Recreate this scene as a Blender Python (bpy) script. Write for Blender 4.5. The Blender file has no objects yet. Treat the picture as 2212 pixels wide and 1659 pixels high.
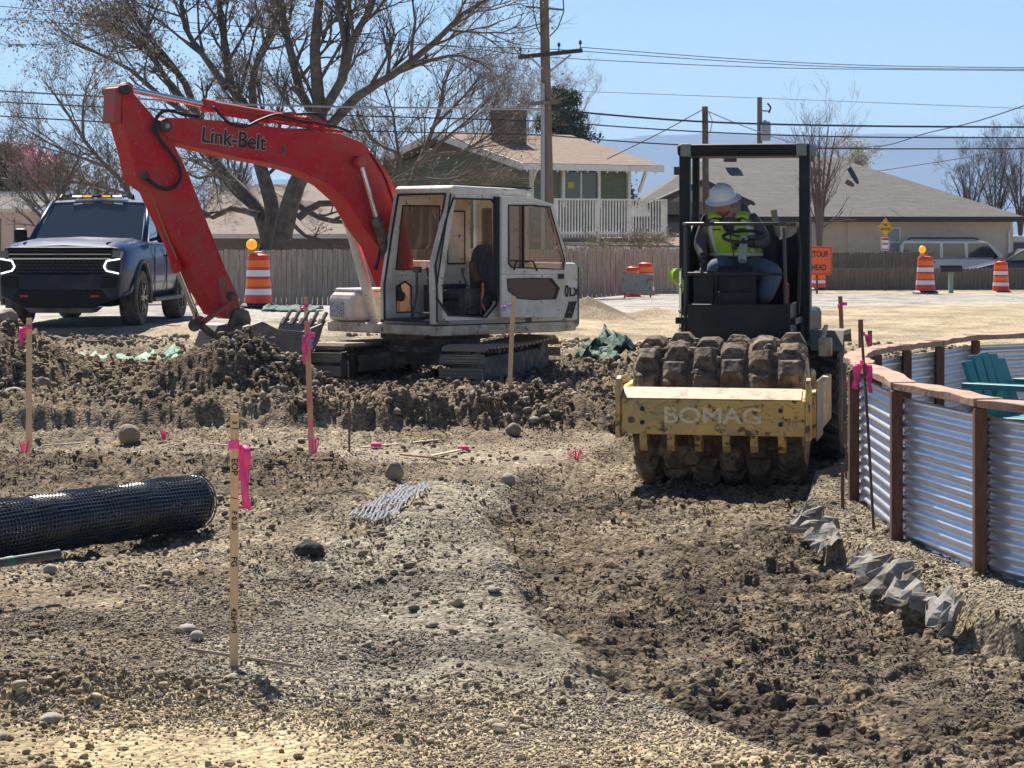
import bpy, bmesh, math, random
import numpy as np
from mathutils import Vector, Matrix, Euler
random.seed(7); rng = np.random.default_rng(7)
R = math.radians
scn = bpy.context.scene
COL = scn.collection
# ------------------------------------------------------------------ camera
F = 5000.0; CX = 1106.0; HY = 500.0; CH = 1.8      # focal length and principal point, in 2212 px wide frame
cam = bpy.data.cameras.new('camera'); camo = bpy.data.objects.new('camera', cam); COL.objects.link(camo)
cam.sensor_width = 36; cam.lens = 36 * F / 2212; cam.shift_y = -(829.5 - HY) / 2212
cam.clip_start = 0.1; cam.clip_end = 30000
camo.location = (0, 0, CH); camo.rotation_euler = (R(90), 0, 0)
scn.camera = camo
# ------------------------------------------------------------------ sky and sun
SUN_EL = R(50); SUN_AZ = R(-16)                     # azimuth measured from +Y towards +X
w = bpy.data.worlds.new('World'); scn.world = w; w.use_nodes = True
nt = w.node_tree; nt.nodes.clear()
sky = nt.nodes.new('ShaderNodeTexSky'); sky.sky_type = 'NISHITA'; sky.sun_disc = False
sky.sun_elevation = SUN_EL; sky.sun_rotation = SUN_AZ
sky.altitude = 2500; sky.air_density = 1.0; sky.dust_density = 0.0; sky.ozone_density = 3.0
bg = nt.nodes.new('ShaderNodeBackground'); bg.inputs[1].default_value = 0.062
wo = nt.nodes.new('ShaderNodeOutputWorld')
nt.links.new(sky.outputs[0], bg.inputs[0]); nt.links.new(bg.outputs[0], wo.inputs[0])
sl = bpy.data.lights.new('sun', 'SUN'); sl.energy = 5.0; sl.angle = R(0.5); sl.color = (1.0, 0.925, 0.82)
so = bpy.data.objects.new('sun', sl); COL.objects.link(so)
sd = Vector((math.sin(SUN_AZ) * math.cos(SUN_EL), math.cos(SUN_AZ) * math.cos(SUN_EL), math.sin(SUN_EL)))
so.rotation_euler = sd.to_track_quat('Z', 'Y').to_euler(); so.location = sd * 50
vs = scn.view_settings; vs.view_transform = 'Standard'; vs.look = 'None'; vs.gamma = 1; vs.exposure = 0.93
scn.cycles.max_bounces = 6; scn.cycles.transparent_max_bounces = 12
scn.cycles.caustics_reflective = False; scn.cycles.caustics_refractive = False

# ------------------------------------------------------------------ helpers
def P(x, y, D):
    return Vector(((x - CX) / F * D, D, CH - (y - HY) / F * D))
def PX(x, D): return (x - CX) / F * D
def PZ(y, D): return CH - (y - HY) / F * D

MATS = {}
def M(name, col, rough=0.7, metal=0.0, n=None, bump=None, spec=0.5, coat=0, alpha=1, emit=0, n2=None, trans=0, stretch=None):
    if name in MATS: return MATS[name]
    m = bpy.data.materials.new(name); m.use_nodes = True; t = m.node_tree
    b = t.nodes['Principled BSDF']; L = t.links.new
    b.inputs['Base Color'].default_value = (*col, 1); b.inputs['Roughness'].default_value = rough
    b.inputs['Metallic'].default_value = metal; b.inputs['Specular IOR Level'].default_value = spec
    b.inputs['Coat Weight'].default_value = coat; b.inputs['Alpha'].default_value = alpha
    b.inputs['Transmission Weight'].default_value = trans
    if emit: b.inputs['Emission Color'].default_value = (*col, 1); b.inputs['Emission Strength'].default_value = emit
    tc = t.nodes.new('ShaderNodeTexCoord'); src = tc.outputs['Object']
    if stretch:
        mp = t.nodes.new('ShaderNodeMapping'); mp.inputs['Scale'].default_value = stretch; L(src, mp.inputs[0]); src = mp.outputs[0]
    prev = None
    for q in (n, n2):
        if not q: continue
        sc, c2, lo, hi = q
        nz = t.nodes.new('ShaderNodeTexNoise'); nz.inputs['Scale'].default_value = sc; nz.inputs['Detail'].default_value = 6
        nz.inputs['Roughness'].default_value = 0.65; L(src, nz.inputs['Vector'])
        mr = t.nodes.new('ShaderNodeMapRange'); mr.inputs[1].default_value = lo; mr.inputs[2].default_value = hi; L(nz.outputs[0], mr.inputs[0])
        mx = t.nodes.new('ShaderNodeMix'); mx.data_type = 'RGBA'; L(mr.outputs[0], mx.inputs[0])
        if prev: L(prev, mx.inputs[6])
        else: mx.inputs[6].default_value = (*col, 1)
        mx.inputs[7].default_value = (*c2, 1); prev = mx.outputs[2]
    if prev: L(prev, b.inputs['Base Color'])
    if bump:
        nz = t.nodes.new('ShaderNodeTexNoise'); nz.inputs['Scale'].default_value = bump[0]; nz.inputs['Detail'].default_value = 5; L(src, nz.inputs['Vector'])
        bp = t.nodes.new('ShaderNodeBump'); bp.inputs['Strength'].default_value = bump[1]; bp.inputs['Distance'].default_value = bump[2] if len(bump) > 2 else 0.02
        L(nz.outputs[0], bp.inputs['Height']); L(bp.outputs[0], b.inputs['Normal'])
    MATS[name] = m
    return m

def tag(o, label=None, cat=None, group=None, kind=None):
    if label: o['label'] = label
    if cat: o['category'] = cat
    if group: o['group'] = group
    if kind: o['kind'] = kind
    return o
def thing(name, label, cat, loc=(0, 0, 0), rz=0.0, group=None):
    o = bpy.data.objects.new(name, None); COL.objects.link(o); o.empty_display_size = 0.2
    o.location = loc; o.rotation_euler = (0, 0, rz)
    return tag(o, label, cat, group)
def link_mesh(name, me, mat, parent=None, smooth=False, bevel=0.0, label=None):
    o = bpy.data.objects.new(name, me); COL.objects.link(o)
    if mat is not None: me.materials.append(mat)
    if smooth: me.polygons.foreach_set('use_smooth', [True] * len(me.polygons))
    if bevel:
        b = o.modifiers.new('b', 'BEVEL'); b.width = bevel; b.segments = 2; b.limit_method = 'ANGLE'; b.angle_limit = R(35)
    if parent is not None: o.parent = parent
    if label: o['label'] = label
    return o
def frame_of(d, up=Vector((0, 0, 1))):
    d = Vector(d).normalized()
    if abs(d.dot(up)) > 0.99: up = Vector((1, 0, 0))
    u = d.cross(up).normalized(); v = u.cross(d).normalized()
    return u, v, d
class MB:
    def __init__(s): s.v = []; s.f = []
    def add(s, V, Fc):
        k = len(s.v); s.v += [tuple(p) for p in V]; s.f += [tuple(i + k for i in f) for f in Fc]; return s
    def box(s, c, size, rot=None):
        c = Vector(c); a, b, d = [q / 2 for q in size]; V = []
        for x in (-a, a):
            for y in (-b, b):
                for z in (-d, d):
                    p = Vector((x, y, z)); V.append(c + (rot @ p if rot is not None else p))
        return s.add(V, [(0, 1, 3, 2), (4, 6, 7, 5), (0, 4, 5, 1), (2, 3, 7, 6), (0, 2, 6, 4), (1, 5, 7, 3)])
    def bb(s, x0, x1, y0, y1, z0, z1): return s.box(((x0 + x1) / 2, (y0 + y1) / 2, (z0 + z1) / 2), (abs(x1 - x0), abs(y1 - y0), abs(z1 - z0)))
    def bar(s, p0, p1, w, h, up=Vector((0, 0, 1))):
        p0 = Vector(p0); p1 = Vector(p1); u, v, d = frame_of(p1 - p0, up)
        V = []
        for p in (p0, p1):
            for a, b in ((-1, -1), (1, -1), (1, 1), (-1, 1)): V.append(p + u * a * w / 2 + v * b * h / 2)
        return s.add(V, [(3, 2, 1, 0), (4, 5, 6, 7), (0, 1, 5, 4), (1, 2, 6, 5), (2, 3, 7, 6), (3, 0, 4, 7)])
    def path(s, pts, r, n=8, caps=True):
        pts = [Vector(p) for p in pts]; m = len(pts); rr = r if isinstance(r, (list, tuple)) else [r] * m
        V = []; Fc = []; u = None
        for i, p in enumerate(pts):
            d = (pts[min(i + 1, m - 1)] - pts[max(i - 1, 0)])
            if d.length < 1e-9: d = Vector((0, 0, 1))
            d.normalize()
            if u is None: u, v, _ = frame_of(d)
            else:
                u = (u - d * u.dot(d)); u = u.normalized() if u.length > 1e-6 else frame_of(d)[0]; v = u.cross(d) * -1
            v = d.cross(u)
            for k in range(n):
                a = 2 * math.pi * k / n; V.append(p + (u * math.cos(a) + v * math.sin(a)) * rr[i])
        for i in range(m - 1):
            for k in range(n):
                k2 = (k + 1) % n; Fc.append((i * n + k, i * n + k2, (i + 1) * n + k2, (i + 1) * n + k))
        if caps: Fc.append(tuple(range(n - 1, -1, -1))); Fc.append(tuple((m - 1) * n + k for k in range(n)))
        return s.add(V, Fc)
    def cyl(s, p0, p1, r0, r1=None, n=16): return s.path([p0, p1], [r0, r0 if r1 is None else r1], n)
    def lathe(s, prof, n=24, o=(0, 0, 0), axis=(0, 0, 1), cap=True):
        u, v, d = frame_of(axis); o = Vector(o); V = []; Fc = []; m = len(prof)
        for (r, h) in prof:
            for k in range(n):
                a = 2 * math.pi * k / n; V.append(o + d * h + (u * math.cos(a) + v * math.sin(a)) * r)
        for i in range(m - 1):
            for k in range(n):
                k2 = (k + 1) % n; Fc.append((i * n + k, i * n + k2, (i + 1) * n + k2, (i + 1) * n + k))
        if cap:
            Fc.append(tuple(range(n - 1, -1, -1))); Fc.append(tuple((m - 1) * n + k for k in range(n)))
        return s.add(V, Fc)
    def prism(s, poly, y0, y1, ax='y'):
        # poly in the two remaining axes; ax y -> (x,z), x -> (y,z), z -> (x,y)
        def mk(a, b, t): return {'y': (a, t, b), 'x': (t, a, b), 'z': (a, b, t)}[ax]
        n = len(poly); V = [mk(a, b, y0) for a, b in poly] + [mk(a, b, y1) for a, b in poly]
        Fc = [tuple(range(n)), tuple(range(2 * n - 1, n - 1, -1))] + [(i, i + n, (i + 1) % n + n, (i + 1) % n) for i in range(n)]
        return s.add(V, Fc)
    def frame_prism(s, outer, inner, y0, y1, ax='y'):
        # ring between two polygons of equal point count
        def mk(a, b, t): return {'y': (a, t, b), 'x': (t, a, b), 'z': (a, b, t)}[ax]
        n = len(outer); V = []
        for t in (y0, y1): V += [mk(a, b, t) for a, b in outer] + [mk(a, b, t) for a, b in inner]
        Fc = []
        for i in range(n):
            j = (i + 1) % n
            Fc += [(i, j, n + j, n + i), (2 * n + i, 3 * n + i, 3 * n + j, 2 * n + j), (i, 2 * n + i, 2 * n + j, j), (n + i, n + j, 3 * n + j, 3 * n + i)]
        return s.add(V, Fc)
    def sphere(s, c, r, nu=12, nv=8, sc=(1, 1, 1)):
        V = []; Fc = []; c = Vector(c)
        for i in range(nv + 1):
            th = math.pi * i / nv
            for k in range(nu):
                a = 2 * math.pi * k / nu
                V.append(c + Vector((math.sin(th) * math.cos(a) * sc[0], math.sin(th) * math.sin(a) * sc[1], math.cos(th) * sc[2])) * r)
        for i in range(nv):
            for k in range(nu):
                k2 = (k + 1) % nu; Fc.append((i * nu + k, (i + 1) * nu + k, (i + 1) * nu + k2, i * nu + k2))
        return s.add(V, Fc)
    def mesh(s, name):
        me = bpy.data.meshes.new(name); me.from_pydata([tuple(p) for p in s.v], [], s.f)
        bm = bmesh.new(); bm.from_mesh(me); bmesh.ops.recalc_face_normals(bm, faces=bm.faces); bm.to_mesh(me); bm.free()
        return me
    def obj(s, name, mat, parent=None, smooth=False, bevel=0.0, label=None):
        o = link_mesh(name, s.mesh(name), mat, parent, smooth, bevel, label)
        if smooth:
            try: o.data.set_sharp_from_angle(angle=R(40))
            except Exception: pass
        return o
def np_mesh(name, V, Fs, mat=None, smooth=False, colors=None):
    me = bpy.data.meshes.new(name); V = np.asarray(V, dtype=np.float32); Fs = np.asarray(Fs, dtype=np.int32)
    nf, k = Fs.shape
    me.vertices.add(len(V)); me.vertices.foreach_set('co', V.ravel())
    me.loops.add(nf * k); me.loops.foreach_set('vertex_index', Fs.ravel())
    me.polygons.add(nf); me.polygons.foreach_set('loop_start', np.arange(0, nf * k, k, dtype=np.int32))
    me.polygons.foreach_set('loop_total', np.full(nf, k, dtype=np.int32))
    if smooth: me.polygons.foreach_set('use_smooth', np.ones(nf, dtype=bool))
    me.update(calc_edges=True)
    if colors is not None:
        a = me.color_attributes.new('Col', 'FLOAT_COLOR', 'POINT')
        c = np.ones((len(V), 4), dtype=np.float32); c[:, :3] = colors; a.data.foreach_set('color', c.ravel())
    o = bpy.data.objects.new(name, me); COL.objects.link(o)
    if mat: me.materials.append(mat)
    return o
def copy_tree(o, parent=None):
    c = o.copy(); COL.objects.link(c)
    if parent is not None: c.parent = parent
    for ch in list(o.children): copy_tree(ch, c)
    return c
def bake(o):
    """apply the modifiers of o into its mesh"""
    bpy.context.view_layer.update(); dg = bpy.context.evaluated_depsgraph_get()
    me = bpy.data.meshes.new_from_object(o.evaluated_get(dg)); o.modifiers.clear(); o.data = me
    return o
def text(name, body, size, mat, parent, O, u, v, extrude=0.002, offset=0.0, sx=1.0, align='CENTER', shear=0, label=None):
    cu = bpy.data.curves.new(name, 'FONT'); cu.body = body; cu.size = size; cu.extrude = extrude; cu.offset = offset
    cu.align_x = align; cu.align_y = 'CENTER'; cu.shear = shear
    t = bpy.data.objects.new(name, cu); COL.objects.link(t)
    bpy.context.view_layer.update(); dg = bpy.context.evaluated_depsgraph_get()
    me = bpy.data.meshes.new_from_object(t.evaluated_get(dg)); bpy.data.objects.remove(t)
    u = Vector(u).normalized(); v = Vector(v).normalized(); wv = u.cross(v)
    mt = Matrix((( u.x * sx, v.x, wv.x, O[0]), (u.y * sx, v.y, wv.y, O[1]), (u.z * sx, v.z, wv.z, O[2]), (0, 0, 0, 1)))
    me.transform(mt); me.materials.clear()
    return link_mesh(name, me, mat, parent, label=label)
class Fr:
    """a thing's own frame: pixel + one known local coordinate -> local point"""
    def __init__(s, loc, rz):
        s.m = Matrix.Translation(Vector(loc)) @ Matrix.Rotation(rz, 4, 'Z'); s.i = s.m.inverted()
        s.o = s.i @ Vector((0, 0, CH))
    def at(s, x, y, ax, val):
        d = s.i.to_3x3() @ Vector(((x - CX) / F, 1, -(y - HY) / F)); k = 'xyz'.index(ax)
        t = (val - s.o[k]) / d[k]; return s.o + d * t
    def poly(s, pts, ax, val):
        out = []
        for x, y in pts:
            p = s.at(x, y, ax, val); out.append((p.x, p.z) if ax == 'y' else ((p.y, p.z) if ax == 'x' else (p.x, p.y)))
        return out
# ------------------------------------------------------------------ noise
_T = rng.random((8, 256, 256)).astype(np.float32) * 2 - 1
def vn(x, y, s=0):
    T = _T[s % 8]; xi = np.floor(x).astype(np.int64); yi = np.floor(y).astype(np.int64); fx = x - xi; fy = y - yi
    fx = fx * fx * fx * (fx * (fx * 6 - 15) + 10); fy = fy * fy * fy * (fy * (fy * 6 - 15) + 10)
    a = T[xi & 255, yi & 255]; b = T[(xi + 1) & 255, yi & 255]; c = T[xi & 255, (yi + 1) & 255]; d = T[(xi + 1) & 255, (yi + 1) & 255]
    return (a * (1 - fx) + b * fx) * (1 - fy) + (c * (1 - fx) + d * fx) * fy
def fbm(x, y, s=0, o=4, g=0.5):
    r = 0; a = 1.0; t = 0
    for i in range(o):
        r = r + a * vn(x * 2 ** i + 17.3 * i, y * 2 ** i - 9.1 * i, s + i); t += a; a *= g
    return r / t
def ss(e0, e1, x):
    t = np.clip((x - e0) / (e1 - e0), 0, 1); return t * t * (3 - 2 * t)
def bumpg(X, Y, cx, cy, rx, ry): return np.exp(-((X - cx) / rx) ** 2 - ((Y - cy) / ry) ** 2)
# ------------------------------------------------------------------ terrain
RIDGE_Y = [6, 7.5, 8.07, 8.5, 9.35, 10.5, 11.8, 13.2, 14.8, 16.7, 18, 19.2, 20]
RIDGE_X = [2.6, 1.3, .96, .67, .34, .134, .057, -.08, -.166, .08, .45, .72, .9]
BEN_Y = [6, 9.6, 10.2, 10.35, 10.7, 11.8, 13.0, 14.6, 15.4, 16.5, 17.4, 18.5, 21]
BEN_X = [9, 4.4, 2.85, 2.36, 2.14, 2.03, 1.93, 1.84, 2.0, 2.16, 2.35, 2.75, 3.0]
def masks(X, Y):
    wob = 0.14 * fbm(X * 2.6, Y * 2.6, 3, 4)
    rx = np.interp(Y, RIDGE_Y, RIDGE_X) + wob
    pit = ss(-0.10, 0.20, X - rx) * ss(22.5, 20.0, Y)
    bx = np.interp(Y, BEN_Y, BEN_X) + 0.10 * fbm(X * 3.1, Y * 3.1, 5, 3)
    ben = ss(-0.05, 0.07, X - bx) * ss(20.5, 18.5, Y)
    bank_y = 20.75 + 0.25 * fbm(X * 1.3, Y * 0.2, 2, 3) + 0.10 * X
    hi = ss(-0.22, 0.18, Y - bank_y)            # 1 behind the cut bank
    fade = ss(1.6, 0.6, X)
    return pit, ben, hi, fade
def base_z(X, Y):
    X = np.asarray(X, dtype=float); Y = np.asarray(Y, dtype=float)
    pit, ben, hi, fade = masks(X, Y)
    u = X / np.maximum(Y, 1)
    zl = np.interp(Y, [21, 24, 27, 30, 32.5, 34, 44, 56, 80, 200, 1500, 6000], [0.24, .06, -.05, 0.02, .26, .385, .39, -.08, -.4, -1.0, -2, -4])
    zr = np.interp(Y, [20, 24, 27, 30, 34, 45, 61, 75, 100, 200, 1500, 6000], [0.0, .0, 0.0, 0.08, .22, .28, .15, -.1, -.4, -1.0, -2, -4])
    k = ss(-0.01, 0.06, u); far = zl * (1 - k) + zr * k
    near = -0.15 * pit * (1 - ben) + 0.05 * ben + 0.022 * np.exp(-((X - np.interp(Y, RIDGE_Y, RIDGE_X) + .10) / .10) ** 2) * (.5 + vn(X * 3, Y * 2.2, 2)) * ss(20, 18, Y)
    hh = hi * fade + (1 - fade) * ss(19.5, 23, Y)
    z = near * (1 - hh) + far * hh
    # low ridges of loose dirt
    z = z + 0.15 * np.exp(-((Y - 16.9 - 0.25 * vn(X * .9, Y * 0, 1)) / 0.5) ** 2) * ss(-0.7, -1.5, X)
    z = z + 0.06 * np.exp(-((Y - 19.9) / 0.35) ** 2) * ss(-0.8, -1.6, X)
    z = z - 0.13 * bumpg(X, Y, -2.9, 13.6, 1.3, 0.8)            # hollow under the mesh roll
    z = z + 0.10 * bumpg(X, Y, -2.95, 11.9, 0.42, 0.35)
    z = z + 0.10 * bumpg(X, Y, -1.6, 8.85, 0.75, 0.30) + 0.05 * bumpg(X, Y, -0.55, 8.35, 0.45, 0.2) - 0.05 * bumpg(X, Y, -0.62, 8.75, 0.3, 0.12)
    # spoil heap in front of the bucket, gravel mounds
    d1 = np.sqrt(((X + 2.62) / 1.0) ** 2 + ((Y - 22.9) / 1.0) ** 2); z = z + np.maximum(0, 0.70 - 0.72 * d1) * (1 + .12 * vn(X * 3, Y * 3, 1))
    d2 = np.sqrt(((X + 3.3) / 1.15) ** 2 + ((Y - 22.5) / .8) ** 2); z = z + np.maximum(0, 0.22 - 0.25 * d2)
    d3 = np.sqrt(((X + 6.3) / 1.5) ** 2 + ((Y - 25.0) / 1.6) ** 2); z = z + np.maximum(0, 1.15 - 0.8 * d3) * ss(0, .3, 1.15 - .8 * d3)
    z = z + 0.28 * bumpg(X, Y, -4.6, 27, 1.3, 1.3)
    d4 = np.sqrt(((X - 1.35) / 1.0) ** 2 + ((Y - 41) / 1.6) ** 2); z = z + np.maximum(0, 0.36 - 0.42 * d4)
    d5 = np.sqrt(((X - 2.6) / 1.0) ** 2 + ((Y - 42) / 1.6) ** 2); z = z + np.maximum(0, 0.16 - 0.26 * d5)
    z = z + 0.22 * bumpg(X, Y, 3.1, 21.5, 0.6, 1.1) + .10 * bumpg(X, Y, .75, 21.2, .7, .5)
    return z
def rough(X, Y):
    pit, ben, hi, fade = masks(X, Y)
    r = 0.009 + 0.006 * ss(-.2, .3, fbm(X * .9, Y * .9, 1, 3))
    r = r + 0.006 * pit * (1 - ben) * (.6 + .8 * ss(-.3, .3, fbm(X * 1.6, Y * 1.2, 4, 2)))
    r = r + 0.060 * ss(20.2, 21, Y) * ss(33.5, 30, Y) * (1 - 0.5 * ss(1.5, 3, X))
    r = r + 0.035 * np.exp(-((Y - 16.8) / 0.9) ** 2) * ss(-0.3, -1.2, X) + 0.035 * np.exp(-((Y - 19.9) / 0.6) ** 2) * ss(0.5, -0.8, X)
    r = r + 0.016 * ss(11, 13, Y) * ss(16.5, 15, Y) * ss(0, -1, X)
    r = r + 0.020 * bumpg(X, Y, -1.6, 8.85, .8, 0.3) + .014 * bumpg(X, Y, -.5, 8.5, .5, .3)
    r = r * (1 - 0.85 * ss(33, 35, Y))
    return r
def tz(X, Y):
    X = np.asarray(X, dtype=float); Y = np.asarray(Y, dtype=float)
    pit, ben, hi, fade = masks(X, Y)
    z = base_z(X, Y); r = rough(X, Y)
    z = z + 0.018 * fbm(X * .8, Y * .8, 4, 3) * ss(60, 30, Y)
    a = np.abs(fbm(X * 4.5, Y * 4.5, 1, 4)); b = 1 - np.abs(fbm(X * 11, Y * 11, 2, 3)) * 2; c = fbm(X * 26, Y * 26, 6, 3)
    sand = ss(8.55, 8.15, Y + .10 * (X + 1.7)) * ss(-.4, -.9, X); r = r * (1 - .75 * sand)
    c = fbm(X * 18, Y * 26, 6, 3)
    z = z + r * (2.6 * a - .6 + 0.75 * b + 0.5 * c)
    ax_ = np.interp(Y, [7, 9, 12, 15, 17], [.0, -.45, -.75, -.85, -.7]); tr = np.exp(-((X - ax_) / .16) ** 2) + np.exp(-((X - ax_ - .55) / .16) ** 2)
    z = z - .022 * tr * ss(19, 16, Y) * (1 - pit) + .008 * tr * np.sin(Y * 42 + 3 * X) * ss(19, 16, Y) * (1 - pit)
    q = ss(30, 20, Y); lump = .55 * pit * (1 - ben) + .5 * ss(20.4, 21, Y) * ss(33, 30, Y) + .22 * (1 - pit) * ss(.0, .3, fbm(X * .8, Y * .8, 6, 3)) * ss(20, 17, Y)
    z = z + lump * (.055 * ss(.02, .20, fbm(X * 3.4, Y * 6.0, 3, 3)) + .024 * ss(0, .2, fbm(X * 7.5, Y * 13, 5, 3)))
    # pad foot prints pressed in the trench floor, rows across the travel direction
    px = (X - .2 * Y) / 0.19 + 0.5 * np.floor(Y / 0.16) + .5 * vn(X * 2, Y * 2, 3); py = Y / 0.16 + .35 * vn(X * 3, Y * 3, 5)
    cell = np.maximum(np.abs(px - np.floor(px) - .5), np.abs(py - np.floor(py) - .5))
    pm = pit * (1 - ben) * (0.35 + 0.65 * ss(-.2, .5, fbm(X * 1.1, Y * 1.1, 7, 2)))
    z = z - 0.030 * pm * ss(0.40, 0.28, cell) + .012 * pm
    return z
def gz(X, Y): return float(tz(np.array([X]), np.array([Y]))[0])
def gp(x, D): X = PX(x, D); return Vector((X, D, gz(X, D)))
def gcol(X, Y):
    pit, ben, hi, fade = masks(X, Y); u = X / np.maximum(Y, 1)
    C = lambda r, g, b: np.array([r, g, b])[None, :]
    def mix(a, b, t): return a * (1 - t[:, None]) + b * t[:, None]
    one = np.ones_like(X)
    c = one[:, None] * C(.44, .355, .24)
    n1 = fbm(X * 1.3, Y * 1.0, 2, 4); n2 = fbm(X * 5, Y * 3.5, 4, 4); n3 = fbm(X * .5, Y * .5, 6, 3)
    c = mix(c, C(.31, .235, .15), ss(-.1, .35, n1 + .3 * n2) * .8)
    c = mix(c, C(.46, .41, .31), ss(.0, .3, X + 1.2 + .5 * n1) * (1 - pit) * ss(17.5, 16, Y) * .85)          # greyer gravel strip beside the trench
    c = mix(c, C(.165, .125, .088), pit * (1 - ben) * np.clip(.80 + 1.0 * n1 + .7 * n2, .2, 1))
    c = mix(c, C(.34, .26, .16), pit * (1 - ben) * ss(.12, .35, n2 + .35 * n3) * .8)
    c = mix(c, C(.40, .335, .23), ben * .9)
    c = mix(c, C(.22, .155, .10), np.exp(-((Y - 16.8) / 0.9) ** 2) * ss(-0.3, -1.2, X) * .75)
    c = mix(c, C(.47, .40, .29), np.exp(-((Y - 18.5) / 0.8) ** 2) * ss(1.3, .3, X) * .8)
    c = mix(c, C(.26, .19, .12), ss(20.2, 20.9, Y) * ss(33, 29, Y) * np.clip(.75 + n2, .3, 1))
    c = mix(c, C(.37, .29, .19), ss(.15, .4, n2) * ss(20.5, 21, Y) * ss(33, 29, Y) * .7)
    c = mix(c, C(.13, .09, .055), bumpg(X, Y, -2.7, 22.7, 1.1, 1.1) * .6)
    c = mix(c, C(.66, .51, .29), ss(9.2, 8.0, Y + .35 * X + .5 * n1) * (1 - pit) * .85)                    # sandy foreground corner
    c = mix(c, C(.40, .32, .20), ss(27, 33, Y) * ss(-.06, .02, u) * (.6 + .3 * n1))
    c = mix(c, C(.34, .28, .2), ss(29.5, 31, Y) * ss(-.05, -.08, u) * .7)
    rd0 = np.interp(u, [-.25, -.05, .06, .25], [35.5, 37, 44, 52]); rd = ss(-1.5, 1.5, Y - rd0 + 2.2 * n2)
    c = mix(c, C(.37, .355, .33), rd * ss(64, 60, Y) * (.85 + .2 * n1))
    c = mix(c, C(.24, .19, .125), np.exp(-(((X - 1.35) / 1.1) ** 2 + ((Y - 41) / 1.8) ** 2) ** 2) * .9)
    c = mix(c, C(.24, .20, .14), ss(66, 75, Y))
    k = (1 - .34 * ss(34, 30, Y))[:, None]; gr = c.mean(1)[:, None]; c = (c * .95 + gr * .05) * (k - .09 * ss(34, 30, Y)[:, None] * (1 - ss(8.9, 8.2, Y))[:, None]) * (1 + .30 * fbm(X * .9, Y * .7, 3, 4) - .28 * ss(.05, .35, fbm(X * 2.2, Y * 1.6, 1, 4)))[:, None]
    return np.clip(c, .02, .8)
def ground_mat():
    m = bpy.data.materials.new('ground'); m.use_nodes = True; t = m.node_tree; L = t.links.new; b = t.nodes['Principled BSDF']
    b.inputs['Roughness'].default_value = .95; b.inputs['Specular IOR Level'].default_value = .15
    at = t.nodes.new('ShaderNodeVertexColor'); at.layer_name = 'Col'
    tc = t.nodes.new('ShaderNodeTexCoord')
    def noise(sc, lo, hi, a, bb, prev):
        nz = t.nodes.new('ShaderNodeTexNoise'); nz.inputs['Scale'].default_value = sc; nz.inputs['Detail'].default_value = 6; nz.inputs['Roughness'].default_value = .7
        L(tc.outputs['Object'], nz.inputs['Vector'])
        mr = t.nodes.new('ShaderNodeMapRange'); mr.inputs[1].default_value = lo; mr.inputs[2].default_value = hi; mr.inputs[3].default_value = a; mr.inputs[4].default_value = bb
        L(nz.outputs[0], mr.inputs[0]); vm = t.nodes.new('ShaderNodeVectorMath'); vm.operation = 'SCALE'; L(prev, vm.inputs[0]); L(mr.outputs[0], vm.inputs['Scale']); return vm.outputs[0]
    p = noise(3.0, .35, .65, .82, 1.18, at.outputs[0]); p = noise(28.0, .38, .62, .62, 1.35, p)
    vo = t.nodes.new('ShaderNodeTexVoronoi'); vo.inputs['Scale'].default_value = 42; L(tc.outputs['Object'], vo.inputs['Vector'])
    sp = t.nodes.new('ShaderNodeSeparateColor'); L(vo.outputs['Color'], sp.inputs[0])
    mr = t.nodes.new('ShaderNodeMapRange'); mr.inputs[1].default_value = 0; mr.inputs[2].default_value = 1; mr.inputs[3].default_value = .7; mr.inputs[4].default_value = 1.4; L(sp.outputs[0], mr.inputs[0])
    vm = t.nodes.new('ShaderNodeVectorMath'); vm.operation = 'SCALE'; L(p, vm.inputs[0]); L(mr.outputs[0], vm.inputs['Scale']); L(vm.outputs[0], b.inputs['Base Color'])
    nz = t.nodes.new('ShaderNodeTexNoise'); nz.inputs['Scale'].default_value = 60; nz.inputs['Detail'].default_value = 4; L(tc.outputs['Object'], nz.inputs['Vector'])
    iv = t.nodes.new('ShaderNodeMath'); iv.operation = 'SUBTRACT'; L(nz.outputs[0], iv.inputs[0]); L(vo.outputs['Distance'], iv.inputs[1])
    bp = t.nodes.new('ShaderNodeBump'); bp.inputs['Strength'].default_value = .9; bp.inputs['Distance'].default_value = .012; L(iv.outputs[0], bp.inputs['Height']); L(bp.outputs[0], b.inputs['Normal'])
    return m
GM = ground_mat()
rows = [-12, -6, -2, 1, 3, 5, 6]; y = 6.8
while y < 66: rows.append(y); y += 0.0125 * (max(y, 7.5) / 8) ** 1.4
while y < 6500: rows.append(y); y *= 1.06
uu = np.concatenate([np.array([-3, -1.6, -.9, -.55, -.38, -.31]), np.arange(-.275, .2751, .00062), np.array([.31, .38, .55, .9, 1.6, 3])])
RY = np.array(rows); UU, YY = np.meshgrid(uu, RY); XX = UU * np.maximum(YY, 6)
xf = XX.ravel(); yf = YY.ravel(); zf = tz(xf, yf)
nr, nc = len(RY), len(uu); ii = np.arange(nr - 1)[:, None] * nc + np.arange(nc - 1)[None, :]; ii = ii.ravel()
gq = np.stack([ii, ii + 1, ii + nc + 1, ii + nc], 1)
g = np_mesh('ground', np.stack([xf, yf, zf], 1), gq, GM, smooth=False, colors=gcol(xf, yf)); tag(g, kind='structure')

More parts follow.
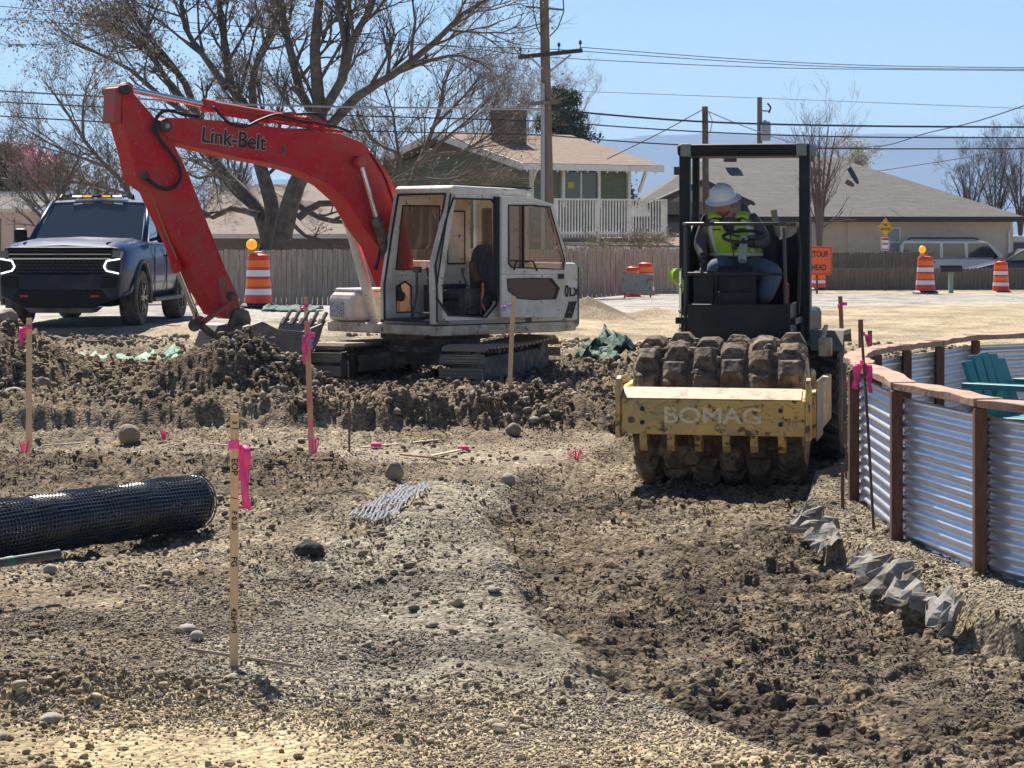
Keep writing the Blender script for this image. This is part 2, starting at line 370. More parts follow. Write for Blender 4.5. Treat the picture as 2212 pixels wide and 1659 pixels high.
# ------------------------------------------------------------------ loose stones (uncountable): gravel and dirt clods
def ico(sub):
    bm = bmesh.new(); bmesh.ops.create_icosphere(bm, subdivisions=sub, radius=1); V = np.array([v.co[:] for v in bm.verts]); Fc = np.array([[v.index for v in f.verts] for f in bm.faces]); bm.free(); return V, Fc
def scatter(name, N, size, cols, u_r, y_r, dens, sub=1, sink=.25, flat=(.5, .9), power=2.6, lab=None, jag=.25, sm=True, gmix=.45):
    # sample denser near the viewer's side of the site
    n = int(N * 3.2); t = rng.random(n); e = 1.15
    a, b = y_r[0] ** -e, y_r[1] ** -e; Y = (a + (b - a) * t) ** (-1 / e); U = rng.uniform(*u_r, n); X = U * Y
    k = rng.random(n) < dens(X, Y); X = X[k][:N]; Y = Y[k][:N]; n = len(X)
    V0, F0 = ico(sub); s = size[0] + (size[1] - size[0]) * rng.random(n) ** power; s = s * (0.75 + Y / 28)
    az = rng.uniform(0, 6.28, n); tl = rng.normal(0, .35, n); fx = rng.uniform(.75, 1.3, n); fz = rng.uniform(*flat, n)
    nv = len(V0); V = np.repeat(V0[None], n, 0); J = 1 + jag * (rng.random((n, nv, 1)) - .5) * 2 ** 1; V = V * J
    V = V * np.stack([fx, np.ones(n), fz], 1)[:, None, :]
    ct, st = np.cos(tl)[:, None], np.sin(tl)[:, None]; x, y_, z = V[..., 0], V[..., 1], V[..., 2]
    y2, z2 = y_ * ct - z * st, y_ * st + z * ct; ca, sa = np.cos(az)[:, None], np.sin(az)[:, None]
    W = np.stack([x * ca - y2 * sa, x * sa + y2 * ca, z2], -1) * (s / 2)[:, None, None]
    W += np.stack([X, Y, tz(X, Y) + s * fz * (.5 - sink)], 1)[:, None, :]
    C = np.array(cols)[rng.integers(0, len(cols), n)] * rng.uniform(.7, 1.3, (n, 1)); g_ = gcol(X, Y) * 1.12; C = C * (1 - gmix) + g_ * gmix * rng.uniform(.7, 1.3, (n, 1))
    Fa = (F0[None] + (np.arange(n) * nv)[:, None, None]).reshape(-1, 3)
    o = np_mesh(name, W.reshape(-1, 3), Fa, STM, smooth=sm, colors=np.repeat(C, nv, 0)); tag(o, lab, 'gravel', kind='stuff'); return o
STM = bpy.data.materials.new('stone'); STM.use_nodes = True; _t = STM.node_tree; _b = _t.nodes['Principled BSDF']; _b.inputs['Roughness'].default_value = .9; _b.inputs['Specular IOR Level'].default_value = .2
_a = _t.nodes.new('ShaderNodeVertexColor'); _a.layer_name = 'Col'; _n = _t.nodes.new('ShaderNodeTexNoise'); _n.inputs['Scale'].default_value = 60; _tc = _t.nodes.new('ShaderNodeTexCoord'); _t.links.new(_tc.outputs['Object'], _n.inputs['Vector'])
_mr = _t.nodes.new('ShaderNodeMapRange'); _mr.inputs[1].default_value = .3; _mr.inputs[2].default_value = .7; _mr.inputs[3].default_value = .7; _mr.inputs[4].default_value = 1.3; _t.links.new(_n.outputs[0], _mr.inputs[0])
_v = _t.nodes.new('ShaderNodeVectorMath'); _v.operation = 'SCALE'; _t.links.new(_a.outputs[0], _v.inputs[0]); _t.links.new(_mr.outputs[0], _v.inputs['Scale']); _t.links.new(_v.outputs[0], _b.inputs['Base Color'])
TAN = [(.38, .34, .275), (.28, .25, .21), (.20, .17, .135), (.50, .46, .39), (.24, .20, .16), (.17, .152, .135)]
DRT = [(.15, .11, .075), (.19, .14, .095), (.23, .175, .12), (.12, .09, .06)]
def dens_gravel(X, Y):
    pit, ben, hi, fade = masks(X, Y); n = fbm(X * 1.4, Y * 1.4, 5, 3)
    sand = ss(8.55, 8.15, Y + .10 * (X + 1.7)) * ss(-.4, -.9, X); return (1 - .8 * sand) * np.clip(.42 + .9 * n + .35 * ben - .12 * pit * (1 - ben) + 1.2 * bumpg(X, Y, -1.6, 8.85, .8, .3) + 1.2 * bumpg(X, Y, -.5, 8.45, .5, .25), .06, 1)
scatter('gravel', 150000, (.005, .0145), TAN, (-.26, .26), (7, 20.6), dens_gravel, sub=1, power=2.0, lab='tan and grey pebbles scattered thickly over the bare ground')
def dens_clod(X, Y):
    pit, ben, hi, fade = masks(X, Y); r = rough(X, Y); n = fbm(X * 1.8, Y * 1.8, 2, 3)
    return np.clip((r - .014) * 16 * (1 - .3 * pit) + n * .9 - .02, .015, 1)
scatter('dirt_clods', 15000, (.010, .036), DRT, (-.26, .26), (7.3, 21), dens_clod, sub=1, power=2.4, flat=(.6, 1), jag=.55, sm=False, lab='brown crumbled dirt clods lying over the dug ground')
scatter('rubble', 30000, (.014, .055), DRT + TAN[:3], (-.26, .20), (20.6, 33), lambda X, Y: np.clip(.45 + fbm(X * 1.2, Y * .8, 3, 3) * 1.3, .05, 1), sub=1, power=2.8, flat=(.6, 1), jag=.5, sm=False, lab='churned dirt and stones around the excavator tracks')
scatter('cobbles', 330, (.015, .065), [(.36, .31, .24), (.26, .22, .17), (.42, .37, .29)], (-.25, .05), (7.8, 19.5), lambda X, Y: np.clip(.25 + .7 * fbm(X, Y, 7, 2), .02, 1) * (X < .2), sub=2, power=3.0, flat=(.3, .65), jag=.16, lab='rounded pale river cobbles lying among the gravel')
# named larger rocks
RK = M('rock', (.22, .17, .12), .9, n=(9, (.33, .28, .21), .4, .65), bump=(14, .7, .03))
def rock(x, D, w, h, lab, col=None, seed=0, jag=.3, name='rock', tilt=0):
    V0, F0 = ico(3); r = random.Random(seed); c = gp(x, D); o1 = [r.uniform(0, 50) for _ in range(3)]
    nn = fbm(V0[:, 0] * 1.6 + o1[0] + V0[:, 2], V0[:, 1] * 1.6 + o1[1] - V0[:, 2] * .7, seed, 3)[:, None]
    V = V0 * (1 + jag * nn) * np.array([w / 2, w / 2 * .85, h / 2])
    o = np_mesh(name, V, F0, col or RK, smooth=True); o.location = (c.x, c.y, c.z + h * .36); o.rotation_euler = (0, R(tilt), r.uniform(0, 3)); tag(o, lab, 'rock', 'rocks lying on the dug ground'); return o
RKG = M('rock_pale', (.36, .33, .28), .85, n=(12, (.26, .22, .17), .4, .65), bump=(20, .5, .02))
rock(281, 19.3, .20, .19, 'big round brown boulder beside the short pink whisker flag', seed=1)
rock(852, 16.6, .13, .17, 'upright brown stone standing alone above the mesh scrap', seed=2)
rock(1097, 16.4, .12, .10, 'square grey chunk of concrete near the middle of the dirt', RKG, 3, .15)
rock(12, 25.2, .26, .2, 'pale angular rock at the left edge on the gravel mound', RKG, 4, .4)
rock(92, 23.3, .17, .12, 'dark rounded rock right of the left wooden stake', seed=5)
rock(30, 21.8, .20, .12, 'flat pale stone low on the mound left of the wooden stake', RKG, 6)
rock(668, 12.6, .16, .10, 'black asphalt lump right of the lettered stake', M('asphalt_lump', (.035, .032, .03), .9, bump=(30, .8, .02)), 7, .5)
rock(405, 10.4, .095, .045, 'smooth white oval cobble left of the lettered stake', RKG, 8, .08)
rock(425, 10.15, .065, .05, 'small round cream stone next to the white oval cobble', RKG, 9, .1)
rock(110, 8.45, .09, .05, 'flat tan slab stone in the sandy corner at bottom left', RKG, 10, .25)
rock(332, 8.95, .10, .04, 'dark flat rock chip below left of the lettered stake', M('chip', (.07, .05, .04), .9), 11, .5)
rock(108, 12.0, .07, .06, 'pale pebble on the dirt under the black pipe', RKG, 12, .15)
rock(1110, 20.2, .14, .12, 'brown rock against the foot of the bank left of the roller', seed=13)
rock(1000, 21.6, .15, .13, 'rounded brown stone on top of the cut bank', seed=14)
# ------------------------------------------------------------------ shared materials
RED = M('red_paint', (.60, .018, .03), .55, n=(2.5, (.50, .07, .06), .42, .66), n2=(19, (.42, .17, .12), .585, .70), bump=(30, .15, .004), spec=.22)
RED2 = M('red_paint_worn', (.50, .06, .05), .55, n=(8, (.25, .12, .09), .5, .62), n2=(20, (.10, .05, .04), .6, .72))
STEEL = M('chrome_rod', (.62, .62, .63), .22, 1.0)
WHT = M('machine_white', (.80, .76, .67), .5, n=(2.2, (.56, .49, .38), .42, .66), n2=(11, (.20, .13, .07), .60, .68))
WHTD = M('machine_white_dirty', (.64, .58, .46), .6, n=(4, (.40, .31, .20), .45, .65), n2=(12, (.10, .05, .03), .56, .68))
BLK = M('black_rubber', (.018, .018, .02), .6)
DKS = M('dark_steel', (.06, .05, .04), .7, n=(6, (.20, .155, .11), .45, .65), bump=(25, .4, .01))
TRK = M('track_steel', (.27, .225, .17), .7, n=(6, (.36, .28, .19), .45, .65), bump=(30, .4, .008))
BKT = M('bucket_steel', (.14, .13, .12), .55, n=(5, (.24, .19, .14), .42, .62), n2=(22, (.06, .05, .045), .55, .7))
TINT = bpy.data.materials.new('tinted_glass'); TINT.use_nodes = True
_t = TINT.node_tree; _t.nodes.clear(); _o = _t.nodes.new('ShaderNodeOutputMaterial'); _tr = _t.nodes.new('ShaderNodeBsdfTransparent'); _tr.inputs[0].default_value = (.80, .68, .63, 1)
_gl = _t.nodes.new('ShaderNodeBsdfGlossy'); _gl.inputs['Roughness'].default_value = .05; _df = _t.nodes.new('ShaderNodeBsdfDiffuse'); _df.inputs[0].default_value = (.30, .2, .17, 1)
_m1 = _t.nodes.new('ShaderNodeMixShader'); _m1.inputs[0].default_value = .13; _m2 = _t.nodes.new('ShaderNodeMixShader'); _m2.inputs[0].default_value = .07
_t.links.new(_tr.outputs[0], _m1.inputs[1]); _t.links.new(_df.outputs[0], _m1.inputs[2]); _t.links.new(_m1.outputs[0], _m2.inputs[1]); _t.links.new(_gl.outputs[0], _m2.inputs[2]); _t.links.new(_m2.outputs[0], _o.inputs[0])

# ------------------------------------------------------------------ excavator
EXZ = -0.03; EL = Vector((-.93, 28.0, EXZ)); ERZ = R(222)
E = Fr(EL, ERZ)
ex = thing('excavator', 'red and off-white excavator with open cab door and its bucket on the dirt heap', 'excavator', EL, ERZ)
def pp(pts): return pts
# undercarriage, built along its own axis
ua = math.atan2(.956, .292) - ERZ + math.pi         # heading towards the viewer
UM = Matrix.Rotation(ua, 3, 'Z')
def um(x, y, z): return UM @ Vector((x, y, z))
def track(side):
    prof = []; L = 1.38; r = .235
    for k in range(9): a = R(90 + 180 * k / 8); prof.append((-L + r * math.cos(a), .27 + r * math.sin(a)))
    for k in range(9): a = R(-90 + 180 * k / 8); prof.append((L + r * math.cos(a), .27 + r * math.sin(a)))
    # sag of the upper run and dense arc-length sampling for shoes
    per = []; n = len(prof)
    for i in range(n):
        a = Vector(prof[i]); b = Vector(prof[(i + 1) % n]); d = (b - a).length; m = max(1, int(d / .01))
        for j in range(m): per.append(a.lerp(b, j / m))
    tot = len(per); N = 44; mb = MB(); ch = MB()
    for k in range(N):
        i = int(k * tot / N); p = per[i]; q = per[(i + 6) % tot]; t = (q - p).normalized(); nn = Vector((t.y, -t.x))
        nn = -nn if (p - Vector((max(-L, min(L, p.x)), .27))).dot(nn) < 0 else nn
        sag = -.03 * math.cos(p.x / L * 1.5) if p.y > .4 else 0
        rot = Matrix(((t.x, 0, nn.x), (0, 1, 0), (t.y, 0, nn.y)))
        c = Vector((p.x, 0, p.y + sag)); mb.box(c, (.118, .52, .024), rot)
        for e in (-.04, 0.0, .04): mb.box(c + rot @ Vector((e, 0, .020)), (.014, .52, .02), rot)
        ch.box(c + rot @ Vector((0, 0, -.045)), (.09, .16, .06), rot)
    for b_ in (mb, ch): b_.v = [tuple(um(x, y + side * .86, z)) for x, y, z in b_.v]
    mb.obj('track_shoes', TRK, ex, bevel=.004); ch.obj('track_chain', DKS, ex)
    fr = MB(); fr.prism([(-1.2, .12), (1.2, .12), (1.3, .22), (1.1, .38), (-1.1, .38), (-1.3, .22)], side * .86 - .12, side * .86 + .12)
    for xx in (-1.38, 1.38): fr.lathe([(.05, -.14), (.205, -.12), (.205, .12), (.05, .14)], 20, (xx, side * .86, .27), (0, 1, 0))
    for k in range(5): fr.lathe([(.07, -.12), (.09, .12)], 12, (-.9 + k * .45, side * .86, .10), (0, 1, 0))
    for k in range(2): fr.lathe([(.055, -.1), (.055, .1)], 12, (-.45 + k * .9, side * .86, .42), (0, 1, 0))
    fr.v = [tuple(um(*p)) for p in fr.v]; fr.obj('track_frame', DKS, ex, bevel=.01)
track(1); track(-1)
cf = MB(); cf.bb(-.45, .45, -.8, .8, .24, .42); cf.prism([(-.8, .18), (-.45, .24), (-.45, .44), (-.8, .36)], -.3, .5, 'x'); cf.prism([(.8, .18), (.45, .24), (.45, .44), (.8, .36)], -.3, .5, 'x')
for sy in (-1, 1):
    for sx in (-1, 1): cf.bar((sx * .3, sy * .3, .33), (sx * .75, sy * .75, .26), .22, .2)
cf.v = [tuple(um(*p)) for p in cf.v]; cf.obj('cross_frame', DKS, ex, bevel=.015)
MB().lathe([(.62, .40), (.62, .47), (.55, .47), (.55, .55), (.66, .55), (.66, .63)], 40).obj('turntable', DKS, ex, smooth=True)
# house
hb = MB(); hb.prism([(.86, -1.02), (.86, -.02), (.86, .06), (.86, 1.05), (-1.2, 1.05), (-1.45, .95), (-1.60, .7), (-1.66, 0), (-1.60, -.7), (-1.45, -.95), (-1.2, -1.05)], .62, .74, 'z')
hb.obj('lower_skirt', WHTD, ex, bevel=.02)
tb = MB(); tb.prism([(.84, .745), (.84, 1.02), (.78, 1.10), (.1, 1.10), (.1, .745)], -1.03, -.55); tb.obj('front_toolbox', WHT, ex, bevel=.05)
MB().bb(.16, .76, -1.0, -.58, 1.10, 1.14).obj('toolbox_lid', WHT, ex, bevel=.02)
st = MB(); st.prism([(.845, .80), (.849, .80), (.849, .98), (.845, .98)], -.98, -.72); st.obj('sticker', M('sticker_white', (.6, .6, .6), .5, n=(60, (.05, .06, .1), .5, .52)), ex)
bd = MB(); bd.prism([(-.45, .745), (-1.42, .745), (-1.42, 1.40), (-1.38, 1.45), (-.45, 1.47)], -1.03, 1.03); bd.obj('engine_cover', WHT, ex, bevel=.06)
MB().prism([(-.4, .745), (.1, .745), (.1, 1.30), (-.4, 1.38)], -1.02, -.55).obj('tank_cover', WHT, ex, bevel=.05)
cw = MB(); cw.prism([(-1.42, 1.02), (-1.50, .95), (-1.64, .7), (-1.71, 0), (-1.64, -.7), (-1.50, -.95), (-1.42, -1.02)], .66, 1.40, 'z'); cw.obj('counterweight', WHTD, ex, bevel=.06)
MB().bb(-1.418, -1.402, 1.03, 1.036, .70, 1.40).obj('counterweight_seam', BLK, ex)
hr = MB()
for yy in (-.9, .55):
    a = [(-.62, yy, 1.46), (-.62, yy, 1.62), (-.67, yy, 1.66), (-1.05, yy, 1.62), (-1.10, yy, 1.57), (-1.12, yy, 1.44)]; hr.path(a, .014, 6)
hr.path([(-1.05, -.9, 1.62), (-1.3, -.6, 1.6), (-1.3, .3, 1.6), (-1.05, .55, 1.62)], .014, 6)
hr.obj('handrail', DKS, ex, smooth=True)
text('lettering', '0', .20, BLK, ex, (-1.21, 1.0375, 1.10), (-1, 0, 0), (0, 0, 1), .002, .004, sx=.62)
text('lettering', 'LX', .14, BLK, ex, (-1.335, 1.0375, 1.09), (-1, 0, 0), (0, 0, 1), .002, .005)
MB().prism([(-1.17, .78), (-1.30, .78), (-1.38, .98), (-1.25, .98)], 1.031, 1.035).obj('decal_panel', M('black_decal', (.02, .02, .02), .7, n=(30, (.2, .2, .18), .55, .62)), ex)
# cab shell
CABM = WHT
zb = .75
def e(x, y, ax='y', v=1.05): return E.at(x, y, ax, v)
def ep(pts, ax='y', v=1.05): return E.poly(pts, ax, v)
# floor, roof
roof_pts = ep([(854, 410), (870, 403), (976, 399), (1100, 405), (1129, 411), (1129, 419), (976, 412), (870, 420)], 'y', 1.05)
XF = .86; XB = -.62
zt = e(976, 400)[2]; xt = e(976, 402)[0]
cb = MB()
cb.bb(XB, XF, .02, 1.05, .75, .80)
cb.obj('cab_floor', DKS, ex)
rf = MB(); rf.prism([(xt + .02, zt - .10), (xt + .03, zt - .03), (xt - .02, zt), (XB + .1, zt - .03), (XB, zt - .07), (XB, zt - .12), (xt - .05, zt - .12)], .02, 1.06)
rf.obj('cab_roof', CABM, ex, bevel=.03)
# side wall near (machine left) : frame ring with the door opening
op = ep([(979, 430), (1060, 432), (1069, 442), (1071, 560), (1071, 657), (1049, 684), (969, 680), (945, 645), (941, 572), (962, 480)])
xo = [p[0] for p in op]; zo = [p[1] for p in op]
xbk = e(1136, 600)[0]
fa = e(936, 690)[0]
outer = [(xt - .03, zt - .06), (xo[1], zt - .08), (xbk, zt - .1), (xbk, zo[3]), (xbk, zo[4]), (xbk - .0, .75), (xo[6], .75), (fa, .76), (fa + .02, zo[8]), (xt - .03 + (fa - xt) * .6, zo[9])]
MB().frame_prism(outer, op, .99, 1.05).obj('cab_side_frame', CABM, ex, bevel=.012)
gin = [(x * 1, z) for x, z in op]
def inset(poly, d):
    cx = sum(p[0] for p in poly) / len(poly); cz = sum(p[1] for p in poly) / len(poly); out = []
    for x, z in poly:
        l = math.hypot(x - cx, z - cz); out.append((cx + (x - cx) * (1 - d / l), cz + (z - cz) * (1 - d / l)))
    return out
MB().frame_prism(inset(op, -.018), inset(op, .004), 1.045, 1.062).obj('door_seal', BLK, ex)
# front frame: ring between y=.02 and y=1.05 following the slanted front
def fx(z): return np.interp(z, [.75, 1.2, 1.75, zt], [XF, XF + .005, XF - .10, xt])
def fpt(yy, z, off=0): return (float(fx(z)) + off, yy, z)
zs = [.79, .95, 1.2, 1.5, 1.75, 2.0, zt - .10]
pil = MB()
for yy0, yy1 in ((.02, .09), (.97, 1.05)):
    for i in range(len(zs) - 1):
        a0, a1 = zs[i], zs[i + 1]; V = []
        for z in (a0, a1):
            for dx in (0, -.09):
                for yy in (yy0, yy1): V.append(fpt(yy, z, dx))
        pil.add(V, [(0, 1, 3, 2), (4, 6, 7, 5), (0, 4, 5, 1), (2, 3, 7, 6), (0, 2, 6, 4), (1, 5, 7, 3)])
pil.obj('cab_pillar', CABM, ex)
ps = MB()
for yy in (.10, .965): ps.path([fpt(yy, z, .004) for z in zs], .014, 6)
ps.path([fpt(.10, zs[-1], .004), fpt(.965, zs[-1], .004)], .014, 6); ps.path([fpt(.10, zs[0], .004), fpt(.965, zs[0], .004)], .014, 6)
ps.path([fpt(1.056, z, 0) for z in zs], .010, 6)
ps.obj('front_seal', BLK, ex, smooth=True)
MB().bb(XF - .10, XF, .09, .97, .75, .80).obj('front_sill', CABM, ex)
# far side wall with tinted window and lower window
wl = MB(); x0, x1 = XB, XF - .1
up_o = [(x1 - .02, 1.30), (x1 - .12, zt - .12), (x0 + .1, zt - .12), (x0 + .1, 1.30)]
up_i = [(x1 - .09, 1.37), (x1 - .20, zt - .22), (-.02, zt - .22), (-.02, 1.37)]
wl.frame_prism(up_o, up_i, .02, .06)
wl.frame_prism([(-.02, 1.37), (-.02, zt - .22), (x0 + .1, zt - .22), (x0 + .1, 1.37)], [(-.14, 1.43), (-.14, zt - .28), (x0 + .2, zt - .28), (x0 + .2, 1.43)], .021, .059)
lo_i = [(.66, .86), (.66, 1.18), (.52, 1.24), (.42, 1.18), (.42, .86)]; lo_o = [(x1, .80), (x1, 1.30), (.5, 1.30), (x0 + .1, 1.30), (x0 + .1, .80)]
wl.frame_prism(lo_o, lo_i, .02, .06); wl.obj('cab_far_wall', WHT, ex, bevel=.01)
def glass(name, poly, y0, y1, par=ex): return MB().prism(poly, y0, y1).obj(name, TINT, par)
glass('side_window', up_i, .035, .041); glass('side_window', [(-.14, 1.43), (-.14, zt - .28), (x0 + .2, zt - .28), (x0 + .2, 1.43)], .035, .041); glass('lower_side_window', lo_i, .035, .041)
wg = MB()
for poly in (up_i, [(-.14, 1.43), (-.14, zt - .28), (x0 + .2, zt - .28), (x0 + .2, 1.43)], lo_i): wg.frame_prism(poly, inset(poly, .02), .062, .072)
wg.obj('window_seal', BLK, ex)
bw = MB(); bo = [(.05, .80), (.05, zt - .12), (1.0, zt - .12), (1.0, .80)]; bi = [(.16, 1.35), (.16, zt - .25), (.88, zt - .25), (.88, 1.35)]
bw.frame_prism(bo, bi, XB, XB + .05, 'x'); bw.obj('cab_rear_wall', WHT, ex, bevel=.01)
MB().prism(bi, XB + .02, XB + .026, 'x').obj('rear_window', TINT, ex)
# seat and controls
SEATM = M('seat_cloth', (.05, .052, .06), .9, n=(8, (.09, .09, .1), .45, .6)); 
seat = MB(); seat.bb(-.30, .18, .32, .78, 1.02, 1.14); seat.obj('seat', SEATM, ex, bevel=.04)
MB().prism([(.34, 1.12), (.78, 1.12), (.80, 1.42), (.72, 1.62), (.64, 1.68), (.48, 1.68), (.40, 1.62), (.32, 1.42)], -.36, -.24, 'x').obj('seat_back', SEATM, ex, bevel=.045)
MB().path([(-.24, .42, 1.45), (-.22, .50, 1.3), (-.20, .60, 1.22)], [.05, .06, .05], 8).obj('torn_foam', M('foam', (.16, .11, .07), .95, bump=(40, .8, .02)), ex, smooth=True)
cons = MB(); cons.bb(-.25, .32, .16, .30, .82, 1.2); cons.bb(-.25, .32, .80, .92, .85, 1.16); cons.bb(-.3, .2, .34, .76, .80, 1.0); cons.obj('control_console', M('console', (.035, .035, .035), .7, n=(10, (.12, .1, .08), .5, .65)), ex, bevel=.02)
lv = MB()
for yy in (.22, .86): lv.path([(.22, yy, 1.18), (.30, yy, 1.32), (.30, yy, 1.40)], [.012, .012, .03], 8)
for yy in (.45, .55, .65): lv.path([(.50, yy, .80), (.46, yy, 1.10), (.50, yy, 1.28)], .012, 6)
lv.path([(.66, .35, .80), (.60, .38, 1.1), (.62, .40, 1.42)], .018, 6); lv.box((.61, .40, 1.38), (.05, .10, .07)); lv.bb(.55, .7, .42, .7, .86, .88)
lv.path([(.1, .95, .85), (.12, .97, 1.0), (.05, .9, 1.15)], .012, 6)
lv.obj('control_levers', DKS, ex, smooth=True)
MB().path([(.05, .93, 1.22), (.08, .97, 1.12), (.10, .95, 1.0), (.02, .94, .9)], .014, 6).obj('orange_hose', M('orange_hose', (.7, .22, .08), .6), ex, smooth=True)
hs = MB()
for k in range(7): hs.path([(.30 - .06 * k, .9 - .03 * k, .82), (.28 - .07 * k, .93, .92 + .02 * (k % 3)), (.1 - .05 * k, .88, .95), (-.05 - .03 * k, .9, .84)], .014, 5)
hs.obj('floor_hoses', BLK, ex, smooth=True)
# opened door folded back against the side
do = ep([(1083, 423), (1160, 428), (1195, 441), (1221, 545), (1223, 600), (1213, 652), (1205, 686), (1083, 686), (1081, 650), (1081, 600)], 'y', 1.16)
dr = thing('door_panel', None, None); bpy.data.objects.remove(dr)
wi = ep([(1096, 442), (1150, 442), (1187, 446), (1219, 560), (1217, 583), (1160, 581), (1103, 579), (1096, 570), (1096, 540), (1096, 500)], 'y', 1.16)
dd = ep([(1083, 423), (1150, 427), (1195, 441), (1221, 545), (1222, 592), (1160, 592), (1083, 592), (1083, 570), (1083, 540), (1083, 500)], 'y', 1.16)
door = MB().frame_prism(dd, wi, 1.12, 1.17).obj('cab_door', WHT, ex, bevel=.01)
li = ep([(1094, 602), (1150, 600), (1191, 601), (1208, 622), (1201, 646), (1150, 648), (1117, 645), (1096, 628)], 'y', 1.16)
ld = ep([(1083, 592.3), (1150, 592.3), (1222, 592.3), (1219, 625), (1205, 686), (1150, 686), (1083, 686), (1083, 640)], 'y', 1.16)
MB().frame_prism(ld, li, 1.12, 1.168).obj('door_lower_panel', WHT, door, bevel=.01)
MB().prism(wi, 1.14, 1.146).obj('door_window', TINT, door); MB().prism(li, 1.14, 1.146).obj('door_lower_window', M('door_glass_brown', (.10, .05, .035), .25), door)
ds = MB().frame_prism(wi, inset(wi, .02), 1.168, 1.176); ds.frame_prism(li, inset(li, .012), 1.166, 1.172); a, b = E.at(1130, 442, 'y', 1.17), E.at(1130, 580, 'y', 1.17); ds.bar(a, b, .015, .03, Vector((0, 1, 0))); ds.obj('door_seal', BLK, door)
hx = [E.at(x, y, 'y', 1.2) for x, y in ((1110, 583), (1116, 563), (1152, 565), (1160, 585))]; MB().path(hx, .012, 6).obj('grab_handle', BLK, door, smooth=True)
c0 = E.at(1211, 597, 'y', 1.17); MB().bb(c0.x - .04, c0.x + .04, 1.165, 1.19, c0.z - .03, c0.z + .03).obj('door_handle', BLK, door)
a = E.at(1075, 425, 'y', 1.1); b = E.at(1075, 650, 'y', 1.1); MB().bb(a.x - .04, a.x + .03, 1.05, 1.13, b.z, a.z).obj('door_rail', BLK, ex)
MB().bar((xt - .05, .9, zt + .005), (XB, 1.04, zt - .02), .03, .02).obj('roof_rail', BLK, ex)
MB().path([fpt(-.02, 1.75), fpt(-.08, 1.72), fpt(-.09, 1.5), fpt(-.12, 1.38)], [.012, .012, .018, .03], 6).obj('mirror_bracket', BLK, ex, smooth=True)
# boom
bo_t = [(349, 262), (362, 254), (410, 255), (500, 263), (600, 275), (733, 287.5), (782, 308), (813, 339), (843, 381), (856, 413), (872, 470), (893, 560), (896, 600)]
bo_b = [(850, 622), (835, 580), (817, 533), (790, 498), (752, 434), (714, 400), (676, 381), (638, 366), (580, 352), (524, 342), (440, 322), (391, 310), (366, 300), (349, 285)]
YB = (-.09, -.43)
bo = ep(bo_t + bo_b, 'y', YB[0]); boom = MB().prism(bo, YB[0], YB[1]).obj('boom', RED, ex, bevel=.012)
# boom trim: welded seam plates along the lower edge
lower = [E.at(x, y, 'y', YB[0] + .004) for x, y in [(395, 316), (524, 347), (638, 371), (714, 406), (752, 440), (790, 503)]]
o = E.at(505, 301, 'y', YB[0] + .003); o2 = E.at(565, 309, 'y', YB[0] + .003); uu_ = (o2 - o).normalized(); vv_ = Vector((-uu_.z, 0, uu_.x)); vv_ = vv_ if vv_.z > 0 else -vv_
wid = (E.at(575, 310, 'y', YB[0]) - E.at(435, 290, 'y', YB[0])).length
WL = M('letter_outline', (.55, .5, .48), .6)
ob1 = text('lettering_outline', 'Link-Belt', .30, WL, boom, o, uu_, vv_, .0015, .014); w0 = (max((v.co.dot(uu_) for v in ob1.data.vertices)) - min((v.co.dot(uu_) for v in ob1.data.vertices)))
bpy.data.objects.remove(ob1); k_ = wid / w0
text('lettering_outline', 'Link-Belt', .30 * k_, WL, boom, o, uu_, vv_, .0015, .011, label='pale outline round the black name on the boom')
text('lettering', 'Link-Belt', .30 * k_, M('letter_black', (.02, .018, .02), .6, n=(20, (.1, .03, .03), .55, .7)), boom, o + Vector((0, .004, 0)), uu_, vv_, .0015, .004, label='black name lettering on the boom')
c1 = E.at(613, 326, 'y', YB[0] + .004); MB().box(c1, (.06, .006, .12)).obj('scuffed_tag', M('scuff', (.22, .15, .13), .7, n=(30, (.05, .03, .03), .45, .55)), boom)
# arm
YA = (-.12, -.40)
arm = [(265, 185), (282, 187), (291, 203), (333, 252), (379, 316), (410, 381), (452, 490), (493, 594), (514, 640), (519, 662), (505, 690), (470, 680), (448, 643), (420, 597), (394, 548), (360, 480), (330, 415), (302, 395), (294, 378), (284, 330), (266, 268)]
armo = MB().prism(ep(arm, 'y', YA[0]), YA[0], YA[1]).obj('arm', RED, ex, bevel=.012)
MB().prism(ep([(265, 200), (258, 186), (250, 190), (246, 265), (262, 266)], 'y', YA[0] - .02), YA[0] - .02, YA[1] + .02).obj('arm_end_plate', RED2, armo, bevel=.01)
cm = MB().prism(ep([(470, 600), (493, 594), (514, 640), (519, 662), (505, 692), (490, 686), (478, 650)], 'y', YA[0] + .006), YA[0] + .001, YA[0] + .007).obj('worn_patch', RED2, armo)
def cyl3(pa, pb, y, r): a = E.at(*pa, 'y', y); b = E.at(*pb, 'y', y); return a, b
def hyd(name, pa, pb, pc, y, rr, rb, mb_, par=ex, m2=STEEL):
    a, b, c = E.at(*pa, 'y', y), E.at(*pb, 'y', y), E.at(*pc, 'y', y)
    h = MB().cyl(b, c, rb, rb, 18); h.cyl(b + (b - c).normalized() * .03, b + (c - b).normalized() * .09, rb * 1.22, rb * 1.22, 18)
    h.lathe([(.05, -rb * 1.1), (rb * 1.1, -rb * .8), (rb * 1.1, rb * .8), (.05, rb * 1.1)], 14, c, (0, 1, 0)); o = h.obj(name, mb_, par, smooth=True)
    MB().cyl(a, b, rr, rr, 16).obj('piston_rod', m2, o, smooth=True)
    MB().lathe([(.04, -rr * 1.5), (rr * 2, -rr * 1.2), (rr * 2, rr * 1.2), (.04, rr * 1.5)], 14, a, (0, 1, 0)).obj('rod_eye', RED2 if mb_ is not WHT else WHTD, o, smooth=True)
    return o
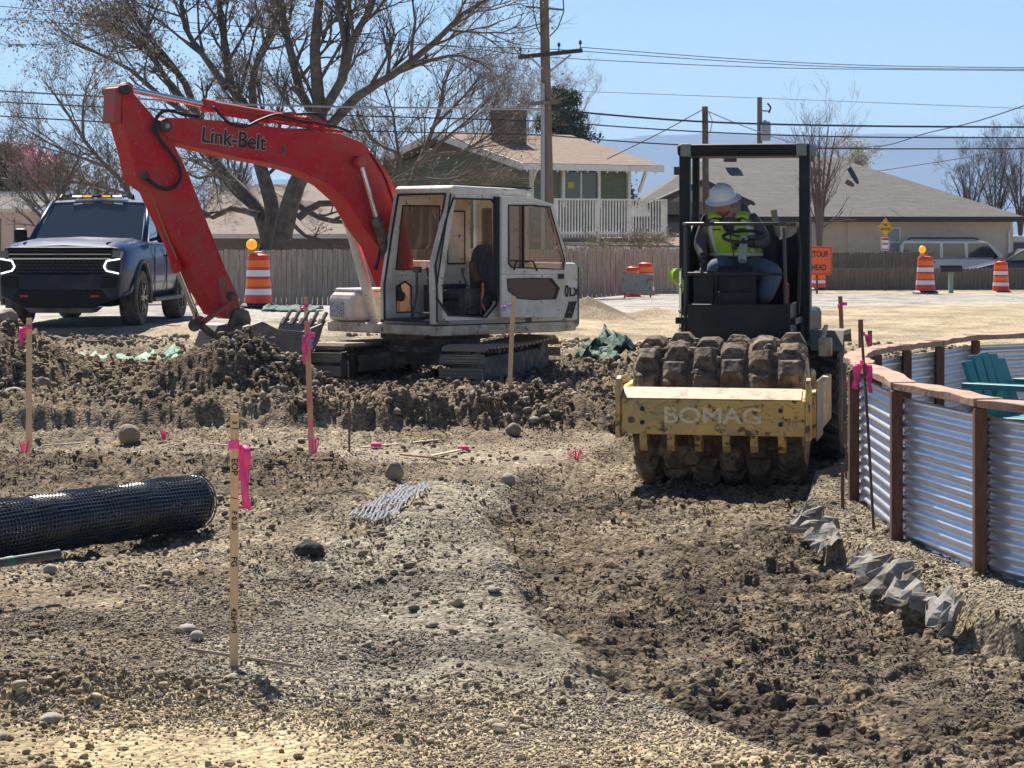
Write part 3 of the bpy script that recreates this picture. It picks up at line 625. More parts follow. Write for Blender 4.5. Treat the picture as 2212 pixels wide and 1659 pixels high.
hyd('arm_cylinder', (272, 192), (444, 227), (660, 264), -.26, .036, .062, RED)
hyd('bucket_cylinder', (429, 695), (383, 580), (318, 384), -.26, .034, .056, RED)
hyd('boom_cylinder', (777, 350), (813, 474), (862, 640), -.01, .033, .058, DKS)
hyd('boom_cylinder', (726, 400), (752, 470), (812, 700), -.52, .036, .066, WHT)
pn = MB()
for (x, y, r, yy) in ((357, 272, .075, -.09), (272, 193, .06, -.09), (313, 380, .05, -.1), (778, 348, .06, -.02), (500, 640, .05, -.09)):
    c = E.at(x, y, 'y', yy); pn.lathe([(.01, .03), (r * .8, .03), (r, .01), (r, -.40)], 18, c, (0, 1, 0))
pn.obj('pin', DKS, ex, smooth=True); c = E.at(362, 272, 'y', -.05); MB().lathe([(.01, .02), (.028, .01), (.028, -.03)], 12, c, (0, 1, 0)).obj('pin_cap', M('pin_grey', (.4, .38, .35), .5), ex, smooth=True)
def hose(pts, r=.018, y=-.07, mat=BLK, name='hose'): 
    p = [E.at(x, yy, 'y', y) for x, yy in pts]; q = []
    for i in range(len(p) - 1):
        for t in (0, .25, .5, .75):
            p0, p1, p2, p3 = p[max(i - 1, 0)], p[i], p[i + 1], p[min(i + 2, len(p) - 1)]
            q.append(.5 * ((2 * p1) + (p2 - p0) * t + (2 * p0 - 5 * p1 + 4 * p2 - p3) * t * t + (3 * p1 - p0 - 3 * p2 + p3) * t ** 3))
    q.append(p[-1]); return MB().path(q, r, 7).obj(name, mat, ex, smooth=True)
hose([(352, 240), (340, 252), (336, 270), (345, 300), (365, 325), (385, 355), (391, 380), (380, 402), (360, 408), (340, 402), (320, 388)], .02)
hose([(352, 240), (372, 240), (400, 248), (430, 252)], .018, -.12); hose([(462, 230), (480, 252), (500, 268), (530, 273), (560, 260), (595, 248), (620, 253), (655, 262), (720, 272), (760, 287)], .016)
hose([(640, 247), (680, 246), (705, 262), (712, 275)], .016, -.15); hose([(344, 262), (332, 275), (338, 292)], .02, -.06)
hose([(800, 330), (830, 380), (845, 420), (860, 470)], .012, -.08, M('dk_red', (.08, .01, .01), .6)); hose([(326, 410), (345, 470), (365, 520), (382, 560)], .008, -.16, M('pipe_tan', (.35, .2, .08), .5), 'grease_pipe')
pf = MB()
for x, y in ((575, 259), (620, 250), (640, 262), (690, 268)): c = E.at(x, y, 'y', -.2); pf.box(c, (.07, .2, .08))
pf.cyl(E.at(470, 245, 'y', -.15), E.at(740, 285, 'y', -.15), .018); pf.obj('pipe_clamps', RED, boom)
# linkage and bucket
lk = MB(); 
for yy in (-.04, -.44): lk.bar(E.at(494, 655, 'y', yy), E.at(438, 697, 'y', yy), .04, .09, Vector((0, 1, 0)))
lk.obj('link_lever', RED2, ex, bevel=.01)
lk = MB(); 
for yy in (-.10, -.40): lk.bar(E.at(431, 700, 'y', yy), E.at(505, 760, 'y', yy), .05, .12, Vector((0, 1, 0)))
lk.cyl(E.at(420, 703, 'y', -.02), E.at(420, 703, 'y', -.5), .07); lk.obj('bucket_link', DKS, ex, bevel=.01)
er = MB()
for yy in (-.06, -.38): er.prism(ep([(507, 672), (522, 664), (538, 672), (543, 690), (535, 760), (515, 775), (500, 770), (497, 700)], 'y', yy), yy, yy - .06)
er.obj('bucket_ear', DKS, ex, bevel=.01)
BY = (.16, -.66)
rim = [(545, 702), (567, 694), (600, 711), (655, 716), (701, 697)]; shell = [(690, 735), (673, 765), (640, 806), (595, 825), (550, 822), (518, 800), (507, 760), (520, 720)]
for yy in BY:
    sp_ = MB().prism(ep(rim + shell, 'y', yy), yy, yy - .03).obj('bucket_side', BKT, ex, bevel=.005)
sh = ep([(701, 697)] + shell + [(530, 706), (545, 702)], 'y', BY[0]); shi = inset(sh, .03); s2 = MB()
for i in range(len(sh) - 1): s2.add([(sh[i][0], BY[0] - .02, sh[i][1]), (sh[i + 1][0], BY[0] - .02, sh[i + 1][1]), (sh[i + 1][0], BY[1], sh[i + 1][1]), (sh[i][0], BY[1], sh[i][1]), (shi[i][0], BY[0] - .02, shi[i][1]), (shi[i + 1][0], BY[0] - .02, shi[i + 1][1]), (shi[i + 1][0], BY[1], shi[i + 1][1]), (shi[i][0], BY[1], shi[i][1])], [(0, 1, 2, 3), (4, 7, 6, 5), (0, 4, 5, 1), (2, 6, 7, 3), (0, 3, 7, 4), (1, 5, 6, 2)])
s2.obj('bucket_shell', BKT, ex)
tip = E.at(701, 697, 'y', BY[0]); tin = E.at(688, 722, 'y', BY[0]); td = (tip - tin).normalized()
for k in range(5):
    t_ = MB(); yy = BY[0] - .06 - k * .175; p0 = Vector((tip.x, yy, tip.z)) - td * .06; t_.bar(p0, p0 + td * .10, .06, .07, Vector((0, 1, 0)))
    t_.bar(p0 + td * .10, p0 + td * .2, .03, .045, Vector((0, 1, 0))); t_.obj('tooth', BKT, ex, bevel=.006)

# ------------------------------------------------------------------ padfoot roller
RLZ = -.14; RL = Vector((1.63, 17.75, RLZ)); RRZ = R(258)
Q = Fr(RL, RRZ)
ro = thing('padfoot_roller', 'yellow padfoot trench roller caked in mud with a black open canopy frame', 'road roller', RL, RRZ)
MUD = M('mud_caked', (.13, .095, .065), .95, n=(4, (.33, .25, .165), .48, .64), n2=(17, (.05, .036, .027), .50, .66), bump=(18, .9, .03))
YEL = M('yellow_worn', (.82, .53, .12), .5, n=(2.6, (.50, .35, .17), .38, .62), n2=(12, (.13, .065, .035), .545, .62), bump=(40, .2, .003))
YELT = M('yellow_pale', (.50, .40, .22), .6, n=(9, (.26, .17, .09), .50, .64))  # whiter yellow for the sunlit blade top, also used on the drum motor
RBK = M('roller_black', (.010, .012, .016), .5, n=(5, (.028, .026, .024), .5, .7), spec=.25)
RGR = M('roller_dark_panel', (.018, .019, .022), .5, n=(4, (.042, .037, .032), .45, .7), spec=.25)
dr = MB(); dr.lathe([(.40, -.62)] + [(.51 + .012 * math.sin(k * 1.7), -.62 + 1.24 * k / 24) for k in range(25)] + [(.40, .62)], 64, (0, 0, .565), (0, 1, 0))
drum = dr.obj('drum', MUD, ro, smooth=True)
pd = MB(); rnd = random.Random(3)
for i in range(6):
    for k in range(14):
        a = 2 * math.pi * (k + .5 * (i % 2)) / 14; yy = -.53 + i * .212; h = .08 + rnd.uniform(-.03, .012)
        c = Vector((math.cos(a), 0, math.sin(a))); t = Vector((-math.sin(a), 0, math.cos(a))); o_ = Vector((0, yy + rnd.uniform(-.01, .01), .565)); V = []
        for (r_, w_, l_) in ((.50, .106, .12), (.515 + h * .4, .088, .092), (.512 + h, .054, .056)):
            for sa, sb in ((-1, -1), (1, -1), (1, 1), (-1, 1)): V.append(o_ + c * (r_ + rnd.uniform(-.008, .008)) + Vector((0, 1, 0)) * sa * w_ * rnd.uniform(.85, 1.1) + t * sb * l_ * rnd.uniform(.85, 1.1))
        pd.add(V, [(8, 9, 10, 11)] + [(j + q, (j + 1) % 4 + q, (j + 1) % 4 + q + 4, j + q + 4) for q in (0, 4) for j in range(4)])
pdo = pd.obj('drum_pads', MUD, ro, bevel=.008); tag(pdo, kind='stuff')
md = MB()
for k in range(300):
    a = rnd.uniform(0, 6.28); r_ = .5 + rnd.uniform(-.01, .035); md.sphere((r_ * math.cos(a), rnd.uniform(-.6, .6), .565 + r_ * math.sin(a)), rnd.uniform(.02, .07), 7, 5, (rnd.uniform(.6, 1.2), rnd.uniform(.6, 1.4), rnd.uniform(.6, 1.2)))
md.obj('mud_lumps', MUD, ro)['kind'] = 'stuff'
for s in (-1, 1): MB().lathe([(.02, 0), (.40, 0), (.42, .01 * s), (.02, .06 * s)], 40, (0, s * .615, .565), (0, 1, 0)).obj('drum_end', YEL, ro, smooth=True)
# yoke frame
zt0, zt1 = .66, 1.02; yw = .70
fr = MB(); fr.prism([(.70, .46), (.76, .44), (.76, .70), (.62, .775), (.60, .775), (.60, .74), (.70, .68)], -yw + .02, yw - .02); fr.obj('front_blade', YEL, ro, bevel=.008)
MB().prism([(.757, .705), (.622, .778), (.624, .783), (.760, .710)], -yw + .05, yw - .05).obj('blade_top', YELT, ro)  # overlay strip: sunlight on the sloping top is put into its paler colour
for s in (-1, 1):
    eb = MB(); eb.prism([(.60, .41), (.78, .41), (.78, .76), (.74, .85), (.68, .87), (.64, .80), (.60, .76)], s * yw - .018 * s, s * yw + .018 * s); eb.obj('blade_end_plate', YEL, ro, bevel=.006)
    sp = MB(); sp.prism([(-1.0, .44), (.60, .42), (.60, .76), (.3, .78), (-1.0, .80)], s * (yw + .012) - .03, s * (yw + .012) + .03); sp.obj('side_frame', YEL, ro, bevel=.01)
    MB().bb(.02, .58, s * (yw + .044), s * (yw + .052), .40, .84).obj('side_plate', M('side_plate', (.30, .26, .24), .5, n=(5, (.35, .2, .08), .5, .62), n2=(3, (.15, .12, .11), .55, .7)), ro)
for k in range(6):
    y_ = -.52 + k * .205; tt = MB(); tt.prism([(.64, .455), (.72, .455), (.71, .36), (.66, .31), (.62, .34)], y_ - .028, y_ + .028); tt.obj('scraper_tooth', YEL, ro, bevel=.004)
FB = .7605
tx = text('lettering', 'BOMAG', .165, M('faded_white', (.84, .72, .46), .7, n=(8, (.82, .62, .30), .5, .68)), ro, (FB + .0008, 0, .58), (0, 1, 0), (0, 0, 1), .0008, .0025, sx=1.25, label='faded white maker name on the yellow blade')
bt = MB()
for yy in (-.52, .50):
    for zz in (.53, .63): bt.lathe([(.001, .006), (.018, .006), (.018, 0)], 10, (FB, yy, zz), (1, 0, 0))
bt.obj('bolt', BLK, ro)
# scratches and rust streaks as thin strips of bare metal
sc_ = MB(); rr_ = random.Random(5)
for k in range(40):
    y0 = rr_.uniform(-.62, .62); z0 = rr_.uniform(.46, .69); a = rr_.uniform(-.9, .5); l = rr_.uniform(.03, .16); pts = []
    for j in range(5):
        pts.append((FB + .0006, y0 + l * j / 4 * math.cos(a) + rr_.uniform(-.006, .006), min(.70, max(.45, z0 + l * j / 4 * math.sin(a) + rr_.uniform(-.006, .006)))))
    for p, q in zip(pts[:-1], pts[1:]): sc_.bar(p, q, .0012, rr_.uniform(.003, .011), Vector((1, 0, 0)))
tag(sc_.obj('scratches', M('rust', (.07, .03, .02), .8), ro), kind='stuff')
# rear tyres
def tyre(name, c, R_, w_, par, rim_mat, lug=True, n=28, m=None):
    t = MB(); c = Vector(c); t.lathe([(R_ * .52, -w_ * .42), (R_ * .8, -w_ * .5), (R_ * .94, -w_ * .46), (R_, -w_ * .3), (R_, w_ * .3), (R_ * .94, w_ * .46), (R_ * .8, w_ * .5), (R_ * .52, w_ * .42)], n * 2, c, (0, 1, 0))
    if lug:
        for k in range(n):
            for s in (-1, 1):
                a = 2 * math.pi * (k + (.5 if s > 0 else 0)) / n; d = Vector((math.cos(a), 0, math.sin(a))); rot = Matrix(((-math.sin(a), 0, math.cos(a)), (0, 1, 0), (math.cos(a), 0, math.sin(a)))) @ Matrix.Rotation(.5 * s, 3, 'Z')
                t.box(c + d * (R_ + .012) + Vector((0, s * w_ * .24, 0)), (R_ * .1, w_ * .44, .05), rot)
    o = t.obj(name, m or M('tyre_dusty', (.035, .033, .03), .85, n=(7, (.13, .11, .085), .4, .65)), par, smooth=False)
    MB().lathe([(.01, -w_ * .25), (R_ * .5, -w_ * .3), (R_ * .53, -w_ * .43), (R_ * .53, w_ * .43), (R_ * .5, w_ * .3), (.01, w_ * .2)], 24, c, (0, 1, 0)).obj('rim', rim_mat, o, smooth=True)
    return o
for s in (-1, 1): tyre('rear_wheel', (-2.05, s * .60, .50), .49, .34, ro, YEL)
# rear body, deck, platform
MB().bb(-2.9, -1.35, -.52, .52, .55, 1.28).obj('engine_body', RBK, ro, bevel=.05)
MB().bb(-1.0, -.60, -.62, .62, .48, .84).obj('rear_yoke', YEL, ro, bevel=.03)
MB().bb(-1.45, -.95, -.2, .2, .55, .9).obj('articulation_joint', DKS, ro, bevel=.03)
pt = MB(); pt.bb(-2.05, -.72, -.48, .48, 1.20, 1.25); pt.obj('platform', RBK, ro)
fpn = MB(); fpn.bb(-.76, -.70, -.38, .41, .98, 1.36); fpn.obj('front_panel', RGR, ro, bevel=.01)
fp2 = MB(); fp2.prism([(-.70, 1.36), (-1.3, 1.36), (-1.3, .98), (-.70, .98)], .41, .44); fp2.obj('step_side_panel', RGR, ro)
MB().bb(-1.12, -.98, -.19, .13, 1.25, 1.66).obj('dash_pedestal', RBK, ro, bevel=.03)
MB().bb(-1.00, -.93, -.17, .12, 1.28, 1.46).obj('dash_panel', RGR, ro, bevel=.02)
MB().bb(-1.0, -.92, -.36, -.20, 1.26, 1.62).obj('battery_box', RGR, ro, bevel=.01)
sb = MB(); sb.bb(-1.85, -1.38, -.25, .25, 1.45, 1.56); sb.bb(-1.92, -1.80, -.24, .24, 1.55, 2.0); sb.bb(-1.85, -1.4, -.2, .2, 1.25, 1.46); sb.obj('seat', BLK, ro, bevel=.03)
cvx = MB(); prof = [(-.50, 1.25), (-.50, 1.98), (-.47, 2.06), (-.34, 2.02), (-.2, 1.90), (-.05, 1.87), (.24, 1.87), (.34, 1.90), (.44, 2.0), (.50, 2.05), (.50, 1.25)]
cvx.prism(prof, -2.02, -1.97, 'x'); cvx.obj('rear_guard', RBK, ro)
for s in (-1, 1): MB().prism([(-2.0, 1.25), (-1.35, 1.25), (-1.40, 1.80), (-1.7, 1.95), (-2.0, 2.05)], s * .49 - .015, s * .49 + .015).obj('side_guard', RBK, ro, bevel=.01)
# canopy frame (roll bar)
RP = [(-1.62, 1)]
rp = MB(); ztop = PZ(313, 19.3) - RLZ; yL = .495
for s in (-1, 1):
    rp.bb(-1.46, -1.36, s * yL - .045, s * yL + .045, .9, ztop - .08); rp.bb(-1.90, -1.84, s * (yL - .03) - .03, s * (yL - .03) + .03, 1.2, ztop - .08)
rp.obj('canopy_post', RBK, ro, bevel=.012)
ct = MB(); ct.prism([(-1.95, ztop - .10), (-1.30, ztop - .10), (-1.27, ztop - .02), (-1.30, ztop), (-1.95, ztop), (-1.98, ztop - .03)], -yL - .05, yL + .05); ct.obj('canopy_roof', RBK, ro, bevel=.02)
ce = MB()
for s in (-1, 1): ce.bb(-1.34, -1.262, s * (yL - .02) - .04, s * (yL - .02) + .045, ztop - .103, ztop + .002)
ce.obj('canopy_corner', M('grey_corner', (.17, .2, .19), .4), ro, bevel=.01)
# hand rails
xr = -.80; rl = MB(); z1 = 2.0; z2 = 1.60
rl.path([(xr - .5, -.43, z1 - .0), (xr - .05, -.43, z1), (xr, -.40, z1), (xr, .33, z1), (xr - .04, .38, z1), (xr - .5, .42, z1)], .014, 8)
rl.path([(xr, -.41, z1 - .02), (xr, -.41, 1.0)], .014, 8); rl.path([(xr, .38, z1 - .03), (xr, .40, 1.2)], .014, 8)
rl.path([(xr, -.41, z2), (xr, .38, z2)], .013, 8); rl.obj('handrail', M('rail_dark', (.03, .03, .033), .35), ro, smooth=True)
kn = MB()
for z in (1.15, 1.3, 1.5): kn.sphere((xr + .01, -.45, z), .018, 8, 6)
kn.path([(xr, -.45, 1.0), (xr, -.45, 1.62)], .012, 6); kn.obj('lever_bank', STEEL, ro, smooth=True)
cc = Vector((-1.12, -.05, 2.05)); 
sc2 = MB(); nn = 24; pts = [(cc.x - .12 * math.sin(0) + .05 * math.cos(2 * math.pi * k / nn) * 1 - .0, cc.y + .17 * math.sin(2 * math.pi * k / nn), cc.z - .10 + .03 * math.cos(2 * math.pi * k / nn) - .0) for k in range(nn + 1)]
pts = [(-1.18 + .15 * math.cos(2 * math.pi * k / nn), .02 + .17 * math.sin(2 * math.pi * k / nn), 1.90 + .045 * -math.cos(2 * math.pi * k / nn)) for k in range(nn + 1)]
sc2.path(pts, .014, 7, caps=False)
for k in (0, 8, 16): sc2.bar(pts[k], (-1.18, .02, 1.89), .02, .012)
sc2.obj('steering_wheel', BLK, ro, smooth=True)
MB().cyl((-1.18, .02, 1.89), (-1.05, .02, 1.70), .03, .035, 12).obj('steering_column', M('column_grey', (.35, .37, .36), .5), ro, smooth=True)
MB().path([(-1.30, .45, 1.97), (-1.28, .47, 1.8), (-1.28, .46, 1.4), (-1.28, .45, 1.27)], .014, 6).obj('control_cable', BLK, ro, smooth=True)
MB().bb(-1.3, -1.22, .33, .38, 1.30, 1.52).obj('fire_extinguisher', M('fire_red', (.35, .01, .04), .5), ro, bevel=.02)
MB().path([(-1.8, .24, 1.9), (-1.8, .20, 2.12)], [.022, .028], 10).obj('exhaust_pipe', M('exhaust', (.2, .18, .16), .4, .6), ro, smooth=True)
cab_ = MB(); cab_.bb(-.30, -.20, .70, .80, .98, 1.12); cab_.path([(-.25, .72, 1.08), (-.45, .74, 1.2), (-.7, .70, 1.15)], .02, 6); cab_.obj('drum_motor', YELT, ro, bevel=.01)
MB().prism([(-2.62, .98), (-2.5, 1.1), (-1.6, 1.12), (-1.45, 1.0), (-1.45, .96), (-1.6, 1.08), (-2.5, 1.06)], .44, .80).obj('mudguard', M('guard_muddy', (.2, .17, .12), .7), ro)
# hi-vis jacket hanging on the left rail
hv = MB(); V = []; HV = M('hivis_cloth', (.42, .62, .05), .8, n=(9, (.30, .45, .04), .45, .65))
jk = thing('hanging_vest', 'crumpled yellow-green safety vest hung over the roller side rail', 'vest', Q.m @ Vector((-.95, -.49, 1.62)), 0)
r2 = random.Random(4)
for i in range(7):
    for k in range(10): a = 2 * math.pi * k / 10; rr = (.022 + .018 * math.sin(i * .9) + .010 * r2.random()) * (1.0 if k % 2 else .55); V.append((rr * 1.6 * math.cos(a) - .03 * math.sin(i), rr * math.sin(a) - .012 * i, .02 - i * .035))
hv.add(V, [(i * 10 + k, i * 10 + (k + 1) % 10, (i + 1) * 10 + (k + 1) % 10, (i + 1) * 10 + k) for i in range(6) for k in range(10)] + [tuple(range(10)), tuple(range(60, 70))])
hv.obj('vest_cloth', HV, jk, smooth=True)

# ------------------------------------------------------------------ operator
def skin(name, chains, mat, parent, sub=2, root=0):
    """chains: list of lists of (point, radius); shared points join"""
    vs_ = []; ed = []; rad = []; idx = {}
    def vid(p, r):
        k = tuple(round(c, 4) for c in p)
        if k not in idx: idx[k] = len(vs_); vs_.append(k); rad.append(r)
        return idx[k]
    for ch in chains:
        prev = None
        for p, r in ch:
            i = vid(p, r)
            if prev is not None and prev != i: ed.append((prev, i))
            prev = i
    me = bpy.data.meshes.new(name); me.from_pydata(vs_, ed, []); o = bpy.data.objects.new(name, me); COL.objects.link(o)
    sk = o.modifiers.new('s', 'SKIN'); sk.use_smooth_shade = True
    for i, sv in enumerate(me.skin_vertices[0].data): r = rad[i]; sv.radius = (r, r) if not isinstance(r, tuple) else r; sv.use_root = (i == root)
    sb_ = o.modifiers.new('u', 'SUBSURF'); sb_.levels = sb_.render_levels = sub
    bake(o); o.data.materials.append(mat); o.parent = parent
    return o
# roller frame: +x towards the viewer, +y to picture right, z up
pe_root = Q.m @ Vector((-1.60, -.02, 1.25)); pe_root = Vector(pe_root)
pe = thing('person', 'seated roller driver in white hard hat and yellow-green vest looking down at the lever', 'person', pe_root, RRZ)
def q(x, y, xl): return Q.at(x, y, 'x', xl) - Vector((-1.60, -.02, 1.25))
PEL = q(1592, 566, -1.62); WST = q(1590, 540, -1.62); CHS = q(1582, 500, -1.58); NEK = q(1574, 466, -1.54); HDB = q(1566, 452, -1.50); HDT = q(1560, 420, -1.50)
LSH = q(1626, 478, -1.58); LEL = q(1654, 523, -1.50); LWR = q(1617, 524, -1.25)         # picture right arm
RSH = q(1528, 482, -1.56); REL = q(1511, 530, -1.52); RWR = q(1521, 560, -1.36)
LHP = q(1612, 575, -1.62); LKN = q(1672, 588, -1.22); LAN = q(1646, 655, -1.18)
RHP = q(1570, 575, -1.62); RKN = q(1548, 578, -1.16); RAN = q(1544, 650, -1.20)
t3 = lambda p: tuple(p)
SKIN_ = M('skin', (.42, .20, .14), .6, n=(20, (.36, .15, .10), .45, .65))
body = skin('body', [[(PEL, .12), (WST, .11), (CHS, .12), (NEK, .055), (HDB, .055), ((HDB + HDT) / 2, .078), (HDT, .085)],
    [(CHS, .12), (LSH, .06), (LEL, .045), (LWR, .03)], [(CHS, .12), (RSH, .06), (REL, .045), (RWR, .03)],
    [(PEL, .12), (LHP, .08), (LKN, .06), (LAN, .04)], [(PEL, .12), (RHP, .08), (RKN, .06), (RAN, .04)]], SKIN_, pe)
DENIM = M('denim', (.07, .10, .145), .85, n=(6, (.13, .15, .17), .42, .66), bump=(60, .3, .004))
SHIRT = M('grey_shirt', (.075, .07, .085), .9, n=(10, (.10, .095, .105), .4, .65))
LTH = (LHP + LKN) / 2; RTH = (RHP + RKN) / 2
skin('jeans', [[(PEL + Vector((0, 0, .04)), .14), (PEL, .15), (LHP, .11), (LTH, .105), (LKN, .095), ((LKN + LAN) / 2, .082), (LAN, .075)], [(PEL, .15), (RHP, .11), (RTH, .10), (RKN, .092), ((RKN + RAN) / 2, .08), (RAN, .072)]], DENIM, pe, root=1)
skin('shirt', [[(WST, .135), (CHS, .15), (CHS + (NEK - CHS) * .6, .10), (NEK - (NEK - CHS) * .1, .062)], [(CHS, .15), (LSH, .085), ((LSH + LEL) / 2, .072), (LEL, .062), ((LEL + LWR) / 2, .052), (LWR, .042)], [(CHS, .15), (RSH, .085), ((RSH + REL) / 2, .07), (REL, .06), ((REL + RWR) / 2, .05), (RWR, .042)]], SHIRT, pe, root=1)
# vest: shell rings around the torso, open V at the neck
vx = MB(); rings = [(PEL + Vector((0, 0, .045)), .215, .19), (WST, .205, .20), ((WST + CHS) / 2, .21, .21), (CHS, .215, .205), (CHS + (NEK - CHS) * .4, .20, .18), (CHS + (NEK - CHS) * .78, .165, .13)]
NB = 32; V = []
for (c, ry, rx_) in rings:
    for k in range(NB): a = 2 * math.pi * k / NB; V.append(c + Vector((rx_ * math.cos(a), ry * math.sin(a), 0)))
Fv = []
for i in range(5):
    for k in range(NB):
        ang = 360 * k / NB; ang = ang - 360 if ang > 180 else ang
        if i >= 3 and -14 * (i - 2) <= ang + 5 < 14 * (i - 2): continue
        if i == 3 and (80 < abs(ang + 5) < 100): pass
        if i == 4 and 62 < abs(ang + 5) < 118: continue
        Fv.append((i * NB + k, i * NB + (k + 1) % NB, (i + 1) * NB + (k + 1) % NB, (i + 1) * NB + k))
vx.add(V, Fv)
vm = link_mesh('vest', vx.mesh('vest'), HV, pe, True); s_ = vm.modifiers.new('t', 'SOLIDIFY'); s_.thickness = .012; s_.offset = 1; s2_ = vm.modifiers.new('u', 'SUBSURF'); s2_.levels = s2_.render_levels = 1
SIL = M('reflective_tape', (.62, .60, .58), .5)
def ringpt(i, ang, off=.016):
    i0 = int(min(i, 4)); t = i - i0; (c0, a0, b0), (c1, a1, b1) = rings[i0], rings[i0 + 1]; c = c0.lerp(c1, t); ry = a0 + (a1 - a0) * t + off; rx_ = b0 + (b1 - b0) * t + off; a = R(ang)
    return c + Vector((rx_ * math.cos(a), ry * math.sin(a), 0))
def strip(pl, pr, name, mat, off=.017):
    b_ = MB(); V = [ringpt(*p, off) for p in pl] + [ringpt(*p, off) for p in pr]; n_ = len(pl); b_.add(V, [(i, i + 1, n_ + i + 1, n_ + i) for i in range(n_ - 1)]); o_ = link_mesh(name, b_.mesh(name), mat, vm, True)
    sd_ = o_.modifiers.new('t', 'SOLIDIFY'); sd_.thickness = .004; return o_
for s_ in (-1, 1):
    SH_ = LSH if s_ > 0 else RSH; mid = NEK.lerp(SH_, .62); top_ = Vector((mid.x, mid.y, max(NEK.z, SH_.z) + .0)); A_ = ringpt(4.7, s_ * 40, .0); C_ = ringpt(4.7, s_ * 140, .0); V = []
    for j in range(9):
        t = j / 8; p = A_ * (1 - t) ** 2 + (top_ * 2 - (A_ + C_) * .5) * 2 * t * (1 - t) + C_ * t * t
        V += [p + Vector((0, -.055, .012 if s_ < 0 else .022)), p + Vector((0, 0, .03)), p + Vector((0, .055, .022 if s_ < 0 else .012))]
    b_ = MB(); b_.add(V, [f for i in range(8) for f in ((3 * i, 3 * i + 1, 3 * i + 4, 3 * i + 3), (3 * i + 1, 3 * i + 2, 3 * i + 5, 3 * i + 4))]); o_ = link_mesh('shoulder_strap', b_.mesh('shoulder_strap'), HV, vm, True); sd_ = o_.modifiers.new('t', 'SOLIDIFY'); sd_.thickness = .01; sd_.offset = 1
strip([(.6 + .44 * k, 40 + 0 * k) for k in range(11)], [(.6 + .44 * k, 57) for k in range(11)], 'reflective_strip', SIL)
strip([(.6 + .44 * k, -40) for k in range(11)], [(.6 + .44 * k, -57) for k in range(11)], 'reflective_strip', SIL)
strip([(.15, -80 + 10 * k) for k in range(17)], [(.55, -80 + 10 * k) for k in range(17)], 'reflective_strip', SIL)
strip([(3.3, 20), (3.3, 28), (3.3, 36)], [(3.5, 20), (3.5, 28), (3.5, 36)], 'pocket_tab', BLK, .022); strip([(3.2, -18), (3.2, -26), (3.2, -36)], [(3.4, -18), (3.4, -26), (3.4, -36)], 'pocket_tab', BLK, .022)
strip([(.1 + .55 * k, -1) for k in range(6)], [(.1 + .55 * k, 1) for k in range(6)], 'zip', BLK, .018)
# head details : face turned down and to picture left
hd = (HDB + HDT) / 2 + Vector((.005, 0, .0)); fw = Vector((.88, -.30, -.36)).normalized(); rt = Vector((0, 0, 1)).cross(fw).normalized(); up_ = fw.cross(rt).normalized()
def hp(f, r_, u_): return hd + fw * f + rt * r_ + up_ * u_
hdm = MB(); hr_ = Matrix((fw, rt, up_)).transposed()
def hs_(c, r_, sc): 
    b_ = MB().sphere((0, 0, 0), r_, 16, 12, sc); return [hr_ @ Vector(v) + c for v in b_.v], b_.f
for c, r_, sc in ((hp(0, 0, 0), .088, (1.05, .84, 1.2)), (hp(.028, 0, -.062), .058, (1.0, .95, .8)), (hp(.093, 0, -.012), .017, (1.0, .8, 1.5)), (hp(.0, .078, -.01), .022, (.8, .4, 1.3)), (hp(.0, -.078, -.01), .022, (.8, .4, 1.3)), (hp(.08, 0, .02), .03, (.5, 1.8, .4))):
    hdm.add(*hs_(c, r_, sc))
hdm.obj('face', SKIN_, pe, smooth=True)
fe = MB()
for s in (-1, 1): fe.add(*hs_(hp(.083, s * .030, .004), .011, (.5, 1.3, .6)))
fe.obj('eye', M('eye_dark', (.05, .03, .025), .4), pe, smooth=True)
MB().add(*hs_(hp(.083, 0, -.062), .02, (.4, 1.3, .28))).obj('mouth', M('lips', (.28, .10, .08), .6), pe, smooth=True)
be = MB(); be.add(*hs_(hp(.03, 0, -.075), .058, (.98, 1.02, .66))); be.obj('beard', M('beard', (.20, .085, .05), .9), pe, smooth=True)
MB().add(*hs_(hp(-.025, 0, .0), .088, (1.0, .92, 1.05))).obj('hair', M('hair_brown', (.06, .03, .02), .9), pe, smooth=True)
hu = (up_ * .93 + fw * .05 + Vector((0, 0, .1))).normalized(); HC = hd + hu * .030
ht = MB(); ht.lathe([(.150, -.012), (.152, -.004), (.112, .010), (.106, .03), (.100, .065), (.082, .098), (.05, .118), (.001, .126)], 36, HC, hu, cap=False); ht.lathe([(.150, -.012), (.10, .0), (.001, .01)], 36, HC, hu, cap=False)
hat = ht.obj('hard_hat', M('hat_white', (.66, .67, .70), .35, coat=.3), pe, smooth=True)
rg_ = MB(); a_ = hu.cross(rt).normalized()
for s in (-.35, 0, .35):
    pts = [HC + hu * (.03 + .1 * math.sin(t)) * 1.0 + a_ * (.104 * math.cos(t)) + rt * (.09 * s) * math.sin(t) for t in [math.pi * k / 12 for k in range(13)]]; rg_.path(pts, .005, 5)
rg_.obj('hat_ridge', MATS['hat_white'], hat, smooth=True)
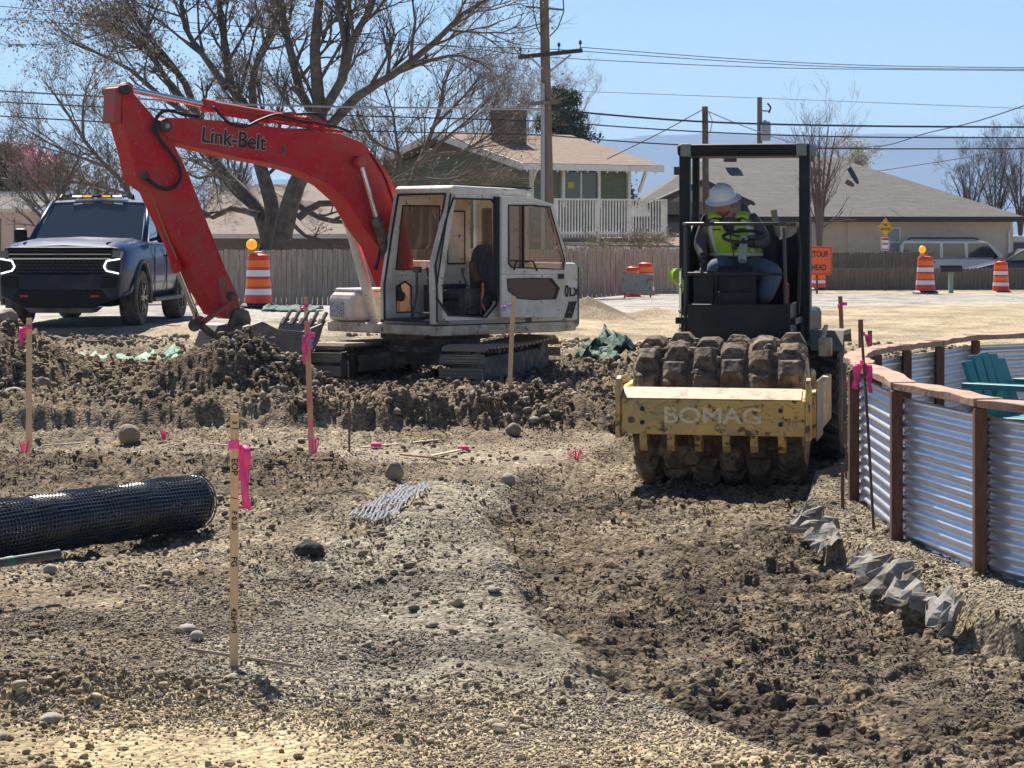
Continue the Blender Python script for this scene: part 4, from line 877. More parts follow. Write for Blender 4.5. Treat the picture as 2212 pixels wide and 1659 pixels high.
# gloved hands with separate fingers
GLV = M('glove_black', (.025, .023, .022), .7, n=(40, (.12, .1, .09), .55, .65))
def hand(wr, d, palm_n, curl, name='glove'):
    d = Vector(d).normalized(); n_ = Vector(palm_n).normalized(); s_ = d.cross(n_).normalized(); n_ = s_.cross(d).normalized(); pc = wr + d * .05
    hb_ = MB(); rot = Matrix((d, s_, n_)).transposed(); 
    V = []; 
    for (t, hw, th) in ((-.01, .026, .018), (.03, .036, .018), (.06, .042, .016), (.095, .042, .013)):
        for k in range(10): a = 2 * math.pi * k / 10; V.append(wr + rot @ Vector((t, hw * math.cos(a), th * math.sin(a))))
    hb_.add(V, [(i * 10 + k, i * 10 + (k + 1) % 10, (i + 1) * 10 + (k + 1) % 10, (i + 1) * 10 + k) for i in range(3) for k in range(10)] + [tuple(range(9, -1, -1)), tuple(range(30, 40))])
    for k, (off, ln) in enumerate(((-.033, .072), (-.011, .082), (.012, .076), (.033, .06))):
        p = wr + rot @ Vector((.09, off, 0)); pts = [p]; a = 0
        for j in range(3): a += curl; p = p + rot @ Vector((math.cos(a), 0, math.sin(a))) * ln * (.42, .33, .25)[j]; pts.append(p)
        hb_.path(pts, [.0115, .011, .010, .008], 8)
    p = wr + rot @ Vector((.03, -.034, 0)); hb_.path([p, p + rot @ Vector((.03, -.022, .012)), p + rot @ Vector((.055, -.022, .03))], [.014, .012, .009], 8)
    hb_.path([wr - d * .05, wr - d * .0], [.036, .03], 10)
    return hb_.obj(name, GLV, pe, smooth=True)
hand(LWR, Vector((.35, -.9, .05)), Vector((.1, 0, -1)), .75)
hand(RWR, Vector((.45, .12, -.9)), Vector((.9, .2, .3)), .55)
bt_ = MB()
for an in (LAN, RAN):
    a0 = an + Vector((-.05, 0, -.09)); V = []
    for (t, hw, h) in ((-.05, .038, .10), (.02, .045, .11), (.10, .05, .075), (.18, .048, .05), (.23, .03, .035)):
        for k in range(10): a = 2 * math.pi * k / 10; V.append(a0 + Vector((t, hw * math.cos(a), max(-.02, h * .5 * math.sin(a) + h * .5 - .02))))
    bt_.add(V, [(i * 10 + k, i * 10 + (k + 1) % 10, (i + 1) * 10 + (k + 1) % 10, (i + 1) * 10 + k) for i in range(4) for k in range(10)] + [tuple(range(9, -1, -1)), tuple(range(40, 50))])
bt_.obj('boots', M('boots', (.09, .06, .04), .8), pe, smooth=True)
# ------------------------------------------------------------------ sport utility vehicle
GLASS = M('car_glass', (.02, .026, .03), .06, spec=.8, coat=.5)
NAVY = M('navy_paint', (.006, .020, .085), .3, coat=.25, n=(6, (.012, .028, .085), .4, .7), spec=.35)
CBLK = M('car_black', (.008, .008, .010), .5, spec=.2)
DUST = M('car_dusty', (.05, .048, .045), .6, n=(5, (.16, .14, .11), .4, .65))
CHR = M('chrome', (.45, .44, .40), .2, 1.0)
LAMP = M('daylight_lamp', (1, .98, .92), .3, emit=1.0)
AMB = M('amber_lamp', (1, .42, .03), .3, emit=.6)
SV = Vector((PX(131, 33.9), 33.9, .385)); sv_front = SV
SRZ = R(270 - 3.0)
sv_loc = Vector((sv_front.x + math.sin(R(3.0)) * 2.65, sv_front.y + math.cos(R(3.0)) * 2.65, .385))
car = thing('parked_car', 'dark navy sport utility vehicle with lit lamps and an amber roof bar', 'car', sv_loc, SRZ)
# side profile, x forward
def body_sec(x):
    zt_ = np.interp(x, [-2.65, -2.5, -2.2, .2, .62, .75, 1.2, 2.2, 2.5, 2.64], [1.0, 1.20, 1.24, 1.24, 1.24, 1.25, 1.29, 1.24, 1.17, .95])
    w_ = np.interp(x, [-2.65, -2.3, -1.5, 1.5, 2.2, 2.5, 2.66], [.86, .98, 1.02, 1.02, .98, .90, .80]); zb_ = np.interp(x, [-2.65, -2.2, 2.1, 2.65], [.62, .42, .40, .52]); return w_, zb_, zt_
lb = MB(); XS = [-2.65, -2.6, -2.45, -2.2, -1.9, -1.5, -1.0, -.5, 0, .5, .8, 1.2, 1.6, 2.0, 2.3, 2.5, 2.6, 2.66]; n_ = 0
def sec_pts(x):
    w_, b_, t_ = body_sec(x); h = []
    for a, z in ((0, b_), (.88, b_), (.97, b_ + .10), (1.0, b_ + .35), (.995, t_ - .30), (.965, t_ - .10), (.90, t_ - .02), (.7, t_ + (.02 if x > .6 else 0)), (0, t_ + (.045 if x > .6 else 0))): h.append((a * w_, z))
    return [Vector((x, y, z)) for y, z in h] + [Vector((x, -y, z)) for y, z in h[-2:0:-1]]
V = []; 
for x in XS: s_ = sec_pts(x); n_ = len(s_); V += s_
lb.add(V, [(i * n_ + k, i * n_ + (k + 1) % n_, (i + 1) * n_ + (k + 1) % n_, (i + 1) * n_ + k) for i in range(len(XS) - 1) for k in range(n_)] + [tuple(range(n_)), tuple(range((len(XS) - 1) * n_, len(XS) * n_))])
bodyo = lb.obj('body', NAVY, car, smooth=True)
cut = MB()
for x in (1.62, -1.45):
    for s in (-1, 1): cut.cyl((x, s * .62, .44), (x, s * 1.2, .44), .50, .50, 28)
cuto = cut.obj('cutter', None); cuto.parent = car; bpy.context.view_layer.update()
bm_ = bodyo.modifiers.new('c', 'BOOLEAN'); bm_.object = cuto; bm_.solver = 'EXACT'; bake(bodyo); bpy.data.objects.remove(cuto)
MB().bb(-2.3, 2.2, -.64, .64, .30, .75).obj('chassis', CBLK, car)
ca = MB(); csec = [(-2.60, 1.22, .86), (-2.45, 1.82, .72), (-2.1, 1.90, .74), (.0, 1.92, .75), (.25, 1.88, .74), (.98, 1.25, .88)]
# greenhouse : roof shell and pillars
roofp = MB(); V = []
for x, z, w_ in ((-2.52, 1.80, .74), (-2.2, 1.885, .77), (-1, 1.93, .78), (0, 1.915, .78), (.18, 1.88, .77)):
    V += [Vector((x, -w_, z - .07)), Vector((x, -w_ + .06, z - .01)), Vector((x, 0, z + .02)), Vector((x, w_ - .06, z - .01)), Vector((x, w_, z - .07)), Vector((x, 0, z - .09))]
roofp.add(V, [(i * 6 + k, i * 6 + (k + 1) % 6, (i + 1) * 6 + (k + 1) % 6, (i + 1) * 6 + k) for i in range(4) for k in range(6)] + [tuple(range(6)), tuple(range(24, 30))]); roofp.obj('roof', NAVY, car, smooth=True)
ws = MB(); ws.add([(.98, -.84, 1.26), (.98, .84, 1.26), (.16, .72, 1.86), (.16, -.72, 1.86)] + [(1.05, 0, 1.265), (.20, 0, 1.88)], [(0, 4, 5, 3), (4, 1, 2, 5)]); ws.obj('windshield', GLASS, car, smooth=True)
pl = MB()
for s in (-1, 1):
    pl.path([(1.0, s * .89, 1.24), (.55, s * .83, 1.58), (.18, s * .755, 1.86)], [.045, .038, .04], 8)
pl.obj('windscreen_pillar', NAVY, car, smooth=True)
for s in (-1, 1):
    for x0_, x1_, t0_, t1_ in ((.86, .0, .17, .03), (-.06, -.98, -.05, -.95), (-1.05, -2.35, -1.02, -2.25)):
        MB().add([(x0_, s * .93, 1.26), (x1_, s * .93, 1.26), (t1_, s * .79, 1.80), (t0_, s * .79, 1.80)], [(0, 1, 2, 3)]).obj('side_window', GLASS, car)
    ar = MB(); ar.bar((-.03, s * .935, 1.24), (-.01, s * .79, 1.84), .07, .03, Vector((0, s, 0))); ar.obj('door_pillar', CBLK, car)
    ar = MB(); ar.bar((-1.01, s * .935, 1.24), (-.98, s * .79, 1.84), .07, .03, Vector((0, s, 0))); ar.obj('door_pillar', CBLK, car)
    MB().path([(-2.2, s * .66, 1.95), (-2.1, s * .66, 1.99), (-.1, s * .66, 1.99), (.05, s * .66, 1.94)], .018, 6).obj('roof_rail', CBLK, car, smooth=True)
    MB().bb(-1.05, 1.05, s * .98 - .08, s * .98 + .10, .34, .40).obj('running_board', DUST, car, bevel=.015)
    mm = MB(); mm.prism([(.74, 1.24), (.74, 1.46), (.64, 1.46), (.62, 1.24)], s * 1.02, s * 1.22); mm.obj('mirror', CBLK, car, bevel=.04)
    MB().bar((.70, s * .92, 1.28), (.68, s * 1.05, 1.32), .05, .05).obj('mirror_arm', CBLK, car)
    MB().bb(-.25, -.06, s * 1.015 - .02, s * 1.015 + .03, 1.02, 1.06).obj('door_handle', NAVY, car, bevel=.01); MB().bb(-1.2, -1.0, s * 1.015 - .02, s * 1.015 + .03, 1.02, 1.06).obj('door_handle', NAVY, car, bevel=.01)
    for xx in (.85, -.05, -1.02): MB().bb(xx - .004, xx + .004, s * 1.012, s * 1.026, .5, 1.18).obj('door_seam', CBLK, car)
    for xx in (1.62, -1.45):
        pts = [(xx + .53 * math.cos(a), s * 1.0, .44 + .53 * math.sin(a)) for a in [math.pi * k / 14 for k in range(-1, 16)]]; MB().path(pts, .035, 6).obj('wheel_arch', DUST, car, smooth=True)
        t_ = MB(); t_.lathe([(.24, -.12), (.40, -.14), (.425, -.10), (.43, 0), (.425, .10), (.40, .14), (.24, .12)], 40, (xx, s * .86, .42), (0, 1, 0)); wo_ = t_.obj('wheel', M('car_tyre', (.05, .048, .045), .9, n=(9, (.13, .115, .095), .4, .65)), car, smooth=True)
        rm = MB(); c_ = Vector((xx, s * .99, .42)); rm.lathe([(.24, -.04), (.255, .01), (.235, .012), (.225, -.03), (.01, -.05)] if s > 0 else [(.24, .04), (.255, -.01), (.235, -.012), (.225, .03), (.01, .05)], 32, c_, (0, 1, 0)); rm.obj('rim', M('rim_dark', (.03, .03, .035), .4, .5), wo_, smooth=True)
        sp_ = MB()
        for k in range(6):
            for o_ in (-.12, .12): a = 2 * math.pi * k / 6; sp_.bar(c_ + Vector((.05 * math.cos(a), .01 * s, .05 * math.sin(a))), c_ + Vector((.235 * math.cos(a + o_), .015 * s, .235 * math.sin(a + o_))), .024, .02, Vector((0, 1, 0)))
        sp_.lathe([(.06, 0), (.05, .02)], 12, c_, (0, 1, 0)); sp_.obj('wheel_spokes', CHR, wo_)
# front
fb = MB(); fb.prism([(-.88, .46), (-.76, .40), (.76, .40), (.88, .46), (.90, .72), (.87, .80), (-.87, .80), (-.90, .72)], 2.45, 2.70, 'x'); fb.obj('front_bumper', M('navy_dusty', (.012, .018, .035), .5, n=(4, (.05, .045, .04), .5, .7), spec=.3), car, bevel=.04)
MB().prism([(-.72, .40), (-.5, .30), (.5, .30), (.72, .40), (.62, .56), (-.62, .56)], 2.5, 2.715, 'x').obj('bumper_insert', CBLK, car, bevel=.015)
MB().prism([(-.55, .30), (.55, .30), (.45, .22), (-.45, .22)], 2.3, 2.66, 'x').obj('skid_plate', DUST, car)
for s in (-1, 1):
    MB().bb(2.70, 2.735, s * .52 - .06, s * .52 + .06, .455, .485).obj('tow_hook', M('hook_red', (.5, .03, .02), .5), car)
    MB().prism([(s * .60, .58), (s * .84, .60), (s * .86, .78), (s * .64, .78)], 2.69, 2.72, 'x').obj('fog_lamp_housing', CBLK, car)
gr = MB().bb(2.55, 2.69, -.66, .66, .80, 1.02); gro = gr.obj('grille', CBLK, car, bevel=.02)
gg = MB()
for i in range(4):
    for k in range(17): gg.bar((2.694, -.63 + k * .077 + (i % 2) * .036, .825 + i * .05), (2.694, -.585 + k * .077 + (i % 2) * .036, .825 + i * .05), .008, .02, Vector((1, 0, 0)))
gg.obj('grille_mesh', M('grille_grey', (.07, .07, .075), .4), gro)
MB().bb(2.60, 2.73, -.76, .76, 1.005, 1.03).obj('grille_bar', CHR, car, bevel=.005); MB().bb(2.58, 2.70, -.76, .76, 1.075, 1.09).obj('grille_bar', CHR, car, bevel=.004)
MB().prism([(-.80, 1.02), (.80, 1.02), (.84, 1.17), (.74, 1.19), (-.74, 1.19), (-.84, 1.17)], 2.42, 2.66, 'x').obj('upper_grille', CBLK, car, bevel=.02)
MB().prism([(-.09, 1.035), (-.02, 1.035), (-.02, 1.025), (.02, 1.025), (.02, 1.035), (.09, 1.035), (.11, 1.07), (.02, 1.07), (.02, 1.08), (-.02, 1.08), (-.02, 1.07), (-.11, 1.07)], 2.69, 2.735, 'x').obj('badge', CBLK, car)
for s in (-1, 1):
    p_ = [(2.69, s * .89, 1.015), (2.735, s * .70, .985), (2.735, s * .66, .90), (2.735, s * .70, .84), (2.69, s * .87, .80)]
    l_ = MB()
    for a, b in zip(p_[:-1], p_[1:]): l_.bar(a, b, .02, .026, Vector((1, 0, 0)))
    l_.obj('running_lamp', LAMP, car)
    MB().prism([(s * .70, .82), (s * .88, .80), (s * .90, 1.0), (s * .70, .98)], 2.55, 2.685, 'x').obj('lamp_housing', CBLK, car)
    MB().prism([(s * .76, 1.04), (s * .88, 1.03), (s * .89, 1.12), (s * .78, 1.15)], 2.44, 2.672, 'x').obj('headlight', M('lamp_glass', (.06, .07, .09), .1, .2), car)
hc = MB(); hc.path([(1.05, -.72, 1.30), (2.35, -.62, 1.235)], .02, 6); hc.path([(1.05, .72, 1.30), (2.35, .62, 1.235)], .02, 6)
hc.obj('hood_crease', NAVY, car, smooth=True)
MB().bb(.98, 1.06, -.8, .8, 1.25, 1.275).obj('cowl', CBLK, car)
wp = MB(); wp.bar((1.02, -.1, 1.275), (.80, -.6, 1.42), .012, .012); wp.bar((1.02, .6, 1.275), (.86, .05, 1.38), .012, .012)
lbar = MB().bb(.0, .16, -.42, .42, 1.955, 1.98).obj('light_bar', CBLK, car)
for y_, m_ in ((-.36, LAMP), (-.2, AMB), (-.02, CBLK), (.1, AMB), (.28, LAMP)): MB().bb(.15, .175, y_ - .07, y_ + .07, 1.958, 1.982).obj('bar_lamp', m_, lbar)
MB().path([(-.2, .45, 1.92), (-.22, .45, 2.0)], [.03, .012], 8).obj('antenna', CBLK, car)
MB().bb(1.3, 1.5, 1.018, 1.03, .9, .93).obj('fender_badge', CHR, car)

# ------------------------------------------------------------------ white car behind the right fence
wcl = Vector((PX(2090, 88), 88, -.35)); wc = thing('parked_car', 'old white sport utility vehicle parked behind the right dark fence', 'car', wcl, R(-6))
WP = M('car_white', (.62, .62, .62), .35, coat=.6)
wb = MB(); wb.prism([(-2.6, .45), (2.5, .45), (2.6, .6), (2.58, .95), (1.35, 1.12), (-2.6, 1.12), (-2.65, .7)], -.92, .92); wb.obj('body', WP, wc, bevel=.06)
wt = MB(); wt.prism([(-2.6, 1.12), (1.35, 1.12), (.75, 1.72), (.4, 1.80), (-2.45, 1.82), (-2.6, 1.6)], -.82, .82); wt.obj('cabin', WP, wc, bevel=.05)
for x0_, x1_, a, b in ((-2.5, -1.1, -2.42, -1.1), (-.98, -.15, -.98, -.2), (-.05, 1.1, -.05, .66)): MB().prism([(x0_, 1.16), (x1_, 1.16), (b, 1.70), (a, 1.70)], -.835, -.815).obj('side_window', GLASS, wc)
for x in (-1.6, 1.6): wx = MB().lathe([(.01, -.1), (.36, -.1), (.36, .1), (.01, .1)], 24, (x, -.84, .38), (0, 1, 0)).obj('wheel', MATS['car_tyre'], wc, smooth=True); MB().path([(x + .42 * math.cos(a), -.93, .40 + .42 * math.sin(a)) for a in [math.pi * k / 10 for k in range(11)]], .03, 6).obj('wheel_arch', WP, wc)
MB().bb(-2.66, -2.6, -.9, -.7, .75, 1.0).obj('tail_lamp', M('tail_red', (.5, .02, .02), .3), wc)
for s in (-1, 1): MB().path([(-2.3, s * .7, 1.84), (-2.2, s * .7, 1.9), (.2, s * .7, 1.9), (.35, s * .7, 1.84)], .03, 6).obj('roof_rack', CBLK, wc)
MB().bb(.85, 1.0, -1.1, -.92, 1.12, 1.3).obj('mirror', CBLK, wc, bevel=.03)
tl = Vector((PX(2210, 95), 95, -.4)); tr_ = thing('camper_trailer', 'long white camper top behind the white parked car at the right edge', 'trailer', tl, R(-4))
MB().prism([(-1.9, 1.75), (2.5, 1.75), (2.5, 2.0), (-1.6, 2.03), (-1.85, 1.95)], -1, 1).obj('roof', WP, tr_, bevel=.05); MB().bb(-1.6, 2.4, -.95, .95, .7, 1.75).obj('body', M('camper_grey', (.06, .07, .08), .4), tr_)
for x in (-1, 1.5): MB().lathe([(.01, -.1), (.35, -.1), (.35, .1), (.01, .1)], 20, (x, -.9, .36), (0, 1, 0)).obj('wheel', CBLK, tr_)
dl = Vector((PX(2225, 80), 80, -.3)); dc = thing('parked_car', 'dark blue car hood showing at the right edge above the fence', 'car', dl, R(178))
MB().prism([(-2.1, .3), (2.2, .3), (2.25, .8), (1.2, 1.05), (-2.1, 1.1)], -.88, .88).obj('body', NAVY, dc, bevel=.06); MB().prism([(-1.9, 1.1), (1.1, 1.05), (.3, 1.5), (-1.3, 1.52)], -.75, .75).obj('cabin', GLASS, dc, bevel=.05)
for x in (-1.35, 1.35): MB().lathe([(.01, -.1), (.33, -.1), (.33, .1), (.01, .1)], 20, (x, .82, .34), (0, 1, 0)).obj('wheel', CBLK, dc)

# ------------------------------------------------------------------ construction drums and signs
ORG = M('drum_orange', (.75, .055, .015), .5, n=(6, (.6, .05, .02), .4, .7)); ORR = M('drum_reflective_orange', (.90, .17, .01), .4); WHR = M('drum_reflective_white', (.72, .74, .80), .45)
def drum_(loc, h, lab, light=False, rz=0, tilt=None):
    t = thing('traffic_drum', lab, 'drum', loc, rz, 'orange construction drums along the road'); s = h / 1.0
    def ring(z0, z1, m, nm, dr=0):
        f = lambda z: (.265 - .075 * z) * 1.0 + dr; return MB().lathe([(f(z0) * s, z0 * s), (f(z1) * s, z1 * s)], 28, cap=True).obj(nm, m, t, smooth=True)
    MB().lathe([(.33 * s, 0), (.34 * s, .03 * s), (.29 * s, .075 * s), (.26 * s, .08 * s)], 28).obj('rubber_base', BLK, t, smooth=True)
    b_ = MB(); b_.lathe([(.262 * s, .06 * s), (.25 * s, .20 * s), (.243 * s, .205 * s), (.235 * s, .36 * s), (.228 * s, .37 * s), (.222 * s, .55 * s), (.215 * s, .56 * s), (.21 * s, .72 * s), (.205 * s, .73 * s), (.2 * s, .93 * s), (.185 * s, .965 * s), (.12 * s, .975 * s), (.1 * s, .99 * s)], 28)
    b_.obj('drum_body', ORG, t, smooth=True)
    for z0, z1, m in ((.235, .345, WHR), (.39, .52, ORR), (.575, .69, WHR), (.74, .87, ORR)):
        ra = np.interp(z0, [.06, .2, .36, .55, .72, .93], [.262, .25, .235, .222, .21, .2]); rb_ = np.interp(z1, [.06, .2, .36, .55, .72, .93], [.262, .25, .235, .222, .21, .2])
        MB().lathe([((ra + .003) * s, z0 * s), ((rb_ + .003) * s, z1 * s)], 28, cap=False).obj('reflective_band', m, t, smooth=True)
    MB().path([(-.08 * s, 0, .97 * s), (-.07 * s, 0, 1.01 * s), (.07 * s, 0, 1.01 * s), (.08 * s, 0, .97 * s)], .018 * s, 8).obj('handle', ORG, t, smooth=True)
    if light:
        l_ = MB(); l_.lathe([(.03, -.05), (.085, -.045), (.10, -.01), (.10, .01), (.085, .045), (.03, .05)], 24, (-.12 * s, -.02, 1.16 * s), (0, 1, 0)); l_.obj('warning_light', M('amber_lens', (.95, .38, .02), .25, emit=.35), t, smooth=True)
        MB().bb(-.17 * s, -.09 * s, -.07, .03, .97 * s, 1.06 * s).obj('light_battery', M('yellow_case', (.6, .42, .05), .5), t, bevel=.01)
    return t
d0 = gp(558, 42.7); drum_(Vector((d0.x, 42.7, PZ(664, 42.7))), 1.0, 'orange and white drum with a round amber light before the left fence', True)
def drp(x, yb, D, h, lab, light=False, rz=0): return drum_(Vector((PX(x, D), D, PZ(yb, D))), h, lab, light, rz)
drp(1999, 634, 61, 1.0, 'drum with a tilted amber light standing left of the black mailbox', True, R(30))
drp(2162, 634, 66, .93, 'drum without a light right of the black mailbox', rz=R(10))
drp(1366, 646, 58, .82, 'drum half hidden behind the tan leaning board', rz=.4)
drp(1394, 646, 60, .96, 'taller drum right behind the tan leaning board', rz=.9)
drp(1768, 626, 64, .78, 'drum under the orange detour sign beside the roller', rz=.7)
for x, lab in ((1372, 0),):
    b0 = Vector((PX(1377, 57), 57, PZ(612, 57))); sgb = thing('sandwich_board', 'tan sign board leaning on two orange drums left of the roller', 'sign', b0)
    rot = Euler((R(-28), R(5), 0)).to_matrix(); MB().box((0, 0, .0), (.76, .02, .55), rot).obj('board', M('board_tan', (.34, .29, .22), .7, n=(7, (.18, .14, .10), .5, .66)), sgb)
    MB().bar((-.3, -.05, -.1), (-.32, -.1, -.36), .03, .03).obj('leg', DKS, sgb); MB().bar((.3, -.05, -.1), (.32, -.1, -.36), .03, .03).obj('leg', DKS, sgb)
# detour sign
def sgn(name, lab, x, yc, D, w_, h_, m, txts, post=True, diamond=False, rz=0, tm=BLK):
    c = Vector((PX(x, D), D, PZ(yc, D))); t = thing(name, lab, 'sign', (c.x, c.y, gz(c.x, c.y)), rz); zc = c.z - t.location.z
    a, b = w_ / 2, h_ / 2
    poly = [(-a, zc), (0, zc - b), (a, zc), (0, zc + b)] if diamond else [(-a + .03, zc - b), (a - .03, zc - b), (a, zc - b + .03), (a, zc + b - .03), (a - .03, zc + b), (-a + .03, zc + b), (-a, zc + b - .03), (-a, zc - b + .03)]
    pn_ = MB().prism(poly, -.01, .01).obj('sign_panel', m, t); MB().frame_prism(inset(poly, .03), inset(poly, .045), -.013, -.0101).obj('border', tm, pn_)
    for (s_, dz, sz, dx) in txts: text('lettering', s_, sz, tm, pn_, (dx, -.0135, zc + dz), (1, 0, 0), (0, 0, 1), .001, .005, sx=.68)
    if post: MB().bb(-.025, .025, .012, .06, 0, zc + (b * .9)).obj('post', DKS, t)
    return t, zc
sgn('road_sign', 'orange detour sign cut off by the right post of the roller', 1765, 563, 62, .80, .76, M('sign_orange', (.85, .12, .02), .5), [('DETOUR', .17, .22, 0), ('AHEAD', -.19, .22, 0)])
sgn('road_sign', 'yellow diamond dead end sign before the tan house', 1913, 492, 72, .46, .62, M('sign_yellow', (.75, .42, .02), .5), [('NO', .085, .125, 0), ('OUTLET', -.045, .115, 0)], diamond=True)
t_, zc_ = sgn('notice_sign', 'small white and red watch notice under the yellow diamond sign', 1912, 527, 71.9, .26, .42, WHR, [('WATCH', .0, .065, 0)], post=False)
MB().bb(-.12, .12, -.016, -.0135, zc_ + .12, zc_ + .19).obj('red_band', M('notice_red', (.5, .03, .04), .5), t_); MB().bb(-.12, .12, -.016, -.0135, zc_ - .19, zc_ - .15).obj('red_band', MATS['notice_red'], t_)
MB().bb(-.02, .02, .012, .05, 0, zc_).obj('post', DKS, t_)
mb_ = thing('mailbox', 'black mailbox on a pale green post between two drums', 'mailbox', (PX(2054, 64), 64, PZ(636, 64)))
MB().bb(-.06, .06, -.06, .06, -.1, .62).obj('post', M('post_green', (.2, .3, .26), .7), mb_); bx_ = MB(); bx_.prism([(-.11, .62), (.11, .62), (.11, .74), (.07, .81), (-.07, .81), (-.11, .74)], -.3, .3, 'x'); bx_.obj('box', BLK, mb_, bevel=.01)

# ------------------------------------------------------------------ stakes, flags, pins, lath
WOOD = M('lath_wood', (.74, .53, .30), .75, n=(6, (.62, .43, .24), .42, .65), stretch=(12, 12, 1)); WOODD = M('lath_dark', (.30, .15, .08), .8)
PNK = M('pink_ribbon', (.90, .08, .30), .6); PNKP = M('pink_spray', (.58, .36, .22), .8, n=(2.2, (.72, .16, .17), .44, .56)); PUR = M('purple_ribbon', (.5, .35, .75), .6)
def ribbon(par, z, side, ln, m=PNK, w_=.03, name='ribbon', wrap=True, hw=.022):
    b_ = MB()
    if wrap: b_.box((0, 0, z), (hw * 2 + .008, .022, .035)); b_.obj('ribbon_knot', m, par)
    for j in range(3):
        q_ = MB(); n_ = 8; V = []; ph = random.random() * 6
        for i in range(n_):
            t = i / (n_ - 1); x = side * (hw + .012 + .03 * math.sin(t * 2 + j) * t + .012 * j); y = -.015 + .02 * math.sin(t * 4 + ph); zz = z - t * ln * (1 - .22 * j); ww = w_ * (.7 + .5 * math.sin(t * 3 + ph) ** 2)
            V += [(x - ww / 2, y, zz), (x + ww / 2, y + .012 * math.sin(t * 7 + j), zz - .008)]
        q_.add(V, [(2 * i, 2 * i + 1, 2 * i + 3, 2 * i + 2) for i in range(n_ - 1)]); o_ = link_mesh(name, q_.mesh(name), m, par, True); sd_ = o_.modifiers.new('t', 'SOLIDIFY'); sd_.thickness = .0015
def stake(name, lab, xb, yb, D, xt_, yt, w_=.045, th=.012, m=WOOD, dxy=0, cat='stake', sink=.12):
    b0 = Vector((PX(xb, D), D, min(PZ(yb, D), gz(PX(xb, D), D) + .03))); top = Vector((PX(xt_, D + dxy), D + dxy, PZ(yt, D + dxy)))
    t = thing(name, lab, cat, b0); loc = top - b0; MB().bar(-loc.normalized() * sink, loc, w_, th, Vector((0, 1, 0))).obj('shaft', m, t, bevel=.0015); return t, loc
STG = 'wooden survey stakes'
s1, l1 = stake('survey_stake', 'tall pale stake with black handwriting nearest the viewer', 505, 1448, 9.5, 507, 894, .034); s1['group'] = STG
ribbon(s1, l1.z - .125, 1, .26, hw=.017)
for s_, yy, sz, rot in (('3', 913, .026, 1), ('EOP', 1008, .036, 1), ('/', 1076, .03, 1), ('F 0.20', 1124, .030, 1), ('FG', 1213, .034, 1), ('426+90', 1340, .032, 1), ('|', 926, .03, 0)):
    z = PZ(yy, 9.5) - s1.location.z; u_, v_ = ((0, 0, -1), (1, 0, 0)) if rot else ((0, 0, 1), (-1, 0, 0))
    if s_ == '|': u_, v_ = (0, 0, 1), (-1, 0, 0)
    text('handwriting', s_, sz, BLK, s1, (l1.x * (z / l1.z), l1.y * z / l1.z - .0075, z), u_, v_, .0006, .0006, sx=1.05)
s2, l2 = stake('survey_stake', 'stake with pink ribbon at the left edge before the gravel mound', 62, 985, 18.5, 63, 687); s2['group'] = STG; ribbon(s2, l2.z - .07, -1, .15)
s3, l3 = stake('survey_stake', 'red sprayed stake with hanging pink ribbon before the bucket', 673, 981, 18.6, 663, 694, m=PNKP); s3['group'] = STG; ribbon(s3, l3.z - .11, -1, .22)
s4, l4 = stake('survey_stake', 'thin stake top rising behind the red sprayed stake', 662, 760, 27.5, 661, 642); s4['group'] = STG; ribbon(s4, l4.z - .10, -1, .05)
s5, l5 = stake('survey_stake', 'leaning stake with purple ribbon in front of the excavator door', 1100, 838, 22.6, 1109, 640); s5['group'] = STG; ribbon(s5, l5.z - .09, -1, .05, PUR)
s6, l6 = stake('survey_stake', 'brown stake with pink ribbon just right of the roller', 1824, 795, 24.5, 1815, 640, m=WOODD); s6['group'] = STG; ribbon(s6, l6.z - .08, -1, .05)
s7, l7 = stake('survey_stake', 'short stake with ribbon behind the corner of the metal wall', 1862, 790, 21, 1859, 690, m=WOODD); s7['group'] = STG; ribbon(s7, l7.z - .13, 1, .12)
s8, l8 = stake('survey_stake', 'shortest brown stake behind the corner of the metal wall', 1880, 770, 23, 1879, 714, m=WOODD); s8['group'] = STG
s9, l9 = stake('survey_stake', 'stub stake with pale violet ribbon under the bucket teeth', 662, 790, 25.5, 668, 712); ribbon(s9, l9.z - .1, 1, .12, PUR); s9['group'] = STG
RST = M('rebar_rust', (.11, .06, .045), .8, n=(14, (.2, .12, .09), .45, .65))
def rod(lab, xb, yb, D, xt_, yt, Dt=None, r=.009, group='rebar pins driven in the ground', m=RST):
    Dt = Dt or D; a = Vector((PX(xb, D), D, PZ(yb, D))); b = Vector((PX(xt_, Dt), Dt, PZ(yt, Dt))); o = MB().path([Vector((0, 0, -.1)), (b - a) * .5, b - a], r, 7).obj('rebar_pin', m, smooth=True); o.location = a; tag(o, lab, 'rod', group); return o
rod('thin rusty pin standing right of the red sprayed stake', 755, 970, 18.8, 754, 866); rod('dark thin pin before the excavator track left end', 754, 868, 22.5, 752, 780)
rod('short grey pin in the gravel bench left of the metal wall', 1820, 1140, 14.6, 1820, 1000, r=.012); rod('slim pin behind the short grey pin beside the wall', 1828, 1040, 16.2, 1828, 912)
ra_ = rod('long leaning rod with a pink ribbon resting on the metal wall', 1889, 1138, 13.6, 1861, 712, 13.9, r=.009, group='long rod'); del ra_['group']; ra_.name = 'leaning_rod'
rbt = thing('flagging_ribbon', 'pink ribbon tied round the long leaning rod', 'ribbon', P(1862, 785, 13.85)); ribbon(rbt, 0, 1, .17, wrap=True, hw=.008); ribbon(rbt, 0, -1, .15, wrap=False, hw=.004)
